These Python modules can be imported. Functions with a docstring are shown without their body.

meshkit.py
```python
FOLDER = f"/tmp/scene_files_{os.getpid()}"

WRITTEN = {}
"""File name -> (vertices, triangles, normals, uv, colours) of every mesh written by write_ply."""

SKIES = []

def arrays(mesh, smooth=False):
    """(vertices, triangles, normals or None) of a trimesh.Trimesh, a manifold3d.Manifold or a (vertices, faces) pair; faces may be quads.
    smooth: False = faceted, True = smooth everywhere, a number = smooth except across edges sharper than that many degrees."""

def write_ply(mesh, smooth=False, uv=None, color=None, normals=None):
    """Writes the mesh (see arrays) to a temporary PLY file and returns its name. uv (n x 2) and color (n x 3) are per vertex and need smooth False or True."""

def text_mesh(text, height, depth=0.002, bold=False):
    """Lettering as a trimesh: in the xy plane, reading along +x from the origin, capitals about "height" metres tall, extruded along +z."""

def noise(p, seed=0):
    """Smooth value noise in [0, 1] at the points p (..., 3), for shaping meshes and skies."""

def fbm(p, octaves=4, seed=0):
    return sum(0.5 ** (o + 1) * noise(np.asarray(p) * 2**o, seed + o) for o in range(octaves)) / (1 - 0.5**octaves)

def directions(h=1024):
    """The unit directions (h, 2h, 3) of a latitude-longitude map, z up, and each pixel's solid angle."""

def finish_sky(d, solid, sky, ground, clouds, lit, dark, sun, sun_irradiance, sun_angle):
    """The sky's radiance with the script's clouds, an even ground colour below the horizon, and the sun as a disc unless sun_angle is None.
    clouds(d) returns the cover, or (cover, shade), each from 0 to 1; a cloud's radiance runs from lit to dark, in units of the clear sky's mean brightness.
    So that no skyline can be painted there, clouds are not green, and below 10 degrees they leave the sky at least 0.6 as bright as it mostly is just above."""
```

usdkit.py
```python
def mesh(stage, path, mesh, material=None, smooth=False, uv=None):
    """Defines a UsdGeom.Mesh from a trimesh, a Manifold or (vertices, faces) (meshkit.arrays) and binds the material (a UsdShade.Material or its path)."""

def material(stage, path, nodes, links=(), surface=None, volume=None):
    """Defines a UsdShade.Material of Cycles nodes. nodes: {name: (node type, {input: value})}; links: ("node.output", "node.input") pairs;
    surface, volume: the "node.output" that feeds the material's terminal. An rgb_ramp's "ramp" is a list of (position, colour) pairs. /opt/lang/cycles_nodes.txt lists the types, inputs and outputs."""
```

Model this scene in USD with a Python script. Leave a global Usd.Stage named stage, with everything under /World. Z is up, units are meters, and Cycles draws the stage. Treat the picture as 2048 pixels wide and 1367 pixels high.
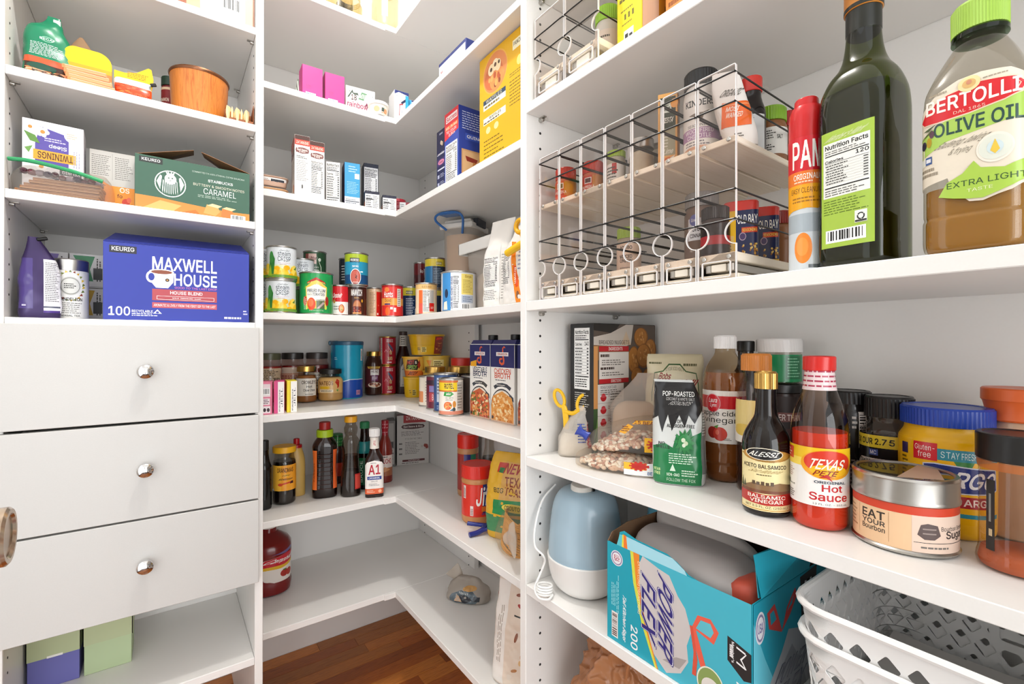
import math, random, numpy as np, trimesh, usdkit, meshkit
from pxr import Usd, UsdGeom, UsdLux, UsdShade, Gf, Sdf, Vt
from scipy.interpolate import PchipInterpolator
stage = Usd.Stage.CreateInMemory()
UsdGeom.SetStageUpAxis(stage, UsdGeom.Tokens.z); UsdGeom.SetStageMetersPerUnit(stage, 1.0)
UsdGeom.Xform.Define(stage, '/World'); UsdGeom.Scope.Define(stage, '/World/Looks')
PI = math.pi
# ---------------------------------------------------------------- camera, lights, exposure
CAMZ = 1.177
cam = UsdGeom.Camera.Define(stage, '/World/camera')
cam.CreateHorizontalApertureAttr(36.0); cam.CreateVerticalApertureAttr(36.0*1367/2048)
cam.CreateFocalLengthAttr(940.26*36/2048); cam.CreateClippingRangeAttr(Gf.Vec2f(.01, 100))
cam.CreateExposureAttr(0.0)
YAW, PITCH, ROLL = .633, .0029, .0004
cam.AddTransformOp().Set(Gf.Matrix4d().SetRotate(Gf.Rotation(Gf.Vec3d(0,0,1), math.degrees(ROLL)))
    * Gf.Matrix4d().SetRotate(Gf.Rotation(Gf.Vec3d(1,0,0), 90+math.degrees(PITCH)))
    * Gf.Matrix4d().SetRotate(Gf.Rotation(Gf.Vec3d(0,0,1), -math.degrees(YAW)))
    * Gf.Matrix4d().SetTranslate(Gf.Vec3d(0,0,CAMZ)))
LX, LY, LZ = .235, .87, 2.62          # the pantry's ceiling lamp
lamp = UsdLux.SphereLight.Define(stage, '/World/lamp_bulb')
lamp.CreateRadiusAttr(.032); lamp.CreateIntensityAttr(720.0); lamp.CreateColorAttr(Gf.Vec3f(1,.975,.94))
lamp.AddTranslateOp().Set(Gf.Vec3d(LX, LY, LZ))
sky = UsdLux.DomeLight.Define(stage, '/World/sky')   # unseen source: even light from behind the doorway, lifts the shelf interiors
sky.CreateIntensityAttr(.52); sky.CreateColorAttr(Gf.Vec3f(.98,.985,1.0))
unseen_rear = UsdLux.RectLight.Define(stage, '/World/kitchen_window')   # out of view behind the camera, placed to light the shelf backs
unseen_rear.CreateWidthAttr(2.4); unseen_rear.CreateHeightAttr(1.7); unseen_rear.CreateIntensityAttr(3.9); unseen_rear.CreateColorAttr(Gf.Vec3f(.97,.985,1.0))
unseen_rear.AddTransformOp().Set(Gf.Matrix4d().SetRotate(Gf.Rotation(Gf.Vec3d(1,0,0), 90)) * Gf.Matrix4d().SetRotate(Gf.Rotation(Gf.Vec3d(0,0,1), -8)) * Gf.Matrix4d().SetTranslate(Gf.Vec3d(-.35, -2.7, 1.35)))
# ---------------------------------------------------------------- materials
def lin(c):
    if not isinstance(c, str): return tuple(c)
    v = [int(c[i:i+2], 16)/255 for i in (0, 2, 4)]
    return tuple(x/12.92 if x <= .04045 else ((x+.055)/1.055)**2.4 for x in v)
_m = {}
def mat(col, rough=.45, metal=0., key='', **k):
    n = 'm_%s_%d_%d%s' % (col if isinstance(col, str) else '_'.join('%d' % (x*999) for x in col), rough*100, metal*10, key)
    if n not in _m:
        _m[n] = usdkit.material(stage, '/World/Looks/'+n, {'p': ('principled_bsdf', dict(base_color=lin(col), roughness=rough, metallic=metal, **k))}, [], surface='p.BSDF')
    return _m[n]
def glass(tint, rough=.03, ior=1.45, key=''):
    n = 'glass_%s_%d%s' % (tint, rough*100, key)
    if n not in _m:
        _m[n] = usdkit.material(stage, '/World/Looks/'+n, {'t': ('transparent_bsdf', dict(color=lin(tint))), 'g': ('glossy_bsdf', dict(color=(1,1,1), roughness=rough)),
            'f': ('fresnel', dict(IOR=ior)), 'ge': ('geometry', {}), 'iv': ('math', dict(math_type='subtract', value1=1.)), 'mu': ('math', dict(math_type='multiply')), 'm': ('mix_closure', {})},
            [('ge.backfacing','iv.value2'), ('iv.value','mu.value1'), ('f.fac','mu.value2'), ('mu.value','m.fac'), ('t.BSDF','m.closure1'), ('g.BSDF','m.closure2')], surface='m.closure')
    return _m[n]
def film(tint, white, fac, key=''):      # cloudy plastic film
    n = 'film_%s_%s_%d' % (tint, white, fac*100)
    if n not in _m:
        _m[n] = usdkit.material(stage, '/World/Looks/'+n, {'t': ('transparent_bsdf', dict(color=lin(tint))), 'd': ('principled_bsdf', dict(base_color=lin(white), roughness=.25)),
            'm': ('mix_closure', dict(fac=fac))}, [('t.BSDF','m.closure1'), ('d.BSDF','m.closure2')], surface='m.closure')
    return _m[n]
def printmat(name, rough):
    return usdkit.material(stage, '/World/Looks/'+name, {'a': ('attribute', dict(attribute='Col')), 'p': ('principled_bsdf', dict(roughness=rough))}, [('a.color','p.base_color')], surface='p.BSDF')
PRINT = printmat('print_paper', .5); PRINTG = printmat('print_gloss', .22)
WHITE = usdkit.material(stage, '/World/Looks/melamine', {'g': ('geometry', {}), 'n': ('noise_texture', dict(scale=420., detail=2.)),
    'r': ('rgb_ramp', {'ramp': [(0, (.85,.832,.80)), (1, (.88,.865,.835))]}), 'p': ('principled_bsdf', dict(roughness=.38))},
    [('g.position','n.vector'), ('n.fac','r.fac'), ('r.color','p.base_color')], surface='p.BSDF')
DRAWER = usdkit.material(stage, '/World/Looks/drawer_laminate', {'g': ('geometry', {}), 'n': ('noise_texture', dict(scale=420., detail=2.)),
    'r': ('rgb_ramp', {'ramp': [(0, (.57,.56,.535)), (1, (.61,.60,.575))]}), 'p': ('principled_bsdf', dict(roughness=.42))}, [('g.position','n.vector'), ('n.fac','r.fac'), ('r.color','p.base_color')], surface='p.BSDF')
PAINT = usdkit.material(stage, '/World/Looks/wall_paint', {'g': ('geometry', {}), 'n': ('noise_texture', dict(scale=300., detail=3.)), 'b': ('bump', dict(strength=.08, distance=.001)),
    'p': ('principled_bsdf', dict(base_color=(.84,.825,.80), roughness=.6))}, [('g.position','n.vector'), ('n.fac','b.height'), ('b.normal','p.normal')], surface='p.BSDF')
CHROME = mat('d8d8d8', .08, 1.); STEEL = mat('b9b6b0', .28, 1.); NICKEL = mat('c9bba9', .24, 1.); BLACKM = mat('151515', .35)
TIN = mat('c9c7c2', .3, 1.); GOLD = mat('d0a75c', .28, 1.); KRAFT = mat('9c744f', .8); CLEAR = glass('f4f4f2'); ACRYL = glass('f3efed', .04, 1.49)
def wood(name, c0, c1, axis=0, sc=6., lo=.72, hi=1.25):
    s = [26., 26., 26.]; s[axis] = 1.6
    return usdkit.material(stage, '/World/Looks/'+name, {'c': ('texture_coordinate', {}), 'o': ('object_info', {}), 'm': ('mapping', dict(scale=s)), 'ad': ('vector_math', dict(math_type='add')), 'cv': ('combine_xyz', {}),
        'mu': ('math', dict(math_type='multiply', value2=37.)), 'n': ('noise_texture', dict(scale=sc, detail=6., roughness=.6, distortion=1.2)), 'r': ('rgb_ramp', {'ramp': [(.25, lin(c0)), (.5, lin(c1)), (.75, lin(c0))]}),
        'h': ('hsv', {}), 'mr': ('map_range', dict(from_min=0., from_max=1., to_min=lo, to_max=hi)), 'p': ('principled_bsdf', dict(roughness=.3))},
        [('o.random','mu.value1'), ('mu.value','cv.x'), ('mu.value','cv.y'), ('c.object','ad.vector1'), ('cv.vector','ad.vector2'), ('ad.vector','m.vector'), ('m.vector','n.vector'), ('n.fac','r.fac'),
         ('r.color','h.color'), ('o.random','mr.value'), ('mr.result','h.value'), ('h.color','p.base_color')], surface='p.BSDF')
# ---------------------------------------------------------------- prims
_used = {}
def numbered(parent, name):
    k = (parent, name); i = _used.get(k, 0); _used[k] = i+1
    return '%s/%s' % (parent, name if i == 0 else '%s_%03d' % (name, i))
def data(p, **k):
    for a, b in k.items():
        if b: p.SetCustomDataByKey(a, b)
def thing(name, label, cat, loc=(0,0,0), rz=0, group=None, rx=0, ry=0):
    path = numbered('/World', name); x = UsdGeom.Xform.Define(stage, path)
    x.AddTranslateOp().Set(Gf.Vec3d(loc[0], loc[1], loc[2]+(.0004 if any(loc) else 0))); x.AddRotateXYZOp().Set(Gf.Vec3f(rx, ry, rz))
    data(x.GetPrim(), label=label, category=cat, group=group); return path
def part(parent, name, mesh, m, smooth=35, label=None, kind=None):
    path = numbered(parent, name); p = usdkit.mesh(stage, path, mesh, m, smooth=smooth).GetPrim(); data(p, label=label, kind=kind); return path
def struct(name, mesh, m, smooth=False, parent='/World', label=None):
    path = numbered(parent, name); p = usdkit.mesh(stage, path, mesh, m, smooth=smooth).GetPrim(); data(p, label=label)
    if parent == '/World': data(p, kind='structure')
    return path
# ---------------------------------------------------------------- shapes
def box(x0, x1, y0, y1, z0, z1, c=.0008):     # box with chamfered edges
    c = min(c, (x1-x0)*.45, (y1-y0)*.45, (z1-z0)*.45)
    if c <= 0: return trimesh.creation.box(bounds=[[x0,y0,z0],[x1,y1,z1]])
    P = []
    for X, sx in ((x0,1),(x1,-1)):
        for Y, sy in ((y0,1),(y1,-1)):
            for Z, sz in ((z0,1),(z1,-1)):
                P += [(X, Y+c*sy, Z+c*sz), (X+c*sx, Y, Z+c*sz), (X+c*sx, Y+c*sy, Z)]
    return trimesh.convex.convex_hull(np.array(P))
def cbox(w, d, h, c=.0008, z=0): return box(-w/2, w/2, -d/2, d/2, z, z+h, c)
def cat_(*m): return trimesh.util.concatenate([trimesh.Trimesh(a.vertices, a.faces, process=False) for a in m])
def moved(m, t=(0,0,0), rz=0, rx=0, ry=0):
    m = m.copy(); T = trimesh.transformations
    m.apply_transform(T.translation_matrix(t) @ T.rotation_matrix(math.radians(rz), [0,0,1]) @ T.rotation_matrix(math.radians(ry), [0,1,0]) @ T.rotation_matrix(math.radians(rx), [1,0,0])); return m
def smoothed(L, k=4, cols=None):               # rows -> pchip-smoothed rows
    L = np.array([(list(r)+[1, 0, 0][len(r)-3:])[:6] if len(r) < 6 else list(r) for r in L], float); t = np.arange(len(L)); tt = np.linspace(0, len(L)-1, (len(L)-1)*k+1)
    return np.stack([PchipInterpolator(t, L[:, j])(tt) for j in range(6)], 1)
def spow(x, e): return np.sign(x)*np.abs(x)**e
class SW:                                       # body swept up through rows (z, width, depth, squareness, dx, dy); e = 1 round, .4 boxy
    def __init__(s, L, smooth=0, noise=0, freq=30, seed=0):
        s.L = smoothed(L, smooth) if smooth else np.array([(list(r)+[1, 0, 0][len(r)-3:])[:6] if len(r) < 6 else list(r) for r in L], float)
        s.noise, s.freq, s.seed = noise, freq, seed
    def pts(s, row, th, off=0):
        z, w, d, e, ox, oy = [row[..., i] for i in range(6)]
        x = (w/2+off)*spow(np.sin(th), e)+ox; y = -(d/2+off)*spow(np.cos(th), e)+oy
        P = np.stack([x, y, z+0*x], -1)
        if s.noise:
            f = (meshkit.fbm(P*s.freq+s.seed*7.3, 3, s.seed)-.5)*2*s.noise
            f = f*np.minimum(1, (z-s.L[0, 0])/.012)
            P[..., 0] += f*np.sin(th); P[..., 1] -= f*np.cos(th)
        return P
    def mesh(s, n=48, caps=(1, 1)):
        th = np.linspace(0, 2*PI, n, endpoint=False); m = len(s.L)
        V = s.pts(s.L[:, None, :], th[None, :]).reshape(-1, 3)
        i = np.arange(m-1)[:, None]*n; j = np.arange(n)[None, :]; k = (j+1) % n
        F = np.stack([i+j, i+k, i+n+k, i+n+j], -1).reshape(-1, 4); F = np.vstack([F[:, [0,1,2]], F[:, [0,2,3]]])
        if caps[0]: V = np.vstack([V, V[:n].mean(0)]); F = np.vstack([F, np.stack([k[0], j[0], 0*j[0]+len(V)-1], -1)])
        if caps[1]: V = np.vstack([V, V[(m-1)*n:m*n].mean(0)]); F = np.vstack([F, np.stack([(m-1)*n+j[0], (m-1)*n+k[0], 0*j[0]+len(V)-1], -1)])
        return trimesh.Trimesh(V, F, process=False)
    def row(s, z):
        return np.stack([np.interp(z, s.L[:, 0], s.L[:, i]) for i in range(6)], -1)
    def surf(s, z0, z1, a0, a1):                # label zone: angles in degrees, 0 = front, + = right
        a0, a1 = math.radians(a0), math.radians(a1); r = s.row(np.array([(z0+z1)/2]))[0]
        f = lambda u, v, off: s.pts(s.row(z0+(z1-z0)*v), a0+(a1-a0)*u, off+.0003)
        return f, (r[1]+r[2])/4*abs(a1-a0), z1-z0, .0036
    def front(s, z0, z1, x0, x1, back=False):   # label zone projected flat onto the front
        def f(u, v, off):
            R = s.row(z0+(z1-z0)*v); x = x0+(x1-x0)*u; q = np.clip(np.abs(x-R[..., 4])/(R[..., 1]/2+1e-9), 0, .999)
            th = np.arcsin(q**(1/R[..., 3]))*np.sign(x-R[..., 4])
            if back: th = PI-th
            return s.pts(R, th, off+.0006)
        return f, abs(x1-x0), z1-z0, .004
def lathe(P, n=40): return SW([(z, 2*r, 2*r, 1, 0, 0) for r, z in P]).mesh(n)
def cyl(r, h, z=0, n=28, c=.001): return lathe([(r-c, z), (r, z+c), (r, z+h-c), (r-c, z+h)], n)
def tube(P, r, n=8, closed=False):
    P = np.array(P, float); m = len(P); D = np.gradient(P, axis=0)
    if closed: D = np.roll(P, -1, 0)-np.roll(P, 1, 0)
    D /= np.linalg.norm(D, axis=1)[:, None]+1e-12; V = []; u = np.cross(D[0], [0, 0, 1.])
    if np.linalg.norm(u) < .1: u = np.cross(D[0], [0, 1., 0])
    th = np.linspace(0, 2*PI, n, endpoint=False)
    for p, d in zip(P, D):
        u = u-d*(u@d); u /= np.linalg.norm(u)+1e-12; w = np.cross(d, u); V.append(p+r*(np.cos(th)[:, None]*u+np.sin(th)[:, None]*w))
    V = np.vstack(V); F = []; q = m if closed else m-1
    for i in range(q):
        for j in range(n):
            a, b, c, e = i*n+j, i*n+(j+1) % n, ((i+1) % m)*n+(j+1) % n, ((i+1) % m)*n+j; F += [(a, b, c), (a, c, e)]
    if not closed: F += [(0, j+1, j) for j in range(1, n-1)]+[((m-1)*n, (m-1)*n+j, (m-1)*n+j+1) for j in range(1, n-1)]
    m_ = trimesh.Trimesh(V, F, process=False); m_.fix_normals() if m < 60 else None; return m_
def arc(P, k=6): # rounded polyline through points by Catmull-Rom
    P = np.array(P, float); Q = np.vstack([2*P[0]-P[1], P, 2*P[-1]-P[-2]]); out = []
    for i in range(1, len(Q)-2):
        for t in np.arange(k)/k:
            a, b, c, d = Q[i-1:i+3]; out.append(.5*(2*b+(c-a)*t+(2*a-5*b+4*c-d)*t*t+(3*b-a-3*c+d)*t**3))
    return np.array(out+[P[-1]])
def plate(poly, z0, z1):                        # extruded shapely polygon
    return moved(cat_(*[trimesh.creation.extrude_polygon(g, z1-z0, engine='earcut') for g in getattr(poly, 'geoms', [poly])]), (0, 0, z0))
# ---------------------------------------------------------------- prints: flat coloured artwork laid on a surface
def R(u0, v0, u1, v1, c): return ('p', [(u0,v0),(u1,v0),(u1,v1),(u0,v1)], c)
def E(u, v, ru, rv, c, n=24, a0=0, a1=360): return ('p', [(u+ru*math.cos(math.radians(a0+(a1-a0)*t/n)), v+rv*math.sin(math.radians(a0+(a1-a0)*t/n))) for t in range(n if a1-a0 >= 360 else n+1)], c)
def P(pts, c): return ('p', pts, c)
def T(s, u0, v0, u1, v1, c, rot=0, sh=0, arc=0, b=1): return ('t', s, u0, v0, u1, v1, c, rot, sh, arc, b)
def LN(u0, v0, u1, v1, n, c, f=.5, seed=1, rot=0):   # lines of small print too fine to read
    r = random.Random(seed); o = []
    for i in range(n):
        q0 = i/n+(1-f)/n/2; q1 = q0+f/n; x = 0.; e = r.uniform(.7, 1)
        while x < e:
            w = r.uniform(.05, .16); a, b_ = x, min(x+w, e); x += w+.025
            if rot: o.append(R(u0+(u1-u0)*q0, v0+(v1-v0)*a, u0+(u1-u0)*q1, v0+(v1-v0)*b_, c))
            else: o.append(R(u0+(u1-u0)*a, v1-(v1-v0)*q1, u0+(u1-u0)*b_, v1-(v1-v0)*q0, c))
    return ('g', o)
def BC(u0, v0, u1, v1, bg='ffffff', c='1a1a1a', rot=0, seed=3):
    r = random.Random(seed); o = [R(u0, v0, u1, v1, bg)]; x = .06
    while x < .92:
        w = r.choice([.015, .03, .045])
        o.append(R(u0+(u1-u0)*x, v0+(v1-v0)*.18, u0+(u1-u0)*(x+w), v0+(v1-v0)*.9, c) if not rot else R(u0+(u1-u0)*.1, v0+(v1-v0)*x, u0+(u1-u0)*.85, v0+(v1-v0)*(x+w), c)); x += w+r.choice([.02, .03, .05])
    return ('g', o)
def NF(u0, v0, u1, v1, bg='f7f6f2', c='222222', cal=None, seed=5):   # nutrition table
    U = lambda a: u0+(u1-u0)*a; V_ = lambda a: v0+(v1-v0)*a
    o = [R(u0, v0, u1, v1, bg), T('Nutrition Facts', U(.06), V_(.9), U(.94), V_(.965), c), R(U(.06), V_(.8), U(.94), V_(.815), c)] + LN(U(.06), V_(.82), U(.9), V_(.89), 2, c, .4, seed)[1]
    if cal: o += [T('Calories', U(.06), V_(.71), U(.5), V_(.76), c), T(cal, U(.68), V_(.71), U(.94), V_(.78), c)]
    else: o += LN(U(.06), V_(.7), U(.94), V_(.79), 2, c, .5, seed+1)[1]
    for k in range(9): q = .64-k*.05; o += [R(U(.06), V_(q), U(.94), V_(q+.004), c)]+LN(U(.06), V_(q+.01), U(.6), V_(q+.042), 1, c, .55, seed+k)[1]+[R(U(.82), V_(q+.015), U(.93), V_(q+.035), c)]
    o += [R(U(.06), V_(.2), U(.94), V_(.218), c)]+LN(U(.06), V_(.03), U(.94), V_(.18), 4, c, .45, seed)[1]
    return ('g', o)
def BL(u0, v0, u1, v1, n, cols, s, seed=1, asp=1.):    # heap of blobs: food pictures
    r = random.Random(seed); o = []
    for k in range(n):
        q = s*r.uniform(.7, 1.25); o.append(E(r.uniform(u0, u1), r.uniform(v0, v1), q, q*asp*r.uniform(.7, 1.1), r.choice(cols), 10))
    return ('g', o)
_tx = {}
def text_tris(s, b):
    if (s, b) not in _tx:
        m = meshkit.text_mesh(s, 1.0, .1, bold=bool(b)); f = m.faces[m.face_normals[:, 2] > .9]; v = m.vertices[:, :2]
        ids, inv = np.unique(f, return_inverse=True); v = v[ids]; v = (v-v.min(0))/(v.max(0)-v.min(0)); _tx[(s, b)] = (v, inv.reshape(-1, 3))
    return _tx[(s, b)]
def flat(items):
    for it in items:
        if it[0] == 'g': yield from flat(it[1])
        elif it[0] == 'p':
            from shapely.geometry import Polygon
            q = np.array(it[1])
            if len(q) == 4: yield q, np.array([[0,1,2],[0,2,3]]), it[2]
            else:
                pg = Polygon(q)
                if not pg.is_valid: pg = pg.buffer(0)
                for g in getattr(pg, 'geoms', [pg]):
                    v, f = trimesh.creation.triangulate_polygon(g, engine='earcut'); yield v, f, it[2]
        else:
            _, s, u0, v0, u1, v1, c, rot, sh, ar, b = it; v, f = text_tris(s, b); a, q = v[:, 0], v[:, 1]
            q = q-ar*(2*a-1)**2; a = a+sh*(q-.5)
            if rot == 90: a, q = 1-q, a
            elif rot == 180: a, q = 1-a, 1-q
            elif rot == 270: a, q = q, 1-a
            yield np.stack([u0+(u1-u0)*a, v0+(v1-v0)*q], 1), f, c
def artwork(parent, name, zone, items, m=None, label=None, bg=None):
    f, W, H, edge = zone; VV, FF, CC, n = [], [], [], 0; BB = np.zeros((0, 4)); LV = np.zeros(0)
    if bg: items = [R(0, 0, 1, 1, bg)]+list(items)
    for k, (v, t, c) in enumerate(flat(items)):
        v3 = np.column_stack([v*[W, H], np.zeros(len(v))])
        if edge: v3, t = trimesh.remesh.subdivide_to_size(v3, t, edge, max_iter=12)
        a = v3[:, 0]/W; b = v3[:, 1]/H
        e1 = v3[t[:, 1]]-v3[t[:, 0]]; e2 = v3[t[:, 2]]-v3[t[:, 0]]; neg = (e1[:, 0]*e2[:, 1]-e1[:, 1]*e2[:, 0]) < 0; t = t.copy(); t[neg] = t[neg][:, ::-1]
        x0, y0, x1, y1 = a.min(), b.min(), a.max(), b.max()   # artwork lies as many ink layers up as it overlaps
        hit = (BB[:, 0] < x1) & (BB[:, 2] > x0) & (BB[:, 1] < y1) & (BB[:, 3] > y0); lv = LV[hit].max()+1 if hit.any() else 0
        BB = np.vstack([BB, [x0, y0, x1, y1]]); LV = np.append(LV, lv)
        p = f(a, b, (.00013 if edge else .00006)*lv); VV.append(p); FF.append(t+n); n += len(p); CC.append(np.tile(lin(c), (len(p), 1)))
    if not VV: return
    V, F, C = np.vstack(VV), np.vstack(FF), np.vstack(CC)
    path = numbered(parent, name); me = usdkit.mesh(stage, path, (V, F), m or PRINT, smooth=True if edge else False)
    UsdGeom.PrimvarsAPI(me).CreatePrimvar('Col', Sdf.ValueTypeNames.Color3fArray, 'vertex').Set(Vt.Vec3fArray.FromNumpy(C.astype(np.float32)))
    data(me.GetPrim(), label=label); return path
def face(w, d, h, side, z=0):
    o = .0010
    g = {'f': lambda u, v, k: np.stack([(u-.5)*w, 0*u-d/2-o-k, z+v*h], -1), 'k': lambda u, v, k: np.stack([(.5-u)*w, 0*u+d/2+o+k, z+v*h], -1),
         'l': lambda u, v, k: np.stack([0*u-w/2-o-k, d/2-u*d, z+v*h], -1), 'r': lambda u, v, k: np.stack([0*u+w/2+o+k, -d/2+u*d, z+v*h], -1),
         't': lambda u, v, k: np.stack([(u-.5)*w, -d/2+v*d, 0*u+z+h+o+k], -1)}[side]
    return g, (d if side in 'lr' else w), (d if side == 't' else h), 0
SIDE = dict(f='front_print', l='side_print', r='side_print', k='back_print', t='top_print')
def carton(name, label, cat, loc, rz, w, d, h, col, F={}, group=None, rough=.5, m=PRINT, open_top=False, seal='ffffff', **k):
    t = thing(name, label, cat, loc, rz, group, **k)
    part(t, 'body', cbox(w, d, h), mat(col, rough))
    for s, items in F.items(): artwork(t, SIDE[s], face(w-.001, d-.001, h-.001, s), items, m)
    return t
def canbody(r, h, n=44):
    a = r-.002
    return lathe([(a-.004, .003), (a-.0015, .0005), (a+.001, 0), (r, .0015), (r, .003), (a, .0045), (a, h-.0045), (r, h-.003), (r, h-.0012), (a+.001, h), (a-.001, h-.0005), (a-.0022, h-.003), (a-.006, h-.0035), (a-.010, h-.003)], n)
def can(name, label, loc, rz, r, h, col, items, group=None, cat='can', span=118, lidm=None, m=PRINTG, top=None):
    t = thing(name, label, cat, loc, rz, group)
    part(t, 'body', canbody(r, h), lidm or TIN)
    b = SW([(.0045, 2*r-.004, 2*r-.004), (h-.0045, 2*r-.004, 2*r-.004)])
    part(t, 'label', SW([(.005, 2*r-.0035, 2*r-.0035), (h-.005, 2*r-.0035, 2*r-.0035)]).mesh(44, (0, 0)), mat(col, .3))
    artwork(t, 'label_print', b.surf(.0055, h-.0055, -span, span), items, m)
    return t
def lid(t, r, h, z, m, name='lid', ribs=0, top=.9, n=40):
    if ribs:
        Q = []
        for i in range(ribs*2): q = 2*PI*i/ribs/2; rr = r if i % 2 else r-.0006; Q.append((rr*math.sin(q), rr*math.cos(q)))
        from shapely.geometry import Polygon
        b = cat_(plate(Polygon(Q), z, z+h*.9), lathe([(r-.0008, z+h*.9), (r-.002, z+h), (r*.8, z+h), (r*.79, z+h-.0008)], n))
    else: b = lathe([(r-.0008, z), (r, z+.0008), (r, z+h-.002), (r-.0006, z+h-.0006), (r-.002, z+h), (r*top-.002, z+h), (r*top-.003, z+h-.0008), (0.001, z+h-.0008)], n)
    return part(t, name, b, m)
# ---------------------------------------------------------------- shelf heights (top faces) and planes
TH = .0191
ZR = dict(R0=1.899, R1=1.6576, R2=1.2612, R3=.951, R4=.6949, R5=.37); ZA = dict(A_=2.27, A0=2.0096, A1=1.7529, A2=1.4966, A3=1.2311, A4=.3513)
ZS = dict(S0=2.2286, S1=1.9264, S2=1.6178, S3=1.2648, S4=.9697, S5=.6668, S6=.351)
R0,R1,R2,R3,R4,R5 = ZR.values(); A0,A1,A2,A3,A4 = [ZA[k] for k in ('A0','A1','A2','A3','A4')]; S0,S1,S2,S3,S4,S5,S6 = ZS.values()
XB, YF, YL, XR, YW, YP = .5802, 1.3979, 1.498, .6135, 1.942, .7438
CEIL = 2.74
# ---------------------------------------------------------------- room shell
fl = struct('floor', box(-1.0, 1.0, -.6, 2.0, -.03, -.004, 0), mat('3a1c0c', .6))
PL = [wood('plank_a', '7d4219', 'b5662b', 0), wood('plank_b', '8f4f20', 'c27a36', 0), wood('plank_c', '6a3514', '9a5424', 0)]
rng = random.Random(4); y = 1.94; i = 0
while y > .3:
    x = -.75-rng.uniform(0, .5); wd = .057
    while x < .95:
        L = rng.uniform(.35, .8); a, b = max(x, -.75), min(x+L, .95)
        if b-a > .02: part(fl, 'plank', moved(cbox(b-a-.0008, wd-.0008, .016, .0006, -.012), ((a+b)/2, y-wd/2, 0)), PL[rng.randrange(3)], smooth=False)
        x += L
    y -= wd; i += 1
struct('wall_back', box(-.9, 1.05, YW, YW+.1, 0, CEIL, 0), PAINT)
struct('wall_right', box(.945, 1.045, -.6, YW, 0, CEIL, 0), PAINT)
struct('wall_left', box(-1.0, -.9, 1.0, YW+.1, 0, CEIL, 0), PAINT)  # out of view, kept short so light from behind reaches the shelves
struct('ceiling', box(-1.0, 1.05, -.6, YW+.1, CEIL, CEIL+.05, 0), PAINT)
# ---------------------------------------------------------------- ceiling lamp fitting (above the frame)
t = thing('ceiling_lamp', 'small bare-bulb ceiling lamp fixed above the pantry shelves', 'lamp', (LX, LY, CEIL))
part(t, 'base', lathe([(.055, -.022), (.06, -.018), (.062, -.001), (.001, -.001)][::-1]), mat('e8e6e0', .4))
# ---------------------------------------------------------------- left cabinet with three drawers
X0, X1, YB = -.2709, .1873, 1.80
t = LC = thing('shelving_unit', 'white shelf cabinet with three drawers on the left wall', 'shelving unit')
part(t, 'side_panel', box(X0-TH, X0, YF, YW-.001, 0, 2.6, .001), WHITE)
part(t, 'side_panel', box(X1, X1+TH, YF, YW-.001, 0, 2.6, .001), WHITE)
part(t, 'back_panel', box(X0, X1, YB, YB+.006, A4, 2.6, 0), WHITE)
for k in ('A_','A0','A1','A2','A3','A4'): part(t, 'shelf', box(X0+.0004, X1-.0004, YF+.0006, YB-.0005, ZA[k]-TH, ZA[k], .001), WHITE)
KN = lathe([(.007, 0), (.0065, .008), (.008, .012), (.0155, .0155), (.0165, .019), (.0155, .0235), (.011, .0275), (.004, .029), (.0003, .0292)], 36)
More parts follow.
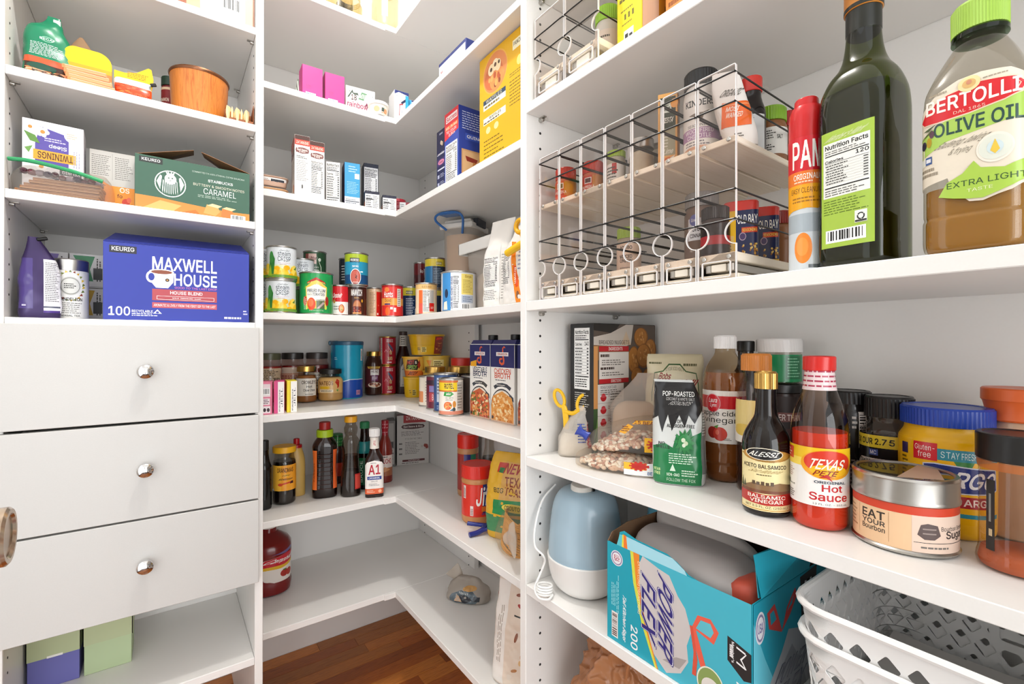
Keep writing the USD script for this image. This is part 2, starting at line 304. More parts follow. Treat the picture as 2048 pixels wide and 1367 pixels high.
for z0, z1 in ((.9964, 1.2177), (.7734, .9905), (.555, .7690)):
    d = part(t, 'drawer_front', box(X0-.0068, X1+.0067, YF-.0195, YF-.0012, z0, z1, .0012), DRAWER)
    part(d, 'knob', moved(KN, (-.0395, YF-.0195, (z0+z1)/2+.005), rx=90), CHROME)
for z0, z1 in ((1.0, 1.2), (.78, .98), (.565, .76)): part(t, 'drawer_box', box(X0+.013, X1-.013, YF-.0005, YB-.03, z0, z1, 0), WHITE)
pin = lambda s: cat_(moved(cyl(.0045, .009, n=14), (0,0,0), ry=90*s), box(min(0, s*.016), max(0, s*.016), -.004, .004, .0022, .0048, .0005))
for k in ('A0','A1','A2'):
    for yy in (YF+.037, YB-.06):
        part(t, 'shelf_pin', moved(pin(1), (X0, yy, ZA[k]-TH-.0049)), STEEL); part(t, 'shelf_pin', moved(pin(-1), (X1, yy, ZA[k]-TH-.0049)), STEEL)
def holes(t, x, ys, zs, s, r=.0025):
    part(t, 'pin_holes', cat_(*[moved(cyl(r, .0006, n=10, c=.0001), (x, yy, z), ry=90*s) for yy in ys for z in zs]), mat('2a2826', .9), kind='stuff')
zz = lambda a, b, o=0: [o+.032*i for i in range(int(2.6/.032)) if a < o+.032*i < b]
holes(t, X0, [YF+.037, YB-.06], zz(1.25, 2.5), 1); holes(t, X1, [YF+.037], zz(1.25, 2.5), -1); holes(t, X0, [YF+.037], zz(.36, .54), 1)
# ---------------------------------------------------------------- corner shelving (L-shaped boards)
t = thing('corner_shelving', 'white L-shaped corner shelving between the two shelf cabinets', 'shelving')
part(t, 'end_panel', box(.9087, .9087+TH, 1.471, YW-.001, .12, 2.6, .001), WHITE)
for k, z in ZS.items():
    s = part(t, 'shelf', box(X1+TH+.0005, .9083, YL, YW-.0012, z-TH, z, .001), WHITE)
    part(s, 'return_board', box(XR, .9445, YP+TH+.0005, YL-.0008, z-TH, z, .001), WHITE)
    part(s, 'corner_block', box(.577, XR+.003, 1.4912, YL-.0004, z-TH-.0003, z-.0006, .0012), WHITE)
holes(t, .9087, [YW-.06, 1.51], zz(.2, 2.5), -1)
for k in ('S1','S2','S3','S6'): part(t, 'shelf_pin', moved(pin(1), (X1+TH, YL+.04, ZS[k]-TH-.0049)), STEEL)
# ---------------------------------------------------------------- right shelf cabinet
t = thing('shelving_unit', 'white open shelf cabinet along the right wall', 'shelving unit')
part(t, 'side_panel', box(XB, .9435, YP, YP+TH, 0, 2.6, .0012), WHITE)
part(t, 'side_panel', box(XB, .9435, -.52, -.52+TH, 0, 2.6, .0012), WHITE)
part(t, 'back_panel', box(.889, .895, -.5, YP, 0, 2.6, 0), WHITE)
for k, z in ZR.items(): part(t, 'shelf', box(XB+.0006, .8885, -.52+TH, YP-.0004, z-TH, z, .001), WHITE)
holes(t, XB+.037, [], [], 1) if 0 else None
part(t, 'pin_holes', cat_(*[moved(cyl(.0026, .0006, n=10, c=.0001), (xx, YP, z), rx=90) for xx in (XB+.037,) for z in zz(.3, 2.5, .008)]), mat('2a2826', .9), kind='stuff')
pinr = cat_(moved(cyl(.0045, .011, n=14), (0,0,0), rx=90), box(-.004, .004, -.016, 0, .0022, .0048, .0005))
for k in ('R0','R1','R2','R3','R4'):
    for xx in (XB+.037, .84): part(t, 'shelf_pin', moved(pinr, (xx, YP, ZR[k]-TH-.0049)), STEEL)
# ---------------------------------------------------------------- the open door (leaf out of view, clear of the rear light) and its lever
d1 = struct('door_1', box(-.157, -.122, -.45, .335, .01, 2.03, .002), mat('e6e3dd', .4))
LEV = mat('cdb9a4', .2, 1.)
part(d1, 'door_handle', cat_(tube([(-.122,.288,1.0945),(-.10,.288,1.0945),(-.0575,.288,1.095)], .0122, 32), moved(lathe([(.0122,0),(.0122,.0035),(.0112,.0045),(.0095,.0045),(.0085,.0035),(.0001,.0035)],32), (-.058,.288,1.095), ry=90)), LEV, label='brushed nickel door handle')
part(d1, 'handle_rose', moved(cyl(.028, .008, n=40), (-.122,.288,1.0945), ry=90), LEV)
# ================================================================ LEFT CABINET
# ---- top shelf
carton('cereal_box', 'white carton with a barcode and peach ends on the top left shelf', 'box', (.101, 1.47, A0), 0, .17, .12, .19, 'f6f3ec',
  {'f': [R(0,0,.29,1,'8a4a2e'), R(.12,0,.29,.7,'f2b27c'), R(.29,0,.87,1,'fbfaf7'), LN(.33,.12,.52,.55,9,'b9b4ab',.35), LN(.56,.36,.8,.55,5,'b9b4ab',.35), BC(.55,.12,.83,.33,'fbfaf7'), R(.87,.02,.975,1,'f3c08c'), R(.975,0,1,1,'7a4a33')]})
# ---- second shelf
def bag(name, label, cat, loc, rz, rows, m, prints=[], group=None, noise=.003, freq=28, seed=1, n=56, sm=4, pm=PRINTG, **k):
    t = thing(name, label, cat, loc, rz, group, **k); b = SW(rows, sm, noise, freq, seed); part(t, 'pouch', b.mesh(n), m, smooth=50)
    for q in prints: artwork(t, 'printed_panel', b.front(*q[0], **(q[2] if len(q) > 2 else {})), q[1], pm)
    return t, b
GR = mat('0f7a55', .3)
t, b = bag('coffee_bag', 'green foil coffee bag with an orange band and clear window', 'bag', (-.214, 1.462, A1), 8,
  [(0,.078,.05,.55),(.012,.084,.056,.55),(.05,.086,.056,.6),(.09,.078,.048,.65),(.12,.056,.03,.8,-.004),(.138,.03,.012,.9,.004),(.156,.020,.003,1,.006)], GR,
  [((.004,.033,-.038,.038), [R(0,0,1,1,'3c2418'), BL(.05,.05,.95,.6,60,['e9a878','c98250','f0c39a','8a5a3a'],.06,3), E(.35,.75,.3,.25,'1d4a3a')]),
   ((.033,.046,-.041,.041), [R(0,0,1,1,'d9562e')]),
   ((.05,.10,-.036,.03), [LN(.08,.02,.95,.62,9,'cfe6da',.45,4), E(.5,.82,.16,.12,'8fc7ad'), E(.5,.82,.13,.09,'0f7a55'), T('DECAF',.32,.77,.68,.87,'dff0e6')])], noise=.008, freq=24)
part(t, 'tie_tab', moved(cbox(.012,.003,.012,.0006), (.012,-.004,.138)), mat('e9ecea', .4))
t, b = bag('paper_bag', 'tan paper bag with a pointed top behind the yellow packet', 'bag', (-.169, 1.535, A1), 0, [(0,.055,.03,.6),(.1,.052,.026,.7),(.13,.042,.018,.8),(.163,.006,.003,1)], mat('c9a17c', .7), noise=.002)
t = thing('card_packet', 'yellow rounded packet with orange bands standing behind a stack of peach packets', 'packet', (-.147, 1.452, A1))
from shapely.geometry import box as sbox, Polygon, Point
yp = sbox(-.041, 0, .041, .07).union(sbox(-.041+.02, .05, .041-.026, .098)).union(Point(-.021,.078).buffer(.02)).union(Point(.015,.072).buffer(.026))
def upright(poly, th): return moved(plate(poly, -th/2, th/2), rx=90)
part(t, 'card', upright(yp, .012), mat('e9c80e', .4)); artwork(t, 'orange_band', face(.082, .0122, .1, 'f'), [R(0,.5,1,.6,'f5a21a'), R(0,.36,1,.5,'f0793a'), R(0,0,1,.36,'f5a878')])
for i in range(4):
    q = carton('drink_packet', 'flat peach packet, %s of the stack of four under the yellow packet' % ['lowest', 'second from the bottom', 'third from the bottom', 'topmost'][i], 'packet', (-.146+.0035*(3-i)-.003, 1.425, A1+.0092*i), 3-2*i, .08-.002*i, .034, .009, 'f3a06e', {'f': [R(0,.8,1,1,'f7c19b'), R(.0,0,.06,1,'e88a52')]}, group='stacked peach packets')
t, b = bag('gusset_packet', 'yellow, green and red snack packet curling at its top right corner', 'packet', (-.068, 1.448, A1), 0,
  [(0,.058,.03,.6,.006),(.02,.068,.034,.6,.003),(.04,.072,.022,.7),(.054,.07,.008,.8,.002)], mat('d9dcdd', .25, .4), [((.006,.036,-.032,.036), [R(0,.2,1,1,'cf4a22'), BL(.05,.3,.95,.9,26,['e0653a','a83318','d8742f'],.06,5), R(0,0,1,.2,'c9cdd0')])], noise=.002)
part(t, 'folded_top', upright(Polygon([(-.034,.038),(.036,.036),(.040,.066),(.036,.090),(.030,.092),(.008,.074),(-.014,.067),(-.034,.068)]), .005), mat('f4c316', .35), smooth=False)
artwork(t, 'printed_panel', (lambda u, v, k: np.stack([-.034+.070*u, 0*u-.0029-k, .037+.05*v], -1), .07, .05, 0), [R(.01,.02,.99,.28,'6aa037'), LN(.35,.42,.92,.72,4,'a87a10',.4,2)])
part(t, 'black_clip', moved(cyl(.004,.012,n=14), (.034,-.008,.05), ry=70), BLACKM)
t = thing('spice_jar', 'small red seasoning jar with a dark green lid behind the wooden pot', 'jar', (.006, 1.575, A1))
part(t, 'body', cyl(.02,.115,0,32,.003), mat('7a1f22', .35)); lid(t, .0205, .024, .115, mat('1f3a2a', .35)); artwork(t, 'label_print', SW([(.01,.0402,.0402),(.11,.0402,.0402)]).surf(.012,.108,-110,90), [R(0,0,1,1,'8a2023'), R(0,.93,1,1,'e6c9a6'), T('CINNAMON',.08,.6,.5,.7,'f3e3d0'), LN(.1,.1,.5,.5,6,'e3b9a6',.4)])
WP = wood('pot_wood', 'b4561a', 'e08a3c', 2, 5.)
t = thing('wooden_pot', 'round orange-brown wooden pot with a dark rim', 'pot', (.068, 1.487, A1))
part(t, 'body', lathe([(.0001,.0),(.054,0),(.0585,.003),(.061,.02),(.065,.11),(.0655,.114),(.06,.114),(.058,.01),(.0001,.008)],56), WP)
part(t, 'rim', lathe([(.0605,.112),(.0665,.113),(.068,.117),(.0665,.121),(.061,.1215),(.0595,.117),(.0605,.112)],56), mat('7d5238', .25, .7))
t = thing('tea_box', 'open brown card box of tea sachets at the right end', 'box', (.154, 1.452, A1), -3)
part(t, 'tray', cat_(box(-.032,.032,-.035,.035,0,.002,0), box(-.033,-.0315,-.035,.035,0,.03,0), box(.0315,.033,-.035,.035,0,.055,0), box(-.033,.033,.0335,.035,0,.055,0), box(-.033,.033,-.035,-.0335,0,.012,0)), mat('8a5230', .7))
for i in range(7):
    k = 'tea_sachet'; s = SW([(0,.034,.004,.7),(.02,.036,.009,.7),(.038,.034,.003,.8)], 2, .0015, 60, i); tt = thing(k, 'cream tea sachet standing in the open brown card box', 'tea sachet', (.131+.0072*i, 1.432+.006*(i % 3), A1+.0035), 70+9*(i % 3), 'tea sachets in the open box', ry=(-14, 8, -6)[i % 3])
    part(tt, 'envelope', s.mesh(28), mat('f3d9a8', .55)); artwork(tt, 'printed_panel', s.front(.004,.034,-.014,.014), [E(.5,.5,.3,.25,'c9762f'), LN(.1,.05,.9,.2,2,'b98a4a',.5)])
# ---- third shelf
carton('tea_carton', 'purple and white sleep tea carton with daisies, standing upside down', 'box', (-.205, 1.475, A2), 3, .098, .075, .166, 'eeebf2',
  {'f': [R(0,0,1,1,'efedf3'), P([(.2,.42),(.75,.42),(.75,.86),(.28,.93),(.2,.7)],'574a9c'), R(.17,.49,.87,.62,'f0a12c'), T('TWININGS',.24,.51,.82,.6,'5a3510',180), T('Sleep',.42,.655,.72,.72,'f4f1fa',180,.0), LN(.35,.74,.72,.8,2,'cfc8e8',.5), E(.8,.87,.13,.085,'f7f5f9'), LN(.72,.83,.9,.91,3,'c9b38a',.4),
     *[E(.12+.06*math.cos(a)*.9,.9+.035*math.sin(a),.045,.03,'ffffff',10) for a in range(6)], *[E(.32+.07*math.cos(a),.86+.04*math.sin(a),.045,.03,'fdfdff',10) for a in range(6)], E(.12,.9,.035,.022,'d98a3a',12), E(.32,.86,.04,.025,'d98a3a',12),
     P([(.02,.84),(.2,.8),(.28,.7),(.12,.72)],'5d8a3c'), P([(.03,.62),(.16,.66),(.1,.56)],'6a9a48'), R(.6,.33,.97,.4,'2b2b3a'), T('KEURIG',.64,.345,.94,.388,'e9e7ef',180), LN(.82,.45,.95,.74,3,'a9a4b8',.4,3,1), E(.3,.4,.09,.05,'ffffff'), E(.3,.4,.04,.024,'e3a04a')],
   'r': [LN(.15,.2,.8,.8,14,'b4b0bd',.35)]})
ZF = film('f1eeea', 'd9d2cb', .16)
t = thing('zip_bag', 'clear zip bag with a green seal lying on wafers and wrapped sweets', 'bag', (-.184, 1.452, A2), -4)
part(t, 'film', SW([(.0006,.15,.08,.5),(.004,.164,.094,.5),(.03,.166,.096,.5),(.05,.156,.084,.55),(.062,.14,.06,.6),(.066,.13,.03,.7)],3,.004,34,3).mesh(64,(0,1)), ZF)
part(t, 'zip_seal', tube(arc([(-.082,-.043,.066),(-.05,-.046,.067),(0,-.05,.06),(.035,-.05,.053),(.07,-.047,.044)]), .0042, 8), mat('2a9a5f', .3))
r_ = random.Random(8)
for i in range(5):
    q = carton('wafer', 'thin brown wafer lying flat inside the clear zip bag', 'biscuit', (-.19+.004*i, 1.447, A2+.0024+.0068*i), -4+r_.uniform(-2,2), .135-.006*i, .07, .006, 'a8703f', {'f': [R(0,.62,1,.8,'7a4a28'), R(0,.2,1,.36,'d3a573')]}, group='wafers in the zip bag')
for i in range(22):
    tt = thing('wrapped_sweet', 'small dark wrapped sweet inside the clear zip bag', 'sweet', (-.246+.012*(i % 11), 1.420+.024*(i//11), A2+.0455+r_.uniform(0,.006)-.0008*(i % 11)), r_.uniform(0,180), 'wrapped sweets in the zip bag')
    part(tt, 'wrapper', moved(SW([(-.011,.011,.002,1),(-.007,.004,.004,1),(-.006,.010,.010,1),(0,.014,.013,1),(.006,.010,.010,1),(.007,.004,.004,1),(.011,.011,.002,1)],2,.0016,90,i).mesh(18), rx=90), mat(['4a1a2a','6a2f3a','8a7a86','3a2a4a'][i % 4], .2))
carton('snack_carton', 'grey and orange carton with lines of print beside the green coffee box', 'box', (-.104, 1.492, A2), -2, .083, .06, .134, 'b9b5ae',
  {'f': [R(0,0,1,1,'c4c0b9'), R(0,0,1,.4,'f2942e'), P([(0,.4),(.45,.4),(.3,.46),(0,.5)],'f2942e'), LN(.04,.56,.46,.93,11,'77736d',.35,2), LN(.55,.52,.96,.93,12,'77736d',.35,3), R(.49,.5,.5,.97,'a5a19a'), T('OS',.66,.3,.88,.39,'fff6df'), T('fo',.6,.2,.72,.27,'7a3d12'), E(.8,.13,.09,.07,'d8432e'), E(.87,.18,.05,.05,'e86a4a'), LN(.5,.02,.95,.06,1,'a3601c',.6)], 'r': [LN(.1,.1,.9,.9,12,'8d8982',.3)]})
SG = '3d6250'
t = carton('coffee_pod_box', 'dark green caramel coffee pod box with its brown flaps open', 'box', (.0567, 1.472, A2), 0, .237, .12, .127, SG,
  {'f': [R(0,0,1,1,SG), P([(0,0),(1,0),(1,.16),(.8,.15),(.62,.17),(.42,.2),(.2,.24),(0,.25)],'dd8a3e'), P([(.05,0),(.3,.0),(.38,.14),(.2,.19)],'eeb168'), P([(.35,0),(.55,0),(.5,.1)],'c9702c'),
     P([(.57,.06),(.68,.03),(.72,.12),(.7,.22),(.6,.24)],'f0a45c'), P([(.6,.22),(.7,.19),(.74,.24),(.65,.27)],'f7d3a0'), P([(.73,.03),(.83,.01),(.85,.1),(.83,.19),(.74,.2)],'e8793a'), P([(.74,.2),(.83,.17),(.87,.22),(.78,.24)],'f7cf9a'),
     R(.03,.87,.22,.975,'2b2f2d'), T('KEURIG',.05,.9,.2,.955,'f3f3f0'), T('COMMITTED TO 100% ETHICAL COFFEE SOURCING',.47,.84,.95,.87,'cdd8cf',b=0), T('STARBUCKS',.61,.69,.84,.745,'f2f4ef'), T('BUTTERY & SMOOTH NOTES',.48,.585,.95,.635,'e9e2cf',b=0), T('CARAMEL',.57,.44,.87,.56,'f2f4ef',b=0), LN(.52,.36,.9,.42,2,'9fb0a3',.5), BC(.82,.0,.96,.1),
     E(.285,.53,.132,.255,'f2f4ef',36), E(.285,.53,.122,.235,SG,36), E(.285,.62,.05,.1,'f2f4ef'), *[P([(.285+.05*math.sin(a),.78+.0*a),(.285+.02*math.sin(a)-.012,.70),(.285+.02*math.sin(a)+.012,.70)],'f2f4ef') for a in (-1.2,-.5,.2,.9)],
     *[P([(.215+s*.018,.33+.02*abs(s-3.5)),(.222+s*.018,.33),(.23+s*.016,.58),(.222+s*.016,.6)],'f2f4ef') for s in range(8)], P([(.17,.55),(.2,.68),(.215,.66),(.2,.4)],'f2f4ef'), P([(.4,.55),(.37,.68),(.355,.66),(.37,.4)],'f2f4ef'), E(.27,.64,.007,.012,SG,8), E(.3,.64,.007,.012,SG,8), R(.277,.585,.293,.592,SG)]})
def sheet(*P_, th=.0012):                     # thin bent card through a quad of corners
    A = np.array(P_, float); n = np.cross(A[1]-A[0], A[2]-A[0]); n /= np.linalg.norm(n); return trimesh.convex.convex_hull(np.vstack([A, A+n*th]))
FL = mat('8d6240', .75); TAPE = mat('d9c6ae', .5)
for s, q in enumerate([[(-.118,-.058,.127),(-.118,.056,.13),(.0,.05,.185),(-.004,-.05,.164)], [(.118,-.058,.1275),(.118,.056,.1275),(.024,.05,.182),(.012,-.045,.164)]]):
    f = part(t, 'flap', sheet(*q), FL, smooth=False, label='open brown inner flap')
    q = np.array(q); c = q.mean(0); e = (q[0]+q[3])/2; part(f, 'glue_spot', sheet(*[c+(p-c)*.28+np.array([0,-.0,-.0035]) for p in q], th=.0004), TAPE, smooth=False)
# ---- fourth shelf
t, b = bag('foil_bag', 'dark purple foil bag with a white label strip and pinched top', 'bag', (-.226, 1.452, A3), 12,
  [(0,.062,.04,.5,0),(.01,.068,.046,.5),(.05,.07,.05,.6),(.1,.062,.036,.7),(.14,.044,.02,.8,-.004),(.165,.024,.008,1,-.008),(.178,.014,.004,1,-.011)], mat('3b2c5a', .3, .3),
  [((.012,.13,.004,.033), [R(0,0,1,1,'efeef0'), LN(.08,.2,.92,.95,22,'77757a',.4,5), R(0,.09,1,.12,'5a5f70'), R(0,.0,1,.04,'4b2f86')]), ((.02,.13,-.033,-.012), [R(0,0,1,1,'4a3a7c'), R(.2,.05,.5,.08,'c9c4d6')])], noise=.004)
part(t, 'top_tie', moved(cyl(.004,.018,n=12), (-.006,-.002,.172), ry=70), BLACKM)
t = thing('tea_tin', 'round white dandelion tea tin with a silver lid and plant drawing', 'tin', (-.182, 1.492, A3), 7)
part(t, 'body', cyl(.032,.13,0,44,.0015), mat('eceae4', .35)); part(t, 'lid', lathe([(.0325,.112),(.0328,.113),(.0328,.136),(.031,.1385),(.0265,.1385),(.026,.136),(.001,.136)],44), TIN)
artwork(t, 'label_print', SW([(0,.0642,.0642),(.14,.0642,.0642)]).surf(.004,.11,-95,95), [R(0,0,1,1,'ecebe5'), *[P([(.5+.2*math.cos(a),.68+.3*math.sin(a)),(.5+.27*math.cos(a+.12),.68+.34*math.sin(a+.12)),(.5+.22*math.cos(a+.24),.68+.3*math.sin(a+.24))],['6a7a35','d9b93a','7d8a3f','c9a02c','8a3a2a'][i % 5]) for i, a in enumerate(np.linspace(0,6.1,22))],
  E(.5,.68,.17,.2,'c9c8c0'), E(.5,.68,.155,.18,'8f9188'), E(.5,.68,.145,.165,'dcdcd5'), LN(.4,.62,.6,.74,3,'4a4a45',.5), T('DANDELION',.3,.36,.7,.43,'3a3a38'), LN(.3,.08,.7,.33,6,'77756e',.35,2), T('HERBAL TEA',.34,.02,.66,.06,'4a4a45')])
for i, (x, z, c, w) in enumerate([(-.233,0,'e3c84a','lower left'),(-.166,0,'c9a02c','lower right'),(-.233,.087,'8470b4','upper left'),(-.166,.087,'3f8a5c','upper right')]):
    carton('tea_carton', 'white tea carton with a coloured shape, %s of the four behind the dandelion tin' % w, 'box', (x, 1.64, A3+z), 0, .065, .06, .086, 'd9d6d2', {'f': [R(0,0,1,1,'dcd9d6'), P([(.1,.95),(.75,.95),(.6,.55),(.7,.2),(.3,.2),(.35,.55)],c), LN(.78,.2,.95,.9,2,'55524e',.5,2,1), R(.7,.25,.98,.6,'3b3a3a'), R(0,.0,1,.05,'b9b6b2')]}, group='tea cartons behind the tin')
MB = '2b3aa0'
t = carton('coffee_pod_box', 'large blue coffee pod box with a coffee cup, filling the shelf above the drawers', 'box', (.0295, 1.468, A3), -1.6, .291, .125, .178, MB,
  {'f': [R(0,0,1,1,MB), R(.035,.87,.205,.965,'2a2a34'), T('KEURIG',.05,.895,.19,.95,'f4f4f6'), T('MAXWELL',.305,.68,.755,.86,'ffffff'), T('HOUSE',.45,.48,.755,.65,'ffffff'), T('GOOD TO THE LAST DROP',.455,.44,.755,.47,'c26aa6'),
     R(.305,.27,.755,.425,'b34a52'), T('HOUSE BLEND',.425,.36,.65,.405,'ffffff'), R(.335,.285,.735,.335,'f2e9ea'), R(.338,.29,.732,.33,'b34a52'), T('MILD  |MEDIUM|  DARK',.44,.298,.64,.322,'f4eaea'), R(.305,.17,.755,.245,'c25560'), T('AROMATIC & LIVELY FROM THE FIRST SIP TO THE LAST',.315,.19,.745,.225,'f4dede'),
     P([(.285,.66),(.45,.66),(.445,.52),(.41,.44),(.33,.44),(.295,.52)],'f7f5f2'), E(.3,.585,.036,.08,'f7f5f2'), E(.3,.585,.02,.05,MB), E(.368,.66,.083,.035,'fdfcfa'), E(.368,.655,.07,.026,'8a4a34'), E(.405,.55,.014,.022,'3a2a2a'), E(.405,.55,.006,.01,'d99a4a'), R(.3,.43,.305,.43,'fff'*2),
     T('100',.03,.055,.165,.175,'ffffff'), T('RECYCLABLE',.175,.1,.31,.135,'ffffff'), LN(.175,.05,.35,.095,2,'e9e9f3',.55), P([(.31,.09),(.34,.15),(.37,.09)],'e9e9f3'), E(.34,.108,.01,.014,MB), LN(.955,.1,.99,.18,2,'dcdcf0',.5), LN(.81,.04,.985,.075,1,'e9e9f5',.8)],
   'r': [R(0,0,1,1,'1c2670')]})
f = part(t, 'top_flap', sheet((-.1455,-.0625,.178),(.1455,-.0625,.178),(.135,.05,.218),(-.135,.05,.218)), mat('26338f', .45), smooth=False)
artwork(t, 'flap_print', (lambda u, v, k: np.stack([(u-.5)*(.289-.02*v), -.0645+.1125*v-k-.0006, .1775+.04*v+0*u], -1), .28, .12, 0), [R(.0,.12,1,.5,'f0eef0'), LN(.05,.2,.25,.42,2,'8a8f9f',.5), R(.5,.2,.62,.36,'33343f'), LN(.66,.2,.97,.4,2,'55576a',.5), R(.3,.62,.75,.95,'a3414c'), T('HOUSE BLEND',.4,.7,.66,.86,'e3bfc4')])
# ---- lowest bay
for i, (x, c, w, rz, zz_) in enumerate([(-.2185,'6a69ad','left lidded storage box with a violet base and pale green lid',0,.072), (-.1185,'b3c49a','right lidded storage box, pale green all over',0,.074)]):
    t = thing('storage_box', w, 'box', (x, 1.625, A4), rz); part(t, 'base', cbox(.092,.112,.12,.001), mat(c, .6)); part(t, 'lid', cat_(box(-.048,.048,-.058,.058,.138,.14,0), box(-.048,.048,-.058,-.0565,zz_,.14,0), box(-.048,.048,.0565,.058,zz_,.14,0), box(-.048,-.0465,-.058,.058,zz_,.14,0), box(.0465,.048,-.058,.058,zz_,.14,0)), mat('b4bd94', .6))
    if i == 0: part(t, 'label_holder', box(-.012,.016,-.0588,-.058,zz_-.001,zz_+.004,0), mat('eeece6', .5))
# ================================================================ CORNER SHELVES, upper three
JG = glass('f6f3e6', .03, 1.5); JG2 = glass('f2ebd6', .04, 1.5, 'b')
def glassjar(name, label, loc, r, h, m=JG, neck=.8, group=None, cap=None):
    t = thing(name, label, 'jar', loc, 0, group)
    part(t, 'glass', lathe([(.001,.001),(r*.55,.0005),(r*.8,.003),(r*.94,.006),(r,.014),(r,h*.72),(r*.96,h*.8),(r*neck,h*.88),(r*neck,h),(r*neck-.003,h),(r*neck-.003,h*.88),(r*.93,h*.78),(r-.004,h*.7),(r-.004,.018),(r*.8,.012),(.001,.010)],48), m)
    for k in range(3): part(t, 'glass_ring', tube([(r*neck*math.sin(a), r*neck*math.cos(a), h*.9+k*.006) for a in np.linspace(0,2*PI,32,endpoint=False)], .0012, 6, True), m)
    return t
glassjar('glass_jar', 'short clear glass jar with a ridged neck, left on the top corner shelf', (.447, 1.56, S0), .046, .12, JG2)
glassjar('glass_jar', 'clear glass jar behind the others on the top corner shelf', (.505, 1.64, S0), .045, .14, JG2)
t = glassjar('glass_jar', 'tall clear glass jar nearest the inner corner of the top corner shelf', (.598, 1.548, S0), .046, .16, JG)
artwork(t, 'price_sticker', SW([(0,.092,.092),(.2,.092,.092)]).surf(.035,.11,-34,-10), [R(0,0,1,1,'f6f4ee')])
t = thing('white_dish', 'white dish lying beside the tall glass jar', 'dish', (.668, 1.475, S0)); part(t, 'bowl', lathe([(.001,.0),(.03,.0),(.036,.012),(.04,.04),(.038,.04),(.034,.014),(.001,.004)],40), mat('f0ece2', .4))
t = glassjar('clamp_jar', 'glass clamp jar with a wire bail on the right of the top corner shelf', (.692, .985, S0), .044, .13, JG2, .86)
WI = mat('8a6f4a', .3, .8)
part(t, 'wire_bail', cat_(tube(arc([(-.045,-.004,.11),(-.048,-.012,.08),(-.046,-.02,.045),(-.03,-.04,.03),(-.012,-.046,.05)]), .0014, 6), tube([(.0455*math.sin(a), .0455*math.cos(a), .1) for a in np.linspace(0,2*PI,30,endpoint=False)], .0014, 6, True)), WI)
part(t, 'glass_lid', lathe([(.043,.131),(.045,.133),(.043,.142),(.02,.147),(.001,.148)],40), JG2); part(t, 'seal', lathe([(.040,.1296),(.0435,.1296),(.0435,.1312),(.040,.1312)],40), mat('b5793f', .5))
# ---- second corner shelf
t, b = bag('striped_bag', 'grey striped foil bag behind the pink boxes', 'bag', (.372, 1.66, S1), 0, [(0,.07,.04,.6),(.05,.075,.045,.6),(.1,.06,.02,.8),(.118,.056,.004,1)], mat('8d9488', .3, .5), [((.02,.11,-.034,.02), [R(.1*k,0,.1*k+.05,1,'d5dad2') for k in range(10)])], noise=.003)
PK = 'd23a86'
for x, rz, h, w in ((.362, -2, .105, 'left'), (.43, -4, .104, 'right')):
    carton('pink_box', '%s of two bright pink cartons standing on the second corner shelf' % w, 'box', (x, 1.56, S1), rz, .059, .05, h, PK, {'f': [R(0,0,1,1,PK), T('100',.18,.38,.42,.44,'a83572',0,0,0,0), LN(.18,.32,.45,.37,2,'b83a7c',.5), R(.15,.02,.66,.22,'f3eef2'), LN(.2,.12,.6,.2,2,'6a7fc0',.55), R(.3,.06,.5,.1,'8a95c9')], 'l': [R(0,0,1,1,'c9458a')]}, group='pink cartons')
carton('mini_cups_box', 'white carton printed 18 in rainbow colours beside the pink cartons', 'box', (.523, 1.6, S1), -7, .095, .085, .098, 'eceae4',
  {'f': [R(0,0,1,1,'efede7'), *[R(u,v,u+.03,v+.018,'55534e') for u, v in ((.3,.93),(.5,.95),(.66,.9),(.85,.93),(.9,.8),(.12,.82),(.9,.62))], P([(.05,.62),(.22,.9),(.25,.8),(.4,.82),(.44,.7),(.4,.75),(.28,.74),(.2,.8),(.1,.62)],'3a4a3c'), T('18',.18,.55,.36,.74,'4a2a26'), P([(.42,.62),(.6,.6),(.72,.86),(.54,.88)],'5a8a62'), T('MINI',.47,.66,.67,.82,'e6f0e0',0,.3), T('rainbow',.05,.3,.75,.5,'9a2a52'), P([(.62,.4),(.72,.56),(.76,.42),(.7,.3),(.72,.44)],'7a2a48'), E(.3,.15,.2,.12,'d98a4a')],
   'r': [R(0,0,1,1,'b9b6b0'), R(0,.9,1,.93,'77756f'), *[R(.05,v,1,v+.03,'8f8c86') for v in (.2,.42,.64,.8)], LN(.1,.25,.9,.4,2,'dddad3',.4), LN(.1,.67,.9,.78,2,'dddad3',.4)]})
t = thing('food_tub', 'round white tub with an orange label in front of the rainbow carton', 'tub', (.565, 1.522, S1))
part(t, 'body', lathe([(.001,0),(.027,0),(.031,.03),(.0315,.032),(.034,.033),(.034,.04),(.031,.044),(.001,.047)],44), mat('efe9df', .4)); artwork(t, 'label_print', SW([(.002,.0555,.0555),(.03,.0625,.0625)]).surf(.003,.029,-90,90), [R(0,0,1,1,'f0e6d6'), E(.33,.5,.1,.35,'e8b58c'), E(.66,.4,.08,.3,'e0a070'), R(.5,.3,.6,.75,'4d5a50'), LN(.5,.1,.8,.25,1,'c98a5a',.6)])
NB = '2a3672'
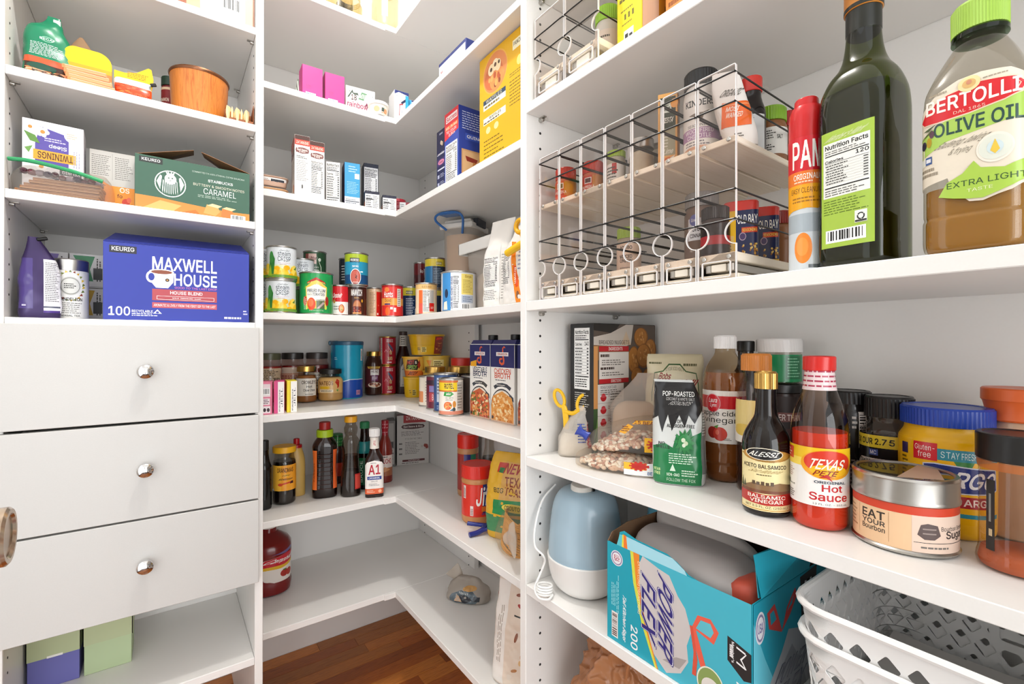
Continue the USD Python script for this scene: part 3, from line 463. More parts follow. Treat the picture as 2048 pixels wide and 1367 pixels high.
for i, (x, y, rz, w, h, lab, ex) in enumerate([(.648,1.55,-4,.05,.113,'white carton with a dark blue top and red outline beside the white tub',0), (.70,1.545,-14,.04,.103,'narrow white and navy carton with a cyan stripe at the inner corner',1)]):
    carton('white_carton', lab, 'box', (x, y+.02*ex, S1), rz, w, .06, h, 'f2f2f2', {'f': [R(0,0,1,1,'f5f5f4'), P([(0,.88),(.3,.96),(1,.9),(1,1),(0,1)],NB), P([(.0,.8),(.5,.9),(.1,.83)],NB), P([(.45,.66),(.8,.8),(.78,.7),(.5,.6)],'1f2a4a'), P([(.3,.1),(.34,.6),(.6,.64),(.62,.6),(.38,.56),(.35,.1)],'a54a52'), LN(.42,.15,.6,.5,3,'8a8fa5',.5,3,1), R(.78,0,1,.9,'2f9fd0') if not ex else R(0,0,.42,1,'2f9fd0'), R(.6,.2,.75,.26,'777'*2)], 'r': [R(0,0,1,1,NB), R(.0,0,.3,.75,'e9ebf2'), LN(.05,.1,.28,.6,4,'9096b5',.5,3,1)]})
carton('white_carton', 'white carton with a faint print, end of the row at the inner corner', 'box', (.757, 1.6, S1), -20, .035, .05, .085, 'efeeea', {'f': [LN(.2,.2,.8,.8,6,'a7a6a2',.4)]})
carton('flat_box', 'flat white box edged in dark blue with a red leaf mark', 'box', (.68, 1.162, S1), -90, .155, .075, .068, NB, {'f': [R(.01,0,.985,.86,'eceff4'), R(.3,.4,.9,.75,'c5d0e6'), *[P([(.13,.15),(.13+.1*math.cos(a)-.01,.15+.45*math.sin(a)),(.13+.11*math.cos(a)+.012,.15+.5*math.sin(a))],'a8402e') for a in (.5,.9,1.4,1.9,2.4)], LN(.35,.1,.9,.3,2,'9aa6c4',.4)], 'l': [R(0,0,1,1,NB)]})
# ---- third corner shelf
for i, (z, c, w) in enumerate([(0,'d7a77a','lower'),(.036,'c9a58f','upper')]):
    t = thing('snack_tub', '%s of two shallow clear-lidded tan tubs behind the cabinet edge' % w, 'tub', (.262, 1.61, S2+z), -4)
    part(t, 'tray', SW([(0,.07,.06,.5),(.003,.074,.064,.5),(.026,.082,.07,.5),(.027,.087,.075,.5),(.029,.087,.075,.5)]).mesh(48,(1,0)), mat(c, .4)); part(t, 'contents', SW([(.012,.068,.058,.5),(.024,.06,.05,.6),(.0255,.03,.02,.8)],0,.001,90).mesh(40), mat('5d3b35' if i else '6d6a68', .6)); part(t, 'clear_lid', SW([(.0295,.086,.074,.5),(.0335,.078,.066,.5),(.0345,.07,.06,.5)]).mesh(48,(0,1)), film('eeeae6','d8cfc8',.25))
    artwork(t, 'label_print', SW([(0,.07,.06,.5),(.026,.082,.07,.5)]).front(.006,.024,-.03,.035), [R(0,0,1,1,'f4f1ee'), R(.35,.1,.9,.8,'2c2f38'), LN(.05,.2,.3,.8,3,'88706a',.5)])
for i, (x, y, h, w) in enumerate([(.331,1.553,.183,'left'),(.374,1.556,.176,'right')]):
    carton('rice_box', '%s of two tall white cartons with red and black tops on the third corner shelf' % w, 'box', (x, y, S2), -6, .0425, .085, h, 'e9e4de',
      {'f': [R(0,0,1,1,'f4f1ec'), R(0,.93,1,1,'4a2a22'), R(0,.84,1,.93,'c8402f'), T('ZATARAINS',.1,.86,.92,.91,'f2d8c8'), E(.5,.755,.45,.05,'7c4a46'), R(.08,.72,.92,.79,'7c4a46'), T('Red Beans',.15,.745,.85,.785,'f2e6e0'), T('& Rice',.3,.72,.7,.745,'f2e6e0'), *( [LN(.12,.62,.85,.67,2,'4a4846',.45), LN(.12,.25,.9,.6,12,'9b9793',.35), T('*',.44,.12,.56,.2,'4a4846')] if i == 0 else [NF(.06,.08,.94,.68,'f4f1ec')])],
       'l': [R(0,0,1,1,'d6cdc5'), R(0,.82,1,.97,'a52f2c'), T('ZATARAINS',.15,.86,.9,.93,'e9c6bd'), R(.05,.68,.95,.79,'5d2f2f'), T('Red Beans',.12,.71,.9,.76,'e6cfc8'), LN(.1,.3,.85,.62,9,'8b847d',.35), E(.8,.13,.14,.07,'b5502e'), E(.8,.13,.08,.04,'d98a4a')]}, group='red-topped cartons')
carton('cereal_carton', 'white nutrition panel carton with a brown side, third corner shelf', 'box', (.447, 1.62, S2), -16, .043, .1, .147, '8d7f7a', {'f': [NF(0,0,1,1,'f3f2ee',cal='120')], 'l': [R(0,0,1,1,'8d7c77'), R(0,.3,1,.36,'8a3a2c'), P([(0,.36),(1,.55),(1,.3)],'9d6a5d'), E(.5,.15,.25,.1,'6d4a44'), R(0,.9,1,1,'a59c98')]})
carton('pasta_box', 'tall carton with a sky-blue panel beside the nutrition panel carton', 'box', (.504, 1.615, S2), -9, .05, .06, .163, '23283f', {'f': [R(0,0,1,1,'e9edf2'), R(0,.3,1,1,'3f9fd0'), LN(.25,.8,.85,.95,3,'bfe0f2',.4), R(.66,.68,.97,.79,'e9f2f7'), LN(.15,.36,.95,.62,8,'a5d3ec',.35), LN(.08,.05,.95,.26,6,'77808c',.4), R(.05,.2,.95,.215,'333a48')], 'l': [R(0,0,1,1,'23243a'), R(.3,.5,.5,.9,'4a3a5a'), R(.85,0,1,1,'6a5aa0')]})
carton('pasta_box', 'tall dark navy carton with a white nutrition table beside the sky-blue one', 'box', (.583, 1.655, S2), -10, .05, .06, .19, '20263a', {'f': [R(0,0,1,1,'262c40'), NF(.02,.3,.97,.93,'e6e8ea'), LN(.05,.16,.6,.28,4,'c6c9d0',.4), R(.68,.16,.92,.27,'d0d2d6')]})
for i, (x, y, h, w) in enumerate([(.551,1.545,.062,'left'),(.612,1.548,.06,'right')]):
    carton('pudding_box', '%s of two small dark cartons with white nutrition tables' % w, 'box', (x, y, S2), -14, .046, .035, h, '23263a', {'f': [R(0,0,1,1,'e4e3e1'), R(0,.86,1,1,'23263a'), LN(.06,.1,.5,.8,6,'55555a',.45), LN(.55,.1,.95,.8,8,'77777c',.4), R(.06,.55,.6,.6,'222222')], 'l': [R(0,0,1,1,'2a2a38'), R(.2,0,1,.45,'b5622e')]}, group='small dark cartons')
t = thing('seasoning_tin', 'small dark red tin behind the small dark cartons', 'tin', (.668, 1.60, S2)); part(t, 'body', cyl(.026,.06,0,36), mat('8c1f2c', .3)); lid(t, .0265, .011, .06, mat('a52a38', .3)); artwork(t, 'label_print', SW([(0,.053,.053),(.07,.053,.053)]).surf(.01,.05,-60,60), [R(0,.0,1,.4,'2a2a2e'), LN(.1,.45,.9,.9,3,'d99aa0',.4)])
carton('small_box', 'small carton with a grey table and red side at the inner corner, third corner shelf', 'box', (.668, 1.545, S2), -24, .034, .03, .047, '8c2032', {'f': [R(0,0,.62,1,'c9cacb'), LN(.05,.1,.6,.9,6,'55555a',.45), R(.62,0,1,1,'7a1c2c')]})
t, b = bag('blue_bag', 'small dark blue plastic bag at the inner corner, third corner shelf', 'bag', (.72, 1.545, S2), -40, [(0,.05,.03,.7),(.015,.06,.036,.7),(.04,.05,.024,.8),(.058,.02,.01,1)], mat('2b3a94', .25), [((.012,.04,-.02,.022), [LN(.1,.2,.9,.8,3,'c9d0ee',.4)])], noise=.008, freq=50)
t, b = bag('flour_bag', 'white and cream paper bag lying beside the dark blue bag', 'bag', (.758, 1.46, S2), -58, [(0,.135,.07,.6),(.012,.145,.08,.6),(.045,.145,.076,.6),(.07,.13,.055,.7,.006),(.082,.1,.03,.8,.012),(.09,.07,.01,.9,.02)], mat('ebe2d3', .4),
  [((.008,.068,-.06,.055), [R(0,0,1,1,'efe6d8'), T('NUTS',.1,.4,.45,.75,'7d9aa2',0,.1), P([(.1,.1),(.4,.35),(.42,.3),(.14,.05)],'c25a48'), P([(.12,.35),(.2,.2),(.22,.38)],'8aa55a'), P([(.02,.8),(.45,.9),(.5,.86),(.1,.74)],'b98a4a'), E(.75,.7,.12,.16,'dca860'), E(.85,.65,.06,.1,'b9763a'), E(.62,.2,.06,.07,'cf9a4f'), E(.9,.3,.05,.06,'6a9a58')])], noise=.006, freq=30)
carton('almond_box', 'narrow dark navy carton left of the red-topped blue rice carton', 'box', (.735, 1.305, S2), -90, .058, .1, .222, '262a4e', {'f': [R(0,0,1,1,'2a2e52'), LN(.3,.93,.8,.97,1,'c9cade',.6), E(.5,.82,.1,.03,'e9d9c0'), E(.62,.8,.1,.03,'e0c9a8'), T('cookies',.1,.655,.9,.69,'f2f2f6',0,.2), R(.05,.5,.95,.6,'4d3a6e'), E(.5,.55,.35,.035,'d98aa8'), T('Quaker',.28,.535,.72,.565,'7a1f3f'), R(.1,.44,.9,.46,'cfd2e2'), *[R(.1,v,.3,v+.05,'b9bdd6') for v in (.33,.22,.1)], *[LN(.4,v,.9,v+.06,3,'b9bdd6',.4) for v in (.33,.22,.1)]]})
carton('success_rice_box', 'red-topped blue boil-in-bag rice carton', 'box', (.715, 1.199, S2), -90, .083, .105, .234, '2f47a0', {'f': [R(0,0,1,1,'2f4aa5'), P([(0,.66),(1,.72),(1,1),(0,1)],'d8333c'), R(.1,.87,.92,.955,'f2e4e2'), T('Success',.14,.885,.88,.945,'c82a36'), R(.06,.78,.95,.83,'e8763f'), T('BOIL-IN-BAG',.1,.79,.9,.82,'f7dccb'), T('TRI-COLOR',.12,.735,.85,.77,'f5dada'), T('QUINOA',.3,.69,.75,.725,'f5dada'), NF(.06,.13,.92,.6,'f2f2ee',cal='190'), LN(.1,.07,.9,.11,1,'dfe3f2',.6)],
   'r': [R(0,0,1,1,'2b3f94'), LN(.1,.72,.95,.95,8,'c9d0ea',.4), R(.2,.6,.9,.68,'3a55b5'), T('QUINOA',.25,.62,.85,.66,'f2f2f6'), R(.08,.08,.98,.48,'c99a6a'), R(.12,.1,.98,.46,'d9ae7d'), P([(.2,.4),(.6,.38),(.55,.33),(.25,.34)],'8a2f22'), BL(.2,.13,.9,.3,20,['b5743a','e0c08a','8f5a2c'],.05,4)]}, rx=0)
YW_ = 'dea60c'
carton('waffle_mix_box', 'large yellow carton with a round picture of waffles', 'box', (.715, .927, S2), -90, .2, .13, .285, YW_, {'f': [R(0,0,1,1,'e3ae12'), E(.35,.8,.27,.18,'e9b04a',36), E(.35,.8,.255,.168,'dd8a52',36), E(.32,.78,.2,.12,'c96a3c'), E(.4,.73,.16,.09,'e0914f'), E(.36,.86,.07,.05,'f5e3c0'), E(.27,.84,.07,.05,'f3dcb0'), E(.42,.84,.06,.05,'f3dcb0'), E(.36,.86,.025,.018,'5d3a24'), E(.27,.84,.025,.018,'4d3020'), E(.44,.86,.02,.016,'3d2a1c'), BL(.2,.68,.5,.78,10,['b5532c','e8a55c','8a3f22'],.025,6), R(.09,.57,.58,.61,'24405a'), R(.09,.52,.58,.57,'f5f0dc'), LN(.12,.53,.56,.56,1,'7a6a3a',.6), T('WAFFLES',.15,.575,.5,.605,'e6e0c0',b=0), R(.09,.39,.58,.45,'f5f0dc'), T('WAFFLES',.22,.42,.48,.445,'4a4030'), LN(.1,.395,.56,.415,1,'5a5030',.6), E(.2,.33,.05,.03,'f7e59a'), E(.38,.33,.05,.03,'f7e59a'), LN(.1,.05,.55,.26,6,'7a6410',.3,4), LN(.66,.4,.98,.62,8,'7a6410',.3,5), R(.72,.85,.98,.93,'f5eecb'), T('PANCAKES',.74,.88,.97,.915,'4a4030'), E(.85,.74,.05,.04,'f7e07a'), LN(.66,.64,.98,.68,2,'8a7418',.4)],
   'l': [R(0,0,1,1,'dfa90f'), P([(.2,.78),(.5,.96),(.8,.85),(.8,.8)],'2a4258'), LN(.2,.72,.8,.78,2,'3a3a30',.5), R(.05,.3,.95,.7,'f5f3ea'), LN(.1,.33,.9,.67,12,'66645c',.4), R(.08,.6,.92,.62,'333'*2), R(.08,.5,.92,.51,'333'*2), R(.08,.38,.92,.395,'333'*2), LN(.1,.05,.9,.25,8,'8a7010',.35)]})
# ---- fourth corner shelf: tins
def corn(u=0): return [R(0,0,1,1,'e3e9ee'), R(0,0,1,.42,'dfe6c0'), BL(.18,.05,.85,.34,60,['f5c51f','f2b312','ffe05a','f7d23a'],.045,9,2.2), R(0,0,1,.09,'6a9a35'), P([(.27,.1),(.36,.1),(.38,.6),(.34,.8),(.29,.6)],'2f7a35'), E(.32,.66,.035,.2,'3d8a3f'), P([(.25,.05),(.33,.05),(.31,.42)],'a5c52f'), P([(.69,.3),(.76,.42),(.74,.28)],'4a8a35'), T('Green Giant',.45,.87,.61,.93,'4a5560',0,.2,0,0), T('steam',.42,.72,.63,.86,'2f3a44',b=0), T('CRISP',.42,.54,.63,.7,'2f3a44',b=0), T('super sweet yellow corn',.43,.47,.63,.5,'c06a70',b=0), LN(.45,.42,.6,.45,1,'b98a7a',.6)]
def steam(label, x, y, z, rz, r=.0425, h=.099, grp='steamed corn tins'): return can('corn_can', label, (x, y, S3+z), rz, r, h, 'dfe5ea', corn(), grp)
steam('lower of two stacked pale blue corn tins at the left end', .2755, 1.548, 0, -10)
steam('upper of two stacked pale blue corn tins at the left end', .2775, 1.550, .0995, -6)
steam('pale blue corn tin in the second row, on a tin behind the tomato tin', .355, 1.64, .088, -16, .0375, .096)
steam('pale blue corn tin at the back left corner, top of its stack', .235, 1.66, .109, 20, .037, .1)
can('corn_can', 'plain pale tin under the back left corn tin', (.235, 1.66, S3), 20, .037, .108, 'dfe5ea', corn(), 'steamed corn tins')
can('corn_can', 'tin with a green label under the corn tin behind the tomato tin', (.355, 1.64, S3), 30, .0375, .087, '3d6a38', [R(0,0,1,1,'3d6a38'), R(.3,.5,.6,.8,'e6e9d8')])
can('corn_can', 'dark green sweetcorn tin on top, behind the tomato tin', (.4, 1.665, S3+.11), -18, .0375, .107, '2a4f33', [R(0,0,1,1,'2c5236'), R(.38,.6,.55,.95,'d9b8ae'), R(.3,.6,.38,.95,'8a4a44'), T('Libbys',.39,.7,.545,.86,'5a1a1a',0,.3), E(.62,.75,.03,.06,'dfe6d8'), T('Naturals',.42,.46,.6,.52,'e6ecdf',b=0), T('Corn',.45,.3,.61,.44,'f2f5ea'), P([(.55,.9),(.66,.5),(.67,.1),(.65,.1),(.64,.5)],'cfd9c5'), R(0,0,1,.18,'9ab84a'), E(.42,.22,.04,.08,'5d3a20')])
can('corn_can', 'tin standing under the dark green sweetcorn tin', (.4, 1.665, S3), 0, .0375, .109, '35633f', [R(0,0,1,1,'35633f'), R(.4,.3,.6,.7,'dfe6d0')])
can('tomato_can', 'large green peeled plum tomato tin at the front left', (.379, 1.558, S3), -14, .0505, .131, '1f9a50', [R(0,0,1,1,'1f9a50'), P([(.35,.1),(.65,.1),(.66,.66),(.6,.72),(.56,.83),(.5,.86),(.44,.83),(.4,.72),(.34,.66)],'f0d25a'), P([(.365,.3),(.635,.3),(.645,.63),(.59,.66),(.5,.74),(.41,.66),(.355,.63)],'f6f3e6'), P([(.36,.73),(.5,.83),(.64,.73),(.63,.78),(.5,.9),(.37,.78)],'b5301f'), T('TUTTOROSSO',.375,.71,.625,.8,'f5d77a',0,0,.35), T('PEELED PLUM',.37,.52,.63,.6,'2f3a50'), T('ITALIAN STYLE',.37,.44,.44,.48,'55605a',b=0), T('TOMATOES',.45,.43,.62,.5,'2f3a50'), E(.43,.22,.06,.16,'e2502c'), E(.42,.25,.04,.1,'ef7a4a'), P([(.5,.1),(.62,.1),(.62,.34),(.5,.34)],'5a6a4a'), P([(.5,.1),(.6,.28),(.62,.24),(.54,.1)],'b9a5a0'), T('with basil',.5,.3,.62,.36,'e6e6d8',0,.3), E(.33,.3,.035,.12,'d2452a'), E(.66,.3,.03,.12,'a52f24'), P([(.3,.6),(.35,.75),(.33,.6)],'5fae3a'), E(.36,.13,.02,.05,'c9e05a'), E(.64,.13,.02,.05,'c9e05a'), T('NET WT 28 OZ (1 LB 12 OZ) 794g',.4,.035,.6,.07,'e6f2dc',b=0), LN(.3,.08,.36,.4,2,'cfe8d0',.4,2,1)])
can('soup_can', 'red and white soup tin between the tomato tin and the sloppy joe tin', (.456, 1.575, S3), -30, .0325, .1, 'cf1f2a', [R(0,0,1,1,'f3efe9'), R(0,.45,1,1,'cf1f2a'), T('Campbells',.37,.55,.6,.76,'f7f2ee',0,.35), E(.42,.46,.03,.07,'b98a4a'), T('HOMESTYLE',.4,.25,.6,.3,'3a3a3a'), T('Chicken Noodle',.4,.16,.6,.22,'3a3a3a'), E(.6,.2,.07,.16,'cf6a3c'), E(.6,.22,.045,.1,'e9b074'), BL(.57,.1,.63,.3,8,['d98a3a','f2d59a','8aa04a'],.012,2)])
can('sloppy_joe_can', 'dark brown sloppy joe tin with a burger, under the blue soup tin', (.506, 1.562, S3), -14, .0345, .1, '3f1f18', [R(0,0,1,1,'3f1f18'), T('MANWICH',.36,.68,.62,.92,'f7f4ef'), T('ORIGINAL',.43,.58,.55,.64,'c99a5a'), E(.5,.28,.1,.26,'9a4a2c',24,0,180), E(.5,.3,.085,.2,'c07a4a',24,0,180), R(.41,.08,.59,.28,'5d2318'), BL(.41,.08,.59,.28,34,['8a2f22','a5402c','6d2018','c0553a'],.014,5,2), R(.4,.02,.6,.08,'d99a5c'), E(.62,.5,.02,.06,'e0a02c'), R(0,.95,1,1,'2a1410')])
can('soup_can', 'blue tomato soup tin with a lime band and a bowl, on the sloppy joe tin', (.506, 1.562, S3+.1005), -18, .0385, .107, '1d7ea5', [R(0,0,1,1,'1d4a78'), R(0,.3,1,.78,'2a93b5'), R(0,.74,1,1,'a9bd2c'), R(.36,.72,.56,.86,'1f2430'), T('PROGRESSO',.375,.745,.548,.835,'f2f2ee'), T('TOMATO BASIL',.41,.55,.54,.61,'f2f5f6'), E(.48,.22,.115,.28,'f2efe9',30), E(.48,.22,.1,.25,'9a3a30',30), E(.48,.22,.09,.22,'c25a48',30), P([(.46,.3),(.5,.25),(.47,.2),(.52,.14),(.5,.2),(.52,.26)],'4a1f1c'), R(.42,.03,.54,.05,'f0d8d0'), R(.58,.38,.64,.42,'e6eef2')])
can('soup_can', 'dark soup tin half hidden behind the blue tomato soup tin', (.513, 1.652, S3+.1), -20, .038, .103, '2b3038', [R(0,0,1,1,'2b3038'), LN(.3,.2,.5,.8,6,'e0e0dc',.4)])
can('soup_can', 'dark tin under the soup tin behind the blue one', (.513, 1.652, S3), -20, .038, .099, '3d3030', [R(0,0,1,1,'3d3030')])
can('soup_can', 'cream and red tin turned sideways, right of the sloppy joe tin', (.585, 1.618, S3), -10, .0295, .105, 'd9b48f', [R(0,0,1,1,'d9b48f'), LN(.33,.1,.5,.88,14,'8a6a52',.4), R(.54,.0,.8,.9,'d4231c'), R(.56,.04,.6,.12,'f5e6dc'), T('QUALITY',.4,.92,.6,.97,'f2e4cf'), E(.6,.4,.02,.03,'e8604a')])
can('bean_can', 'red and orange bean tin beside the inner corner of the can shelf', (.624, 1.545, S3), -34, .0375, .112, 'd92a2c', [R(0,0,1,1,'dc3530'), R(0,.34,1,.58,'f2a24a'), T('Hunts',.34,.6,.56,.8,'f7f2ee'), T('Diced',.37,.45,.52,.56,'5a3a20',b=0), R(.36,.35,.5,.4,'4a2a6a'), E(.42,.86,.06,.08,'e8803f'), E(.44,.14,.06,.14,'ee6a30'), R(.5,.2,.56,.28,'f2ebe2'), R(.58,.12,.635,.26,'efe9e4'), R(.66,.3,.76,.9,'e6ddd2'), LN(.67,.32,.75,.88,9,'7a706a',.45), R(0,.95,1,1,'b5201f')])
can('soup_can', 'navy soup tin with a yellow band right of the bean tin', (.715, 1.6, S3), -8, .0325, .116, '1f3558', [R(0,0,1,1,'1f3558'), R(0,.74,1,1,'cfc238'), R(.3,.78,.5,.9,'3a3f2c'), T('PROGRESSO',.31,.8,.49,.88,'e6e2b0'), LN(.3,.08,.56,.66,10,'cfd9e6',.4), R(.56,.05,.62,.3,'e6e9ec')])
can('bean_can', 'cream tin with a nutrition table and red square at the inner corner', (.672, 1.382, S3), -26, .0355, .103, 'e6c79a', [R(0,0,1,1,'ecd7b8'), R(0,.84,1,1,'e8bf7c'), T('BLUE RUNNER',.4,.88,.62,.95,'b5823a'), R(.32,.0,.42,.8,'e86a2c'), R(.32,.0,.42,.35,'e05a4a'), NF(.42,.05,.58,.82,'f2efe9'), R(.58,.36,.68,.8,'b9b4ae'), R(.57,.08,.69,.36,'d2281f'), T('QUALITY',.6,.16,.67,.24,'f2c9c0')])
can('soup_can', 'blue soup tin with a yellow band stacked at the back, right of the corner', (.76, 1.49, S3+.1), -24, .0385, .108, '235f8a', [R(0,0,1,1,'2b3a4e'), R(0,.0,.42,.74,'2a75a8'), R(0,.74,1,1,'d9c23c'), R(.5,.78,.64,.9,'8a7a1c'), T('SERVING',.51,.8,.63,.88,'f2ecc0'), LN(.44,.1,.66,.68,10,'8fa5ba',.35)])
can('soup_can', 'navy tin under the yellow-banded blue soup tin', (.76, 1.49, S3), -24, .0385, .099, '26364e', [R(0,0,1,1,'26364e'), R(0,.8,1,1,'cfc04a')])
t = can('chili_can', 'narrow dark red tin at the back corner of the can shelf', (.8, 1.7, S3+.118), -20, .026, .108, '6a1f24', [R(0,0,1,1,'5a2428'), R(0,.55,1,1,'7a2228'), T('Ro',.48,.62,.6,.76,'efe4e2'), P([(.58,.1),(.66,.4),(.62,.8),(.72,.8),(.72,.1)],'b9bcc2')])
can('chili_can', 'dark tin under the narrow dark red tin', (.8, 1.7, S3), 0, .03, .117, '4a2a28', [R(0,0,1,1,'4a2a28')])
can('coffee_can', 'large blue and pale yellow tin with a barcode on the right of the can shelf', (.69, 1.205, S3), -33, .0525, .118, 'dfe3ea', [R(0,0,1,1,'e3e6ec'), R(.24,.0,.4,1,'3f8fcf'), E(.33,.45,.03,.12,'2a3a55'), P([(.27,.02),(.35,.02),(.34,.25),(.28,.22)],'f2e9d8'), T('DARK RED KIDNEY BEANS',.4,.05,.432,.9,'2f4a7a',90), NF(.435,.03,.52,.95,'eef0f2'), R(.55,.42,.74,.97,'ecd878'), T('Goya',.6,.85,.7,.94,'a5801f'), LN(.57,.46,.72,.82,9,'a58a3a',.35), BC(.55,.02,.68,.18), R(.55,.2,.74,.4,'b9c3d4'), LN(.57,.22,.72,.38,3,'6a7a9a',.4)], cat='can')
t = thing('red_lid_jar', 'jar with a flat red lid behind the large blue tin', 'jar', (.84, 1.47, S3)); part(t, 'body', cyl(.034,.152,0,36,.004), mat('d9c9b5', .4)); lid(t, .036, .026, .152, mat('cf2f26', .3), ribs=36)
t = thing('pitcher', 'clear plastic pitcher with a blue rimmed spout beside the clear bin', 'pitcher', (.815, 1.385, S3), -60)
PB = mat('2f64a5', .3)
part(t, 'body', SW([(0,.1,.1,.8),(.01,.108,.108,.8),(.2,.125,.125,.8),(.29,.128,.128,.8)]).mesh(48,(1,0)), film('e9e4de','d6cfc6',.35)); part(t, 'contents', SW([(.004,.098,.098,.8),(.12,.108,.108,.8),(.24,.112,.112,.8),(.27,.114,.114,.8)]).mesh(40), mat('d8ab78', .6))
part(t, 'spout', cat_(tube(arc([(-.03,-.066,.285),(-.05,-.1,.31),(-.03,-.112,.326),(.03,-.112,.326),(.05,-.1,.31),(.03,-.066,.27)]), .004, 8), sheet((-.03,-.066,.33),(.03,-.066,.33),(.03,-.112,.326),(-.03,-.112,.326), th=.004)), PB); part(t, 'lid', cat_(box(-.062,.062,-.062,.062,.29,.31,.004), box(-.05,.05,-.05,.05,.31,.322,.004)), mat('d9d5ce', .35)); part(t, 'latch', box(.05,.068,-.03,.03,.3,.325,.002), mat('23262e', .4))
BF_ = film('f1ece6','e2d9d0',.42)
t = thing('storage_bin', 'large clear plastic bin with a white clip lid behind the flour bags', 'bin', (.80, 1.09, S3), -90)
part(t, 'body', SW([(0,.27,.13,.35),(.006,.278,.138,.35),(.19,.3,.155,.35),(.2,.3,.155,.35)]).mesh(64,(1,0)), BF_); part(t, 'lid', cat_(box(-.158,.158,-.084,.084,.2,.205,.002), box(-.16,.16,-.086,-.08,.178,.212,.002), box(-.16,.16,.08,.086,.178,.212,.002), box(-.16,-.154,-.086,.086,.178,.212,.002), box(.154,.16,-.086,.086,.178,.212,.002)), mat('eeece7', .35)); part(t, 'seal', box(-.151,.151,-.079,.079,.188,.1985,.002), mat('8a8883', .5)); part(t, 'contents', SW([(.004,.26,.12,.4),(.1,.27,.13,.4),(.12,.24,.1,.5)],0,.004,40).mesh(50), mat('d9c9b4', .7))
artwork(t, 'scuff_print', SW([(0,.27,.13,.35),(.2,.3,.155,.35)]).front(.03,.12,-.12,.0), [P([(.1,.5),(.3,.3),(.5,.2),(.55,.45),(.7,.6),(.66,.9),(.5,.8),(.4,.55)],'c9b7ac'), *[P([(.75,.6),(.75+.1*math.cos(a),.6+.16*math.sin(a)),(.75+.1*math.cos(a+.3),.6+.16*math.sin(a+.3))],'8a5a5a') for a in np.arange(0,6,.9)]])
def fl(o): return [R(0,0,1,1,'eeebe6'), NF(.06,.3,.92,.82,'f1efeb',cal=o), LN(.1,.1,.9,.27,6,'8b8883',.4)]
t, b = bag('flour_bag', 'tall white paper flour bag with a nutrition table and pinched top', 'bag', (.69, .985, S3), -80, [(0,.092,.05,.45),(.01,.098,.056,.45),(.06,.1,.056,.5),(.14,.098,.05,.6),(.17,.09,.036,.7),(.2,.082,.02,.8,.004),(.226,.085,.006,.9,.008)], mat('e9e5de', .45), [((.006,.16,-.044,.02), fl('110')), ((.006,.15,.022,.046), [R(0,0,1,1,'e4e0da'), LN(.15,.1,.85,.9,16,'9a968f',.35)])], noise=.004)
t, b = bag('sugar_bag', 'white bag with a slanting orange strip, at the right end of the can shelf', 'bag', (.675, .868, S3), -84, [(0,.11,.05,.45),(.01,.116,.056,.45),(.08,.116,.058,.5),(.13,.108,.05,.6),(.165,.09,.03,.7,.004),(.19,.08,.008,.9,.012)], mat('e6e2dc', .4), [((.006,.15,-.052,.05), [R(0,0,1,1,'e8e4de'), NF(.0,.3,.3,.85,'ebe8e3'), P([(.3,1),(.44,.98),(.52,.6),(.7,0),(.5,0),(.38,.5)],'f28a1f'), P([(.42,.6),(.52,.58),(.6,.25),(.5,.24)],'e2501c'), T('Brown',.47,.3,.53,.56,'fbe3c8',100 if 0 else 270), E(.56,.12,.05,.06,'8a5a3a'), LN(.58,.5,.95,.9,6,'8f94b5',.35), R(.5,.88,.98,.93,'3a3a8a')])], noise=.005)
t = thing('bag_clip', 'yellow banana-shaped clip on top of the bag with the orange strip', 'clip', (.64, .87, S3+.12), -84)
part(t, 'clip_arm', tube(arc([(-.014,-.004,0),(.01,-.006,.006),(.04,-.006,.014),(.06,-.004,.018)]), .0085, 12), mat('f2c21a', .35)); part(t, 'clip_ring', tube([(.03+.014*math.cos(a),-.004,.055+.014*math.sin(a)) for a in np.linspace(0,2*PI,24,endpoint=False)], .0055, 10, True), mat('e8ae18', .35)); part(t, 'clip_spring', tube(arc([(.03,-.004,.04),(.036,-.005,.03),(.04,-.006,.016)]), .0035, 8), mat('e8ae18', .35))
# ================================================================ CORNER SHELVES, lower three
# ---- broth shelf
DKL = mat('2a1a16', .3)
def jar(name, label, cat, loc, rz, r, h, fill, capm, caph=.014, capr=None, zone=None, items=None, group=None, rows=None, sq=1, gl='f1efe8', ribs=0, body=None):
    t = thing(name, label, cat, loc, rz, group); q = sq
    rows = rows or [(.0,.80),(.003,.94),(.008,1),(.72,1),(.80,.93),(.86,.80),(.885,.76),(1.,.76)]
    H = h-caph
    L = [((z if z < .1 else z*H), 2*r*k, 2*r*k, q) for z, k in rows]
    part(t, 'contents', SW([(z*.97+.002, w*.93, d*.93, e, 0, 0) for z, w, d, e, *_ in np.array(SW(L).L)][:-2]).mesh(40), mat(fill, .35))
    part(t, 'glass', SW(L).mesh(44, (1, 0)), body or glass(gl))
    lid(t, capr or r*.82, caph+.003, H-.003, capm, ribs=ribs)
    if items: artwork(t, 'label', SW([(z, w+.0008, d+.0008, e, 0, 0) for z, w, d, e, *_ in SW(L).L]).surf(*zone), items, PRINTG)
    return t
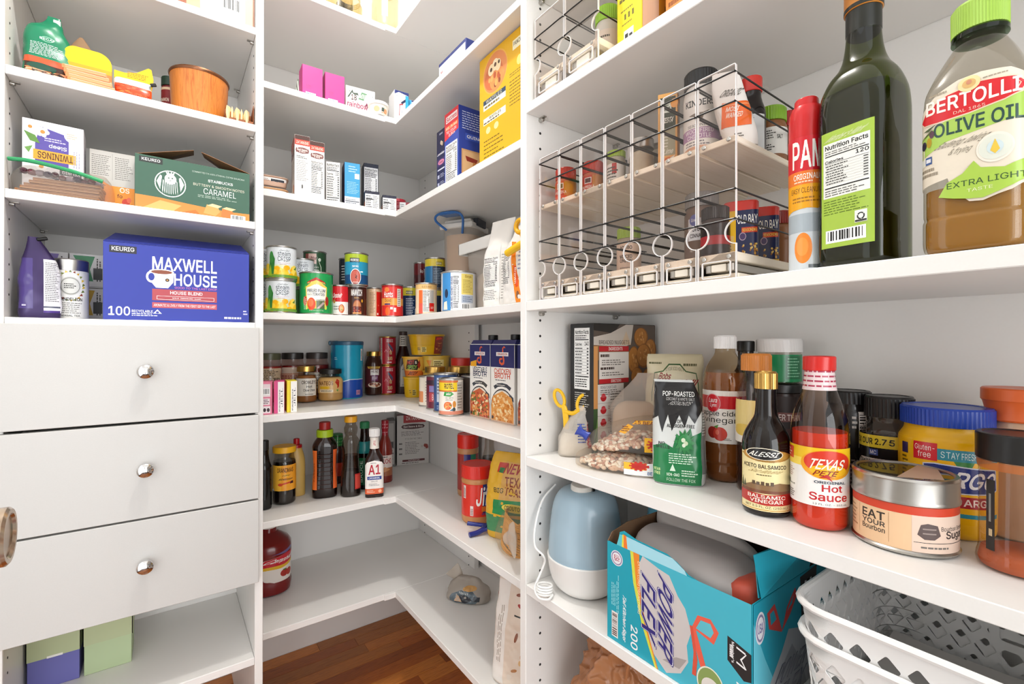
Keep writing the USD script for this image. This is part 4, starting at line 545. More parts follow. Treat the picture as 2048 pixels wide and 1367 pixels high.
for i, (x, y, w, rr) in enumerate([(.292,1.842,'left',.041),(.374,1.88,'middle',.043),(.458,1.872,'right',.044)]):
    jar('sauce_jar', '%s of the three red pasta sauce jars at the back of the broth shelf' % w, 'jar', (x, y, S4), 0, rr, .172, ['b01f14','8f1a14','7c1512'][i], mat(['5a5c44','2a2624','3a3230'][i], .35), .02, rr*.86, (.05,.12,-80,50) if i < 2 else (.04,.1,-60,60),
        [[R(0,0,1,1,'d9c0a0'), LN(.1,.3,.9,.95,8,'5a4a3a',.4), T('110',.7,.3,.92,.5,'3a2a20')], [R(0,0,1,1,'cf9a82'), R(0,.7,1,1,'e0c9b5'), LN(.1,.1,.9,.6,5,'7a2a20',.4)], [R(0,0,1,1,'e6ddd0'), LN(.1,.1,.9,.9,5,'6a5a4a',.4)]][i], 'pasta sauce jars', [(.0,.85),(.003,.96),(.01,1),(.5,1),(.62,.95),(.74,1),(.84,.97),(.9,.86),(1.,.84)], gl='f0e4e0')
for i, (x, y, rz, c, w) in enumerate([(.241,1.545,-12,'e27a98','leftmost pink and white gelatine carton with a barcode'),(.2745,1.55,-12,'e0508a','pink striped gelatine carton in the middle of the three'),(.3065,1.552,-6,'f0dc2a','yellow striped gelatine carton, right of the pink ones')]):
    carton('gelatine_box', w, 'box', (x, y+.012, S4), rz, .028, .07, .094, c, {'f': [R(0,0,1,1,c), *( [R(0,.55,.85,.95,'f2dfe4'), R(.1,.6,.8,.8,'b9a5ac'), BC(.1,.6,.8,.82), R(.15,.3,.8,.5,'f3e6ea'), LN(.2,.32,.75,.48,3,'5a3a45',.5), R(.1,.04,.85,.26,'f3e6ea'), E(.3,.14,.14,.06,'3a2a30'), E(.65,.14,.14,.06,'3a2a30')] if i == 0 else [R(.38,0,1,1,'f4f2ee'), R(.28,0,.34,1,'c9408a' if i == 1 else 'c9a81c'), LN(.5,.05,.62,.95,2,'55525a',.6,3,1), T('JELL',.66,.2,.86,.8,'3a3a48',90,0,0,0)])]}, group='gelatine cartons')
jar('relish_jar', 'jar of hot chow chow relish with a gold lid and cream label', 'jar', (.396, 1.765, S4), -13, .0352, .127, 'a0632c', GOLD, .016, .031, (.025,.085,-70,60), [R(0,0,1,1,'e9e2d6'), T('CROWLEYS',.35,.68,.98,.88,'4a4038'), T('Hot',.55,.46,.78,.6,'3a3a38'), T('Chow Chow',.42,.25,.92,.4,'3a3a38'), LN(.5,.06,.95,.12,1,'6a6258',.6)])
jar('salsa_jar', 'jar of tan queso salsa with a black lid and a red chilli on the label', 'jar', (.479, 1.765, S4), -15, .0448, .114, 'd9a864', BLACKM, .014, .038, (.03,.085,-70,60), [R(0,0,1,1,'d9ae6c'), T('MATEOS',.12,.52,.62,.78,'6a3a1c'), R(.16,.28,.5,.44,'e0b020'), T('QUESO',.18,.12,.6,.22,'f0e6d2'), R(.14,.06,.62,.24,'ecd9b8'), T('MEDIUM',.2,.1,.56,.2,'6a5a3a'), P([(.68,.7),(.76,.92),(.84,.8),(.82,.4),(.76,.28),(.76,.5)],'b8301f'), P([(.72,.2),(.8,.26),(.78,.08)],'5a9a4a')])
t = thing('drink_tumbler', 'tall blue drink mix canister, teal above and deep blue below', 'canister', (.555, 1.822, S4), -17)
part(t, 'body', lathe([(.001,.001),(.054,0),(.056,.003),(.0585,.205),(.0575,.207),(.001,.206)],48), mat('1fa0bf', .25)); b = SW([(0,.1125,.1125),(.206,.1175,.1175)])
artwork(t, 'label', b.surf(.004,.2,-110,110), [R(0,0,1,1,'1a9fc2'), P([(0,0),(1,0),(1,.33),(.75,.34),(.55,.34),(.4,.29),(.2,.26),(0,.27)],'1d4db0'), P([(0,.27),(.2,.26),(.4,.29),(.55,.34),(.75,.34),(1,.33),(1,.345),(.75,.355),(.54,.355),(.38,.305),(.2,.275),(0,.285)],'cfe6f2'), R(.22,0,.3,1,'1a6f9a'), R(.66,.05,.75,.14,'d9a0c0'), T('8 PK',.67,.06,.74,.13,'5a2a6a'), R(.75,.7,.82,.93,'dfe6e8'), LN(.76,.72,.81,.91,4,'55606a',.5,2,1), LN(.28,.72,.34,.78,2,'bfe3ee',.5)], PRINTG)
part(t, 'lid', cat_(lathe([(.0592,.2),(.0602,.202),(.0602,.212),(.058,.2145),(.001,.2135)],48), box(-.066,-.03,-.012,.012,.2,.216,.003)), mat('2a5a78', .3))
t, b = None, None
t = thing('gravy_jar', 'dark beef gravy jar with a gold lid and a plate of meat on its label', 'jar', (.673, 1.86, S4), -20); GJ = [(0,.056,.056),(.003,.066,.066),(.009,.07,.07),(.12,.07,.07),(.135,.064,.064),(.148,.054,.054),(.153,.052,.052),(.16,.052,.052)]
part(t, 'glass', SW(GJ).mesh(44), mat('3b2018', .12)); lid(t, .0285, .018, .156, GOLD)
artwork(t, 'label', SW(GJ).surf(.028,.115,-75,75), [R(0,.05,1,.98,'5d2a30'), P([(.2,1),(.8,1),(.75,.9),(.25,.9)],'d9b04a'), T('VALUE PACK',.3,.92,.7,.985,'4a3a1c'), R(.36,.6,.72,.86,'e9e4de'), T('HEINZ',.4,.72,.68,.83,'5a2a2a'), R(.4,.34,.68,.6,'6a2a5a'), T('BEEF GRAVY',.43,.4,.66,.55,'e6d0e0'), E(.55,.16,.3,.12,'e6d9c6'), BL(.35,.1,.75,.24,16,['a5624a','c98a6a','7a3f30','e0b394'],.05,3)], PRINTG)
for i, (z, h, w) in enumerate([(0,.118,'lower'),(.1185,.116,'upper')]):
    can('salmon_can', '%s of two stacked tall red salmon tins' % w, (.727, 1.85, S4+z), -21, .0345, h, 'a51f2c', [R(0,0,1,1,'b3202e'), R(.26,0,.33,1,'cfc4bc'), T('DOUBLE Q',.47,.82,.66,.95,'f2e9e6'), P([(.4,.45),(.45,.56),(.5,.45),(.485,.45),(.45,.53),(.415,.45)],'e6a0a8'), P([(.5,.75),(.66,.45),(.66,.6),(.53,.8)],'5a5f7a'), P([(.5,.7),(.6,.5),(.58,.48)],'e9dfe0'), R(.56,.2,.66,.42,'a51f2c'), T('PINK',.55,.36,.63,.5,'f0d9a0'), T('SALMON',.5,.14,.64,.28,'f0d9a0'), R(.48,.03,.62,.09,'e9b9c0'), LN(.27,.1,.32,.9,3,'8a7f7a',.5,2,1)], 'stacked salmon tins', lidm=GOLD)
t = thing('syrup_bottle', 'dark syrup bottle with a white neck label behind the noodle cups', 'bottle', (.79, 1.84, S4), -23); SB = smoothed([(0,.058,.05,.8),(.004,.064,.055,.8),(.1,.066,.056,.8),(.14,.06,.052,.85),(.185,.036,.034,1),(.2,.031,.031,1),(.242,.029,.029,1)],4)
part(t, 'glass', SW(SB).mesh(44), mat('2a100c', .1)); lid(t, .0165, .016, .24, mat('4a3a34', .35)); artwork(t, 'neck_label', SW(SB).surf(.195,.24,-90,90), [R(0,0,1,1,'cfc8bc'), LN(.3,.1,.7,.9,4,'4a443a',.4)]); artwork(t, 'label', SW(SB).front(.03,.13,-.014,.031), [P([(.05,0),(1,0),(1,1),(.4,1),(.12,.8)],'cfcbc0'), T('LOG',.3,.68,.75,.8,'3a3530',0,.4), P([(.5,.5),(.9,.4),(.9,.12),(.6,.12)],'4a2218'), LN(.2,.04,.6,.1,2,'8a857a',.5)])
def cup(name, label, loc, rz, r0, r1, h, col, items, e=.75, rim='e0b83a', lidm=None):
    t = thing(name, label, 'cup', loc, rz); b = SW([(0,2*r0,2*r0*.9,e),(h-.006,2*r1,2*r1*.9,e),(h-.006,2*r1+.006,2*r1*.9+.006,e),(h-.002,2*r1+.006,2*r1*.9+.006,e)])
    part(t, 'cup', b.mesh(56,(1,0)), mat(col, .35)); part(t, 'film_lid', SW([(h-.0019,2*r1+.0065,2*r1*.9+.0065,e),(h-.0005,2*r1+.0065,2*r1*.9+.0065,e)]).mesh(56), mat(rim, .3)); artwork(t, 'label', SW([(0,2*r0,2*r0*.9,e),(h-.006,2*r1,2*r1*.9,e)]).front(.004,h-.008,-r1*.92,r1*.92), items, PRINTG); return t
MC = 'e2b40f'
cup('noodle_cup', 'plain yellow noodle cup at the bottom of the stack beside the syrup bottle', (.775, 1.70, S4), -25, .035, .04, .078, MC, [R(0,0,1,1,MC), R(.42,.05,.62,.4,'d9c05a'), LN(.44,.08,.6,.38,3,'4a3a1c',.6), R(.28,.2,.36,.24,'5a4a1c'), LN(.26,.3,.36,.38,1,'5a4a1c',.6)])
cup('noodle_cup', 'hot and spicy noodle cup standing on the plain yellow cup', (.777, 1.70, S4+.0785), -22, .034, .046, .078, 'dfa52a', [R(0,0,1,1,'e0b04a'), R(0,0,1,.3,'e2762c'), P([(.12,.4),(.6,.34),(.7,.7),(.6,.96),(.16,.94)],'3a2a1c'), T('HOT',.17,.66,.46,.9,'d83a1f'), T('&',.5,.7,.58,.86,'f2ece0'), T('SPICY',.18,.4,.58,.62,'9ac84a'), P([(.6,.6),(.7,.95),(.74,.6),(.68,.4)],'a5301f'), T('BEEF',.24,.06,.6,.24,'4a241c',0,.25)])
cup('noodle_cup', 'wide yellow noodle bowl with a red picture, on top of the hot and spicy cup', (.81, 1.665, S4+.163), -20, .055, .067, .078, 'dba80c', [R(0,0,1,1,'deac10'), R(.0,.5,1,.52,'c99a0e'), R(.3,.1,.46,.4,'e9d06a'), LN(.33,.12,.45,.38,3,'4a3a1c',.6), LN(.2,.2,.28,.38,2,'5a4a1c',.6), P([(.68,.0),(1,.0),(1,1),(.72,1)],'8f3a2c'), P([(.74,.78),(.95,.85),(.9,.95),(.78,.94)],'d93a2f'), BL(.72,.1,.96,.65,22,['b5622f','7a2a20','d98a4a'],.03,4)])
cup('noodle_tub', 'square yellow noodle tub under the wide bowl, behind the gold-lidded jars', (.835, 1.63, S4+.105), -28, .045, .05, .055, 'd9b03a', [R(0,0,1,1,'dcb64a'), R(.38,.2,.8,.85,'ecd890'), LN(.42,.3,.76,.75,3,'5a4a20',.5), P([(.1,.8),(.25,.2),(.32,.8)],'e28a2c')])
cup('noodle_tub', 'lower yellow tub hidden behind the gold-lidded jars', (.835, 1.63, S4), -28, .05, .05, .1045, 'cfa53a', [R(0,0,1,1,'cfa53a'), R(.3,.3,.7,.7,'ecd890')])
t = thing('cocoa_can', 'yellow canister with a red lid left of the vegetable broth', 'canister', (.835, 1.43, S4)); part(t, 'body', cyl(.04,.13,0,40), mat('cfae50', .35)); lid(t, .041, .026, .13, mat('cf2f22', .3)); artwork(t, 'label', SW([(0,.0802,.0802),(.13,.0802,.0802)]).surf(.02,.125,-90,90), [R(0,.8,1,1,'d9c27a'), R(0,0,1,.8,'4a3a30'), R(.3,.85,.36,.95,'3a2a20')])
jar('mustard_jar', 'yellow sauce jar with a gold lid behind the navy tin', 'jar', (.765, 1.50, S4), 0, .039, .125, 'd09a3c', GOLD, .018, .037)
jar('mustard_jar', 'second gold-lidded jar, further right behind the navy tin', 'jar', (.80, 1.40, S4), 0, .036, .128, '6a3a2c', GOLD, .018, .034)
can('bean_can', 'pale tin at the left end of the front row of tins, broth shelf', (.705, 1.424, S4), -26, .036, .1, 'e6dccb', [R(0,0,1,1,'e9dfce'), LN(.4,.1,.6,.9,8,'9a8f80',.4), R(.1,.1,.34,.5,'d98a5a')])
can('bean_can', 'dark red and blue tin between the pale and the navy tins', (.693, 1.345, S4), -28, .036, .107, '6d2a3c', [R(0,0,1,1,'6d2438'), R(.3,.52,.7,.72,'8a7ab0'), R(.3,.2,.7,.5,'b5454f'), T('BEANS',.38,.25,.6,.45,'e6c0c0'), R(0,.75,1,.9,'3a2030')])
can('bean_can', 'navy tin with a pale table, just left of the chilli tomato tin', (.685, 1.275, S4), -28, .0375, .117, '2f4f82', [R(0,0,1,1,'3a5a8f'), R(.3,.25,.46,.93,'c9d2e0'), LN(.31,.45,.45,.9,5,'4a5a7a',.5), R(.36,.28,.42,.4,'55607a'), R(0,0,1,.2,'2a4a7f'), LN(.3,.04,.6,.16,3,'9fb4d9',.5)])
can('tomato_can', 'chilli tomato tin with a yellow and green label, front of the broth shelf', (.664, 1.203, S4), -33, .0365, .107, 'e9e2d4', [R(0,0,1,1,'f2ede2'), R(0,.7,.66,1,'f0cf2a'), R(0,.94,.66,1,'d9763c'), T('ROTEL',.38,.76,.57,.91,'3a2218'), R(0,.67,.66,.71,'d9762c'), P([(.36,.55),(.5,.53),(.57,.6),(.53,.66),(.38,.67)],'2f9a3f'), T('Mild',.42,.57,.51,.64,'f0f5e6',0,.2), T('DICED TOMATOES',.4,.47,.56,.52,'3a4a30',b=0), T('& GREEN CHILIES',.4,.41,.55,.45,'3a4a30',b=0), E(.45,.26,.085,.12,'d9653a'), E(.45,.27,.07,.09,'ee8a4a'), BL(.39,.2,.52,.34,22,['e8502c','f2954f','5fa04a','f0c46a'],.012,5,2), E(.58,.3,.035,.1,'d9903c'), P([(.49,.12),(.55,.18),(.58,.1)],'3a6a8a'), E(.575,.15,.03,.06,'3a4a48'), R(0,0,1,.1,'d98a70'), R(.64,.12,.8,.95,'c4c0b8'), LN(.65,.15,.78,.9,9,'77736a',.4)])
can('bean_can', 'dark tin behind the chilli tomato tin, beside the vegetable broth', (.745, 1.215, S4), 0, .036, .11, '3a3230', [R(0,0,1,1,'4a3f38'), LN(.5,.2,.8,.9,8,'c9c0b0',.4)])
SC = 'd9603f'
def broth(name, label, y, w, txt, tc, soup, sc, rz):
    t = thing(name, label, 'carton', (.738, y, S4), rz); w_, d, h = w, .066, .205; NV = '2f3266'
    part(t, 'body', cbox(w_, d, h, .0012), mat('efece6', .4)); part(t, 'folded_top', trimesh.convex.convex_hull(np.array([(sx*w_/2, sy*d/2, h-.004) for sx in (-1,1) for sy in (-1,1)]+[(sx*w_*.47, sy*d*.36, h+.011) for sx in (-1,1) for sy in (-1,1)])), mat(NV, .4), smooth=False)
    artwork(t, 'front_print', face(w_-.001, d-.001, h-.002, 'f'), [R(0,0,1,1,'f3f0ea'), R(0,.71,1,1,NV), P([(.5,.96),(.58,.985),(.64,.96),(.6,.955),(.56,.965),(.54,.94),(.56,.87),(.6,.8),(.58,.75),(.48,.735),(.38,.76),(.36,.8),(.4,.83),(.5,.83),(.5,.81),(.42,.805),(.41,.785),(.48,.765),(.54,.78),(.53,.82),(.49,.88)],SC), R(.24,.855,.76,.905,'f4f1ee'), T('SWANSON',.29,.865,.71,.897,'a53a3a'), *( [P([(.03,.72),(.34,.74),(.35,.79),(.04,.76)],'eaa92c'), P([(.03,.72),(.34,.74),(.34,.7),(.03,.7)],'eaa92c')] if tc == '26304f' else []),
      T(txt,.15,.625,.86,.695,tc), T('BROTH',.17,.565,.83,.635,tc), LN(.2,.535,.8,.55,1,'55585f',.7), P([(.12,.46),(.3,.5),(.5,.51),(.7,.5),(.88,.46),(.82,.42),(.68,.455),(.5,.465),(.32,.455),(.18,.42)],'3a3f4a'), LN(.25,.468,.75,.492,1,'c9c6c0',.6), E(.5,.2,.49,.235,'3a3f4a',30), E(.5,.195,.475,.222,'e9e0d0',30), P([(.02,0),(.98,0),(.98,.2),(.9,.33),(.5,.405),(.1,.33),(.02,.2)],soup), BL(.08,.03,.92,.34,150,sc,.045,7,.45), P([(.82,.38),(.97,.34),(.99,.28),(.95,.3),(.9,.34),(.8,.35)],'3a3f4a'), R(.0,0,1,.02,'d9b49a'), R(.04,.03,.12,.07,'4a4038')], PRINTG)
    artwork(t, 'side_print', face(w_-.001, d-.001, h-.002, 'r'), [R(0,0,1,1,'cfcac3'), R(0,.71,1,1,'23264f'), T('BROTH',.25,.55,.7,.68,'8a3030'), LN(.2,.05,.8,.5,3,'5a5650',.6,3,1)])
    cp = part(t, 'screw_cap', moved(cyl(.014,.014,n=26), (.0,.012,h+.0115)), BLACKM); return t
broth('broth_carton', 'vegetable broth carton, left of the two broth cartons', 1.113, .105, 'VEGETABLE', '26304f', 'c9623a', ['d8512c','e9a05a','f2d9a8','8a4a2c','6a7a3a','e88a4a','b53a24'], -90)
broth('broth_carton', 'chicken broth carton, right of the vegetable broth carton', 1.004, .104, 'CHICKEN', 'cf5a44', 'e29a4c', ['e9a55a','f2c488','d98a3c','f6d9a5','c9762f'], -89)
for i, y in enumerate((1.02, .945)):
    broth('broth_carton', ['carton with a black cap standing behind the chicken broth', 'carton at the right end of the broth shelf, cut off by the cabinet edge'][i], y-.02, .1, 'BEEF', '8a3030', 'a5543a', ['8a3a2c','c9763f'], -90) if i else None
t = broth('broth_carton', 'taller dark-capped carton in the back row behind the vegetable broth', 1.065, .1, 'BONE', '8a3030', 'a5543a', ['8a3a2c'], -90)
for q in ('/World/broth_carton_003', '/World/broth_carton_002'):
    p = stage.GetPrimAtPath(q)
    if p: p.GetAttribute('xformOp:translate').Set(Gf.Vec3d(.82, 1.055 if q.endswith('3') else .90, S4)) if q.endswith('3') else p.GetAttribute('xformOp:translate').Set(Gf.Vec3d(.745, .897, S4))
# ---- sauce shelf
def bottle(name, label, loc, rz, rows, m, caps, labels=[], group=None, sm=3, n=44, fill=None, cat='bottle', pm=PRINTG):
    t = thing(name, label, cat, loc, rz, group); L = smoothed(rows, sm) if sm else SW(rows).L; b = SW(L)
    part(t, 'bottle', b.mesh(n), m)
    if fill:
        lv, fm = fill; F = L[(L[:, 0] < lv)].copy(); F[:, 1:3] -= .004; F[0, 0] += .003; F = np.vstack([F, F[-1]]); F[-1, 0] = lv; part(t, 'contents', SW(F).mesh(36), fm)
    for q in caps: lid(t, q[0], q[1], q[2], q[3], name=q[4] if len(q) > 4 else 'cap', ribs=q[5] if len(q) > 5 else 0)
    for q in labels: artwork(t, q[2] if len(q) > 2 else 'label', b.surf(*q[0]) if len(q[0]) == 4 and abs(q[0][2]) > 1 else b.front(*q[0]), q[1], pm)
    return t
DKG = glass('5d5a58', .03, 1.5); CLB = glass('e9e6e0', .03, 1.5); RED = mat('b3141c', .3)
bottle('dark_bottle', 'slim dark bottle with a black cap at the left end of the sauce shelf', (.243, 1.625, S5), 0, [(0,.034,.034),(.004,.042,.042),(.12,.042,.042),(.145,.03,.03),(.17,.024,.024),(.19,.024,.024)], DKG, [(.0125,.03,.18,BLACKM)], fill=(.1, mat('1c1412', .2)))
bottle('molasses_jar', 'molasses jar with a yellow lid and an orange label', (.305, 1.652, S5), -10, [(0,.058,.058),(.005,.067,.067),(.012,.069,.069),(.125,.069,.069),(.14,.062,.062),(.15,.058,.058),(.165,.058,.058)], CLB, [(.0345,.019,.162,mat('f2b61f',.35),'lid')],
  [((.045,.125,-80,80), [R(0,0,1,1,'f0a32c'), R(0,0,.4,1,'f5b93a'), P([(0,0),(.1,.1),(.16,.0)],'e9e4d6'), T('GRANDMAS',.27,.72,.78,.9,'4a2a14'), E(.55,.6,.09,.07,'f5b93a'), T('Molasses',.34,.42,.76,.5,'5a3a1c',0,.2), T('original',.44,.56,.66,.64,'7a4a1c',0,.3), P([(.3,.22),(.74,.3),(.74,.36),(.3,.27)],'c9402c'), E(.38,.25,.07,.06,'d9502c'), P([(.66,.26),(.78,.26),(.78,.36),(.7,.36)],'4a2018')])], fill=(.135, mat('150d0b', .15)), cat='jar')
bottle('mustard_bottle', 'yellow mustard squeeze bottle with a red cap behind the molasses jar', (.352, 1.705, S5), -8, [(0,.05,.036,.8),(.004,.054,.04,.8),(.1,.054,.04,.8),(.135,.046,.036,.85),(.155,.034,.034,1),(.16,.034,.034,1)], mat('cfa85a', .35), [(.017,.012,.158,RED),(.0095,.02,.17,RED,'nozzle')])
bottle('syrup_bottle', 'ribbed dark syrup bottle with a red cap on a lime collar', (.427, 1.642, S5), -14, [(0,.07,.055,.6),(.005,.078,.062,.6),(.03,.08,.064,.6),(.09,.07,.056,.62),(.13,.072,.058,.62),(.165,.078,.062,.6),(.18,.07,.058,.7),(.195,.05,.048,.9),(.2,.046,.046,1)], glass('a5877a', .04, 1.5), [(.0265,.024,.198,mat('a9c71f',.3),'collar',36),(.018,.025,.222,mat('a52420',.3))],
  [((.03,.158,-.037,-.024), [R(0,0,1,1,'e8702c'), LN(.2,.2,.6,.8,2,'8a3a14',.5,3,1)],'side_label'), ((.03,.158,.025,.037), [R(0,0,1,1,'e0622c')],'side_label')], fill=(.162, mat('2a0f0b', .15)))
t = stage.GetPrimAtPath('/World/syrup_bottle_001')
for k in range(9): part('/World/syrup_bottle_001', 'rib', moved(box(-.024,.024,-.0012,.0012,0,.0022,.0008), (0,-.0318+.0032*math.sin(k/8*PI),.03+k*.014)), mat('3d1d15', .15))
bottle('vinegar_bottle', 'bottle with a green patterned collar between the two syrup bottles', (.505, 1.775, S5), 0, [(0,.05,.05),(.004,.056,.056),(.11,.056,.056),(.13,.046,.046),(.14,.044,.044),(.172,.04,.04)], mat('3a1a18', .2), [(.02,.008,.17,mat('1f7a3a',.4))], [((.135,.17,-110,110), [R(0,0,1,1,'1f7a3a'), *[P([(u,v),(u+.05,v+.12),(u+.06,v+.04)],'8ad06a') for u in np.arange(.05,.95,.09) for v in (.1,.4,.7)]], 'collar'), ((.02,.1,-70,70), [R(.3,.1,.7,.7,'c9402c')])])
bottle('syrup_bottle', 'clear waisted pancake syrup bottle with a yellow cap', (.5, 1.60, S5), -17, [(0,.058,.05,.85),(.005,.067,.058,.85),(.05,.066,.056,.85),(.1,.056,.05,.9),(.135,.054,.05,.95),(.165,.057,.052,1),(.185,.052,.05,1),(.2,.036,.036,1),(.212,.042,.042,1),(.225,.044,.044,1),(.238,.034,.034,1),(.245,.034,.034,1)], glass('d9d3cb', .04, 1.5), [(.0205,.02,.245,mat('f0ac1c',.3))], [((.025,.075,.013,.031), [R(0,0,1,1,'b5302c'), R(.1,.08,.9,.92,'c4453a')])], fill=(.085, mat('1f1412', .15)))
part('/World/syrup_bottle_002', 'syrup_film', SW([(.086,.054,.046,.85),(.1,.05,.044,.9),(.135,.048,.044,.95)]).mesh(40,(0,0)), glass('b59a8a', .1, 1.3))
bottle('steak_sauce_bottle', 'brown sauce bottle with a green cap and teal shoulder label behind the white-capped sauce', (.565, 1.652, S5), -18, [(0,.046,.046),(.004,.052,.052),(.12,.052,.052),(.15,.046,.046),(.175,.032,.032),(.2,.028,.028),(.215,.028,.028)], glass('6a4a3a', .03, 1.5), [(.0165,.023,.21,mat('1d7a4a',.3),'cap',30)], [((.125,.165,-100,100), [R(0,0,1,1,'1f7f80')], 'shoulder_label'), ((.015,.11,-90,90), [R(0,0,1,1,'12603a'), T('SAUCE',.3,.1,.42,.9,'cfe6d2',90), LN(.5,.1,.7,.9,3,'8abf9a',.5,2,1)])], fill=(.18, mat('2a1510', .2)))
bottle('hot_sauce_bottle', 'red hot sauce bottle with a wrapped red neck beside the white-capped sauce', (.652, 1.684, S5), -22, [(0,.048,.048),(.004,.054,.054),(.1,.054,.054),(.14,.044,.044),(.17,.024,.024),(.185,.022,.022),(.2,.026,.026),(.222,.025,.025)], mat('7a2218', .2), [(.0135,.006,.22,mat('8f1420',.3))], [((.172,.221,-120,120), [R(0,0,1,1,'9a1a28'), *[P([(u,v),(u+.06,v+.1),(u+.1,v+.06)],'e0a0a8') for u in (.3,.42,.55,.64) for v in (.15,.5,.75)]], 'neck_wrap'), ((.025,.1,-75,75), [R(.0,.4,1,1,'d9c9c0'), R(0,0,1,.4,'9a5a3a'), T('MUCHO',.3,.6,.85,.85,'a5262c'), P([(.2,.1),(.8,.3),(.5,.45)],'c98a5a'), LN(.2,.88,.8,.97,1,'4a4a48',.6)])])
bottle('steak_sauce_bottle', 'squarish steak sauce bottle with a white cap, front of the sauce shelf', (.563, 1.549, S5), -20, [(0,.056,.05,.45),(.003,.06,.054,.45),(.11,.06,.054,.45),(.125,.056,.05,.5),(.145,.036,.034,.8),(.16,.03,.03,1),(.2,.028,.028,1)], mat('24100d', .1), [(.0175,.027,.198,mat('f0efec',.35),'cap',40)], [((.012,.122,-.029,.029), [P([(0,.16),(1,.16),(1,.86),(.9,.95),(.5,1),(.1,.95),(0,.86)],'efeae4'), R(0,.0,1,.16,'dd6238'), T('A1',.18,.58,.82,.88,'b5283a'), R(.12,.43,.88,.53,'23408f'), T('ORIGINAL',.2,.455,.8,.505,'e3e8f2'), T('SAUCE',.33,.36,.67,.4,'55525a',b=0), LN(.2,.24,.8,.32,2,'8a868a',.4), E(.8,.08,.09,.05,'f2b08a'), LN(.1,.04,.55,.12,2,'f3c9b0',.5), LN(.3,.91,.7,.94,1,'55525a',.5)]), ((.158,.196,-100,100), [R(0,0,1,1,'ece4da'), T('A1',.43,.3,.57,.75,'b5283a')], 'neck_label')])
t = carton('rice_box', 'white red beans carton turned to show its back, at the back of the sauce shelf', 'box', (.845, 1.873, S5), -15, .134, .05, .215, 'bab5ae', {'f': [R(0,0,1,1,'c9c5c0'), R(.2,.82,.9,1,'ab2a2c'), T('ZATARAINS',.28,.87,.85,.95,'e6cfc9'), R(0,.97,1,1,'4a2020'), E(.5,.745,.37,.05,'4a2a2c'), R(.17,.71,.83,.78,'4a2a2c'), T('Red Beans & Rice',.2,.725,.8,.765,'ddd2cc'), LN(.13,.56,.88,.66,4,'6a6663',.35), T('IT IS ON THE TABLE',.25,.49,.78,.52,'55514e',b=0), LN(.25,.2,.72,.45,8,'77736f',.35), *[R(.06,v,.16,v+.03,'6a6663') for v in (.4,.3,.2)], BL(.78,.28,.95,.36,8,['7a2a24','8f3a30','b9b4ad'],.04,3), R(.17,.06,.87,.1,'5d2a2c'), T('PREPARATION',.35,.07,.7,.092,'cfc0ba'), LN(.15,.02,.85,.045,1,'77736f',.6)], 'l': [R(0,0,1,1,'8f8c88')]})
carton('spice_box', 'narrow dark and grey carton standing against the white red beans carton', 'box', (.763, 1.905, S5), -18, .03, .09, .19, '6a6764', {'f': [R(0,0,1,1,'77736f'), R(.1,.55,.8,.95,'a5a19b'), R(.2,.42,.7,.54,'3a3230'), R(.15,.05,.85,.4,'b9b5b0'), LN(.2,.08,.8,.38,5,'4a4744',.5)]})
def jif(label, x, y, rz, r, h, lbl, fill):
    return bottle('peanut_butter_jar', label, (x, y, S5), rz, [(0,1.72*r,1.72*r),(.004,1.9*r,1.9*r),(.016,2*r,2*r),(.02,1.96*r,1.96*r),(h*.68,1.96*r,1.96*r),(h*.72,2*r,2*r),(h*.76,1.95*r,1.95*r),(h*.785,1.8*r,1.8*r),(h*.8,1.8*r,1.8*r)], mat(fill, .3), [(r*1.0,h*.22,h*.78,mat('e02a1c',.25),'lid',52)], [((.022,h*.69,-115,115), lbl)], cat='jar', sm=0)
jif('peanut butter jar with a red label and red lid, front of the sauce shelf', .727, 1.16, -40, .0465, .163, [R(0,0,1,1,'dd3322'), R(.28,.55,.34,.95,'f0d9d2'), LN(.285,.58,.335,.92,4,'55302c',.5,2,1), R(.42,.04,.47,.34,'efe0dc'), LN(.425,.06,.465,.32,2,'8a3a30',.6,3,1), P([(.54,1),(.74,1),(.74,.04),(.6,.04),(.54,.3)],'26346f') if 0 else R(.62,.1,.8,1,'2a3a7a'), T('Jif',.52,.34,.72,.92,'f6f4f0',0,.12), R(.6,.16,.8,.32,'d9742c'), R(.6,.06,.8,.12,'8a3a6a')], 'c98a52')
jif('peanut butter jar with a blue and white label, at the back by the noodle bag', .822, 1.372, -30, .036, .205, [R(0,0,1,1,'a5342c'), P([(.4,.3),(.56,.3),(.56,1),(.4,1)],'34317a'), P([(.56,.3),(.7,.3),(.7,1),(.56,1)],'2f7a5a'), T('Jif',.4,.42,.58,.8,'f2f0ec',0,.1), R(.36,.05,.6,.3,'d9662c'), LN(.4,.1,.56,.25,2,'f0d9c0',.5), R(.36,0,.6,.06,'6a3a7a')], 'c48a5a')
bottle('soy_sauce_bottle', 'dark soy sauce bottle with a clear neck behind the front peanut butter jar', (.795, 1.2, S5), -30, [(0,.054,.054),(.004,.06,.06),(.12,.06,.06),(.15,.052,.052),(.18,.034,.034),(.2,.028,.028),(.25,.027,.027)], CLB, [(.0145,.02,.245,RED)], [((.02,.115,-80,80), [R(0,0,1,1,'e9e3d9')])], fill=(.165, mat('1a1410', .15)))
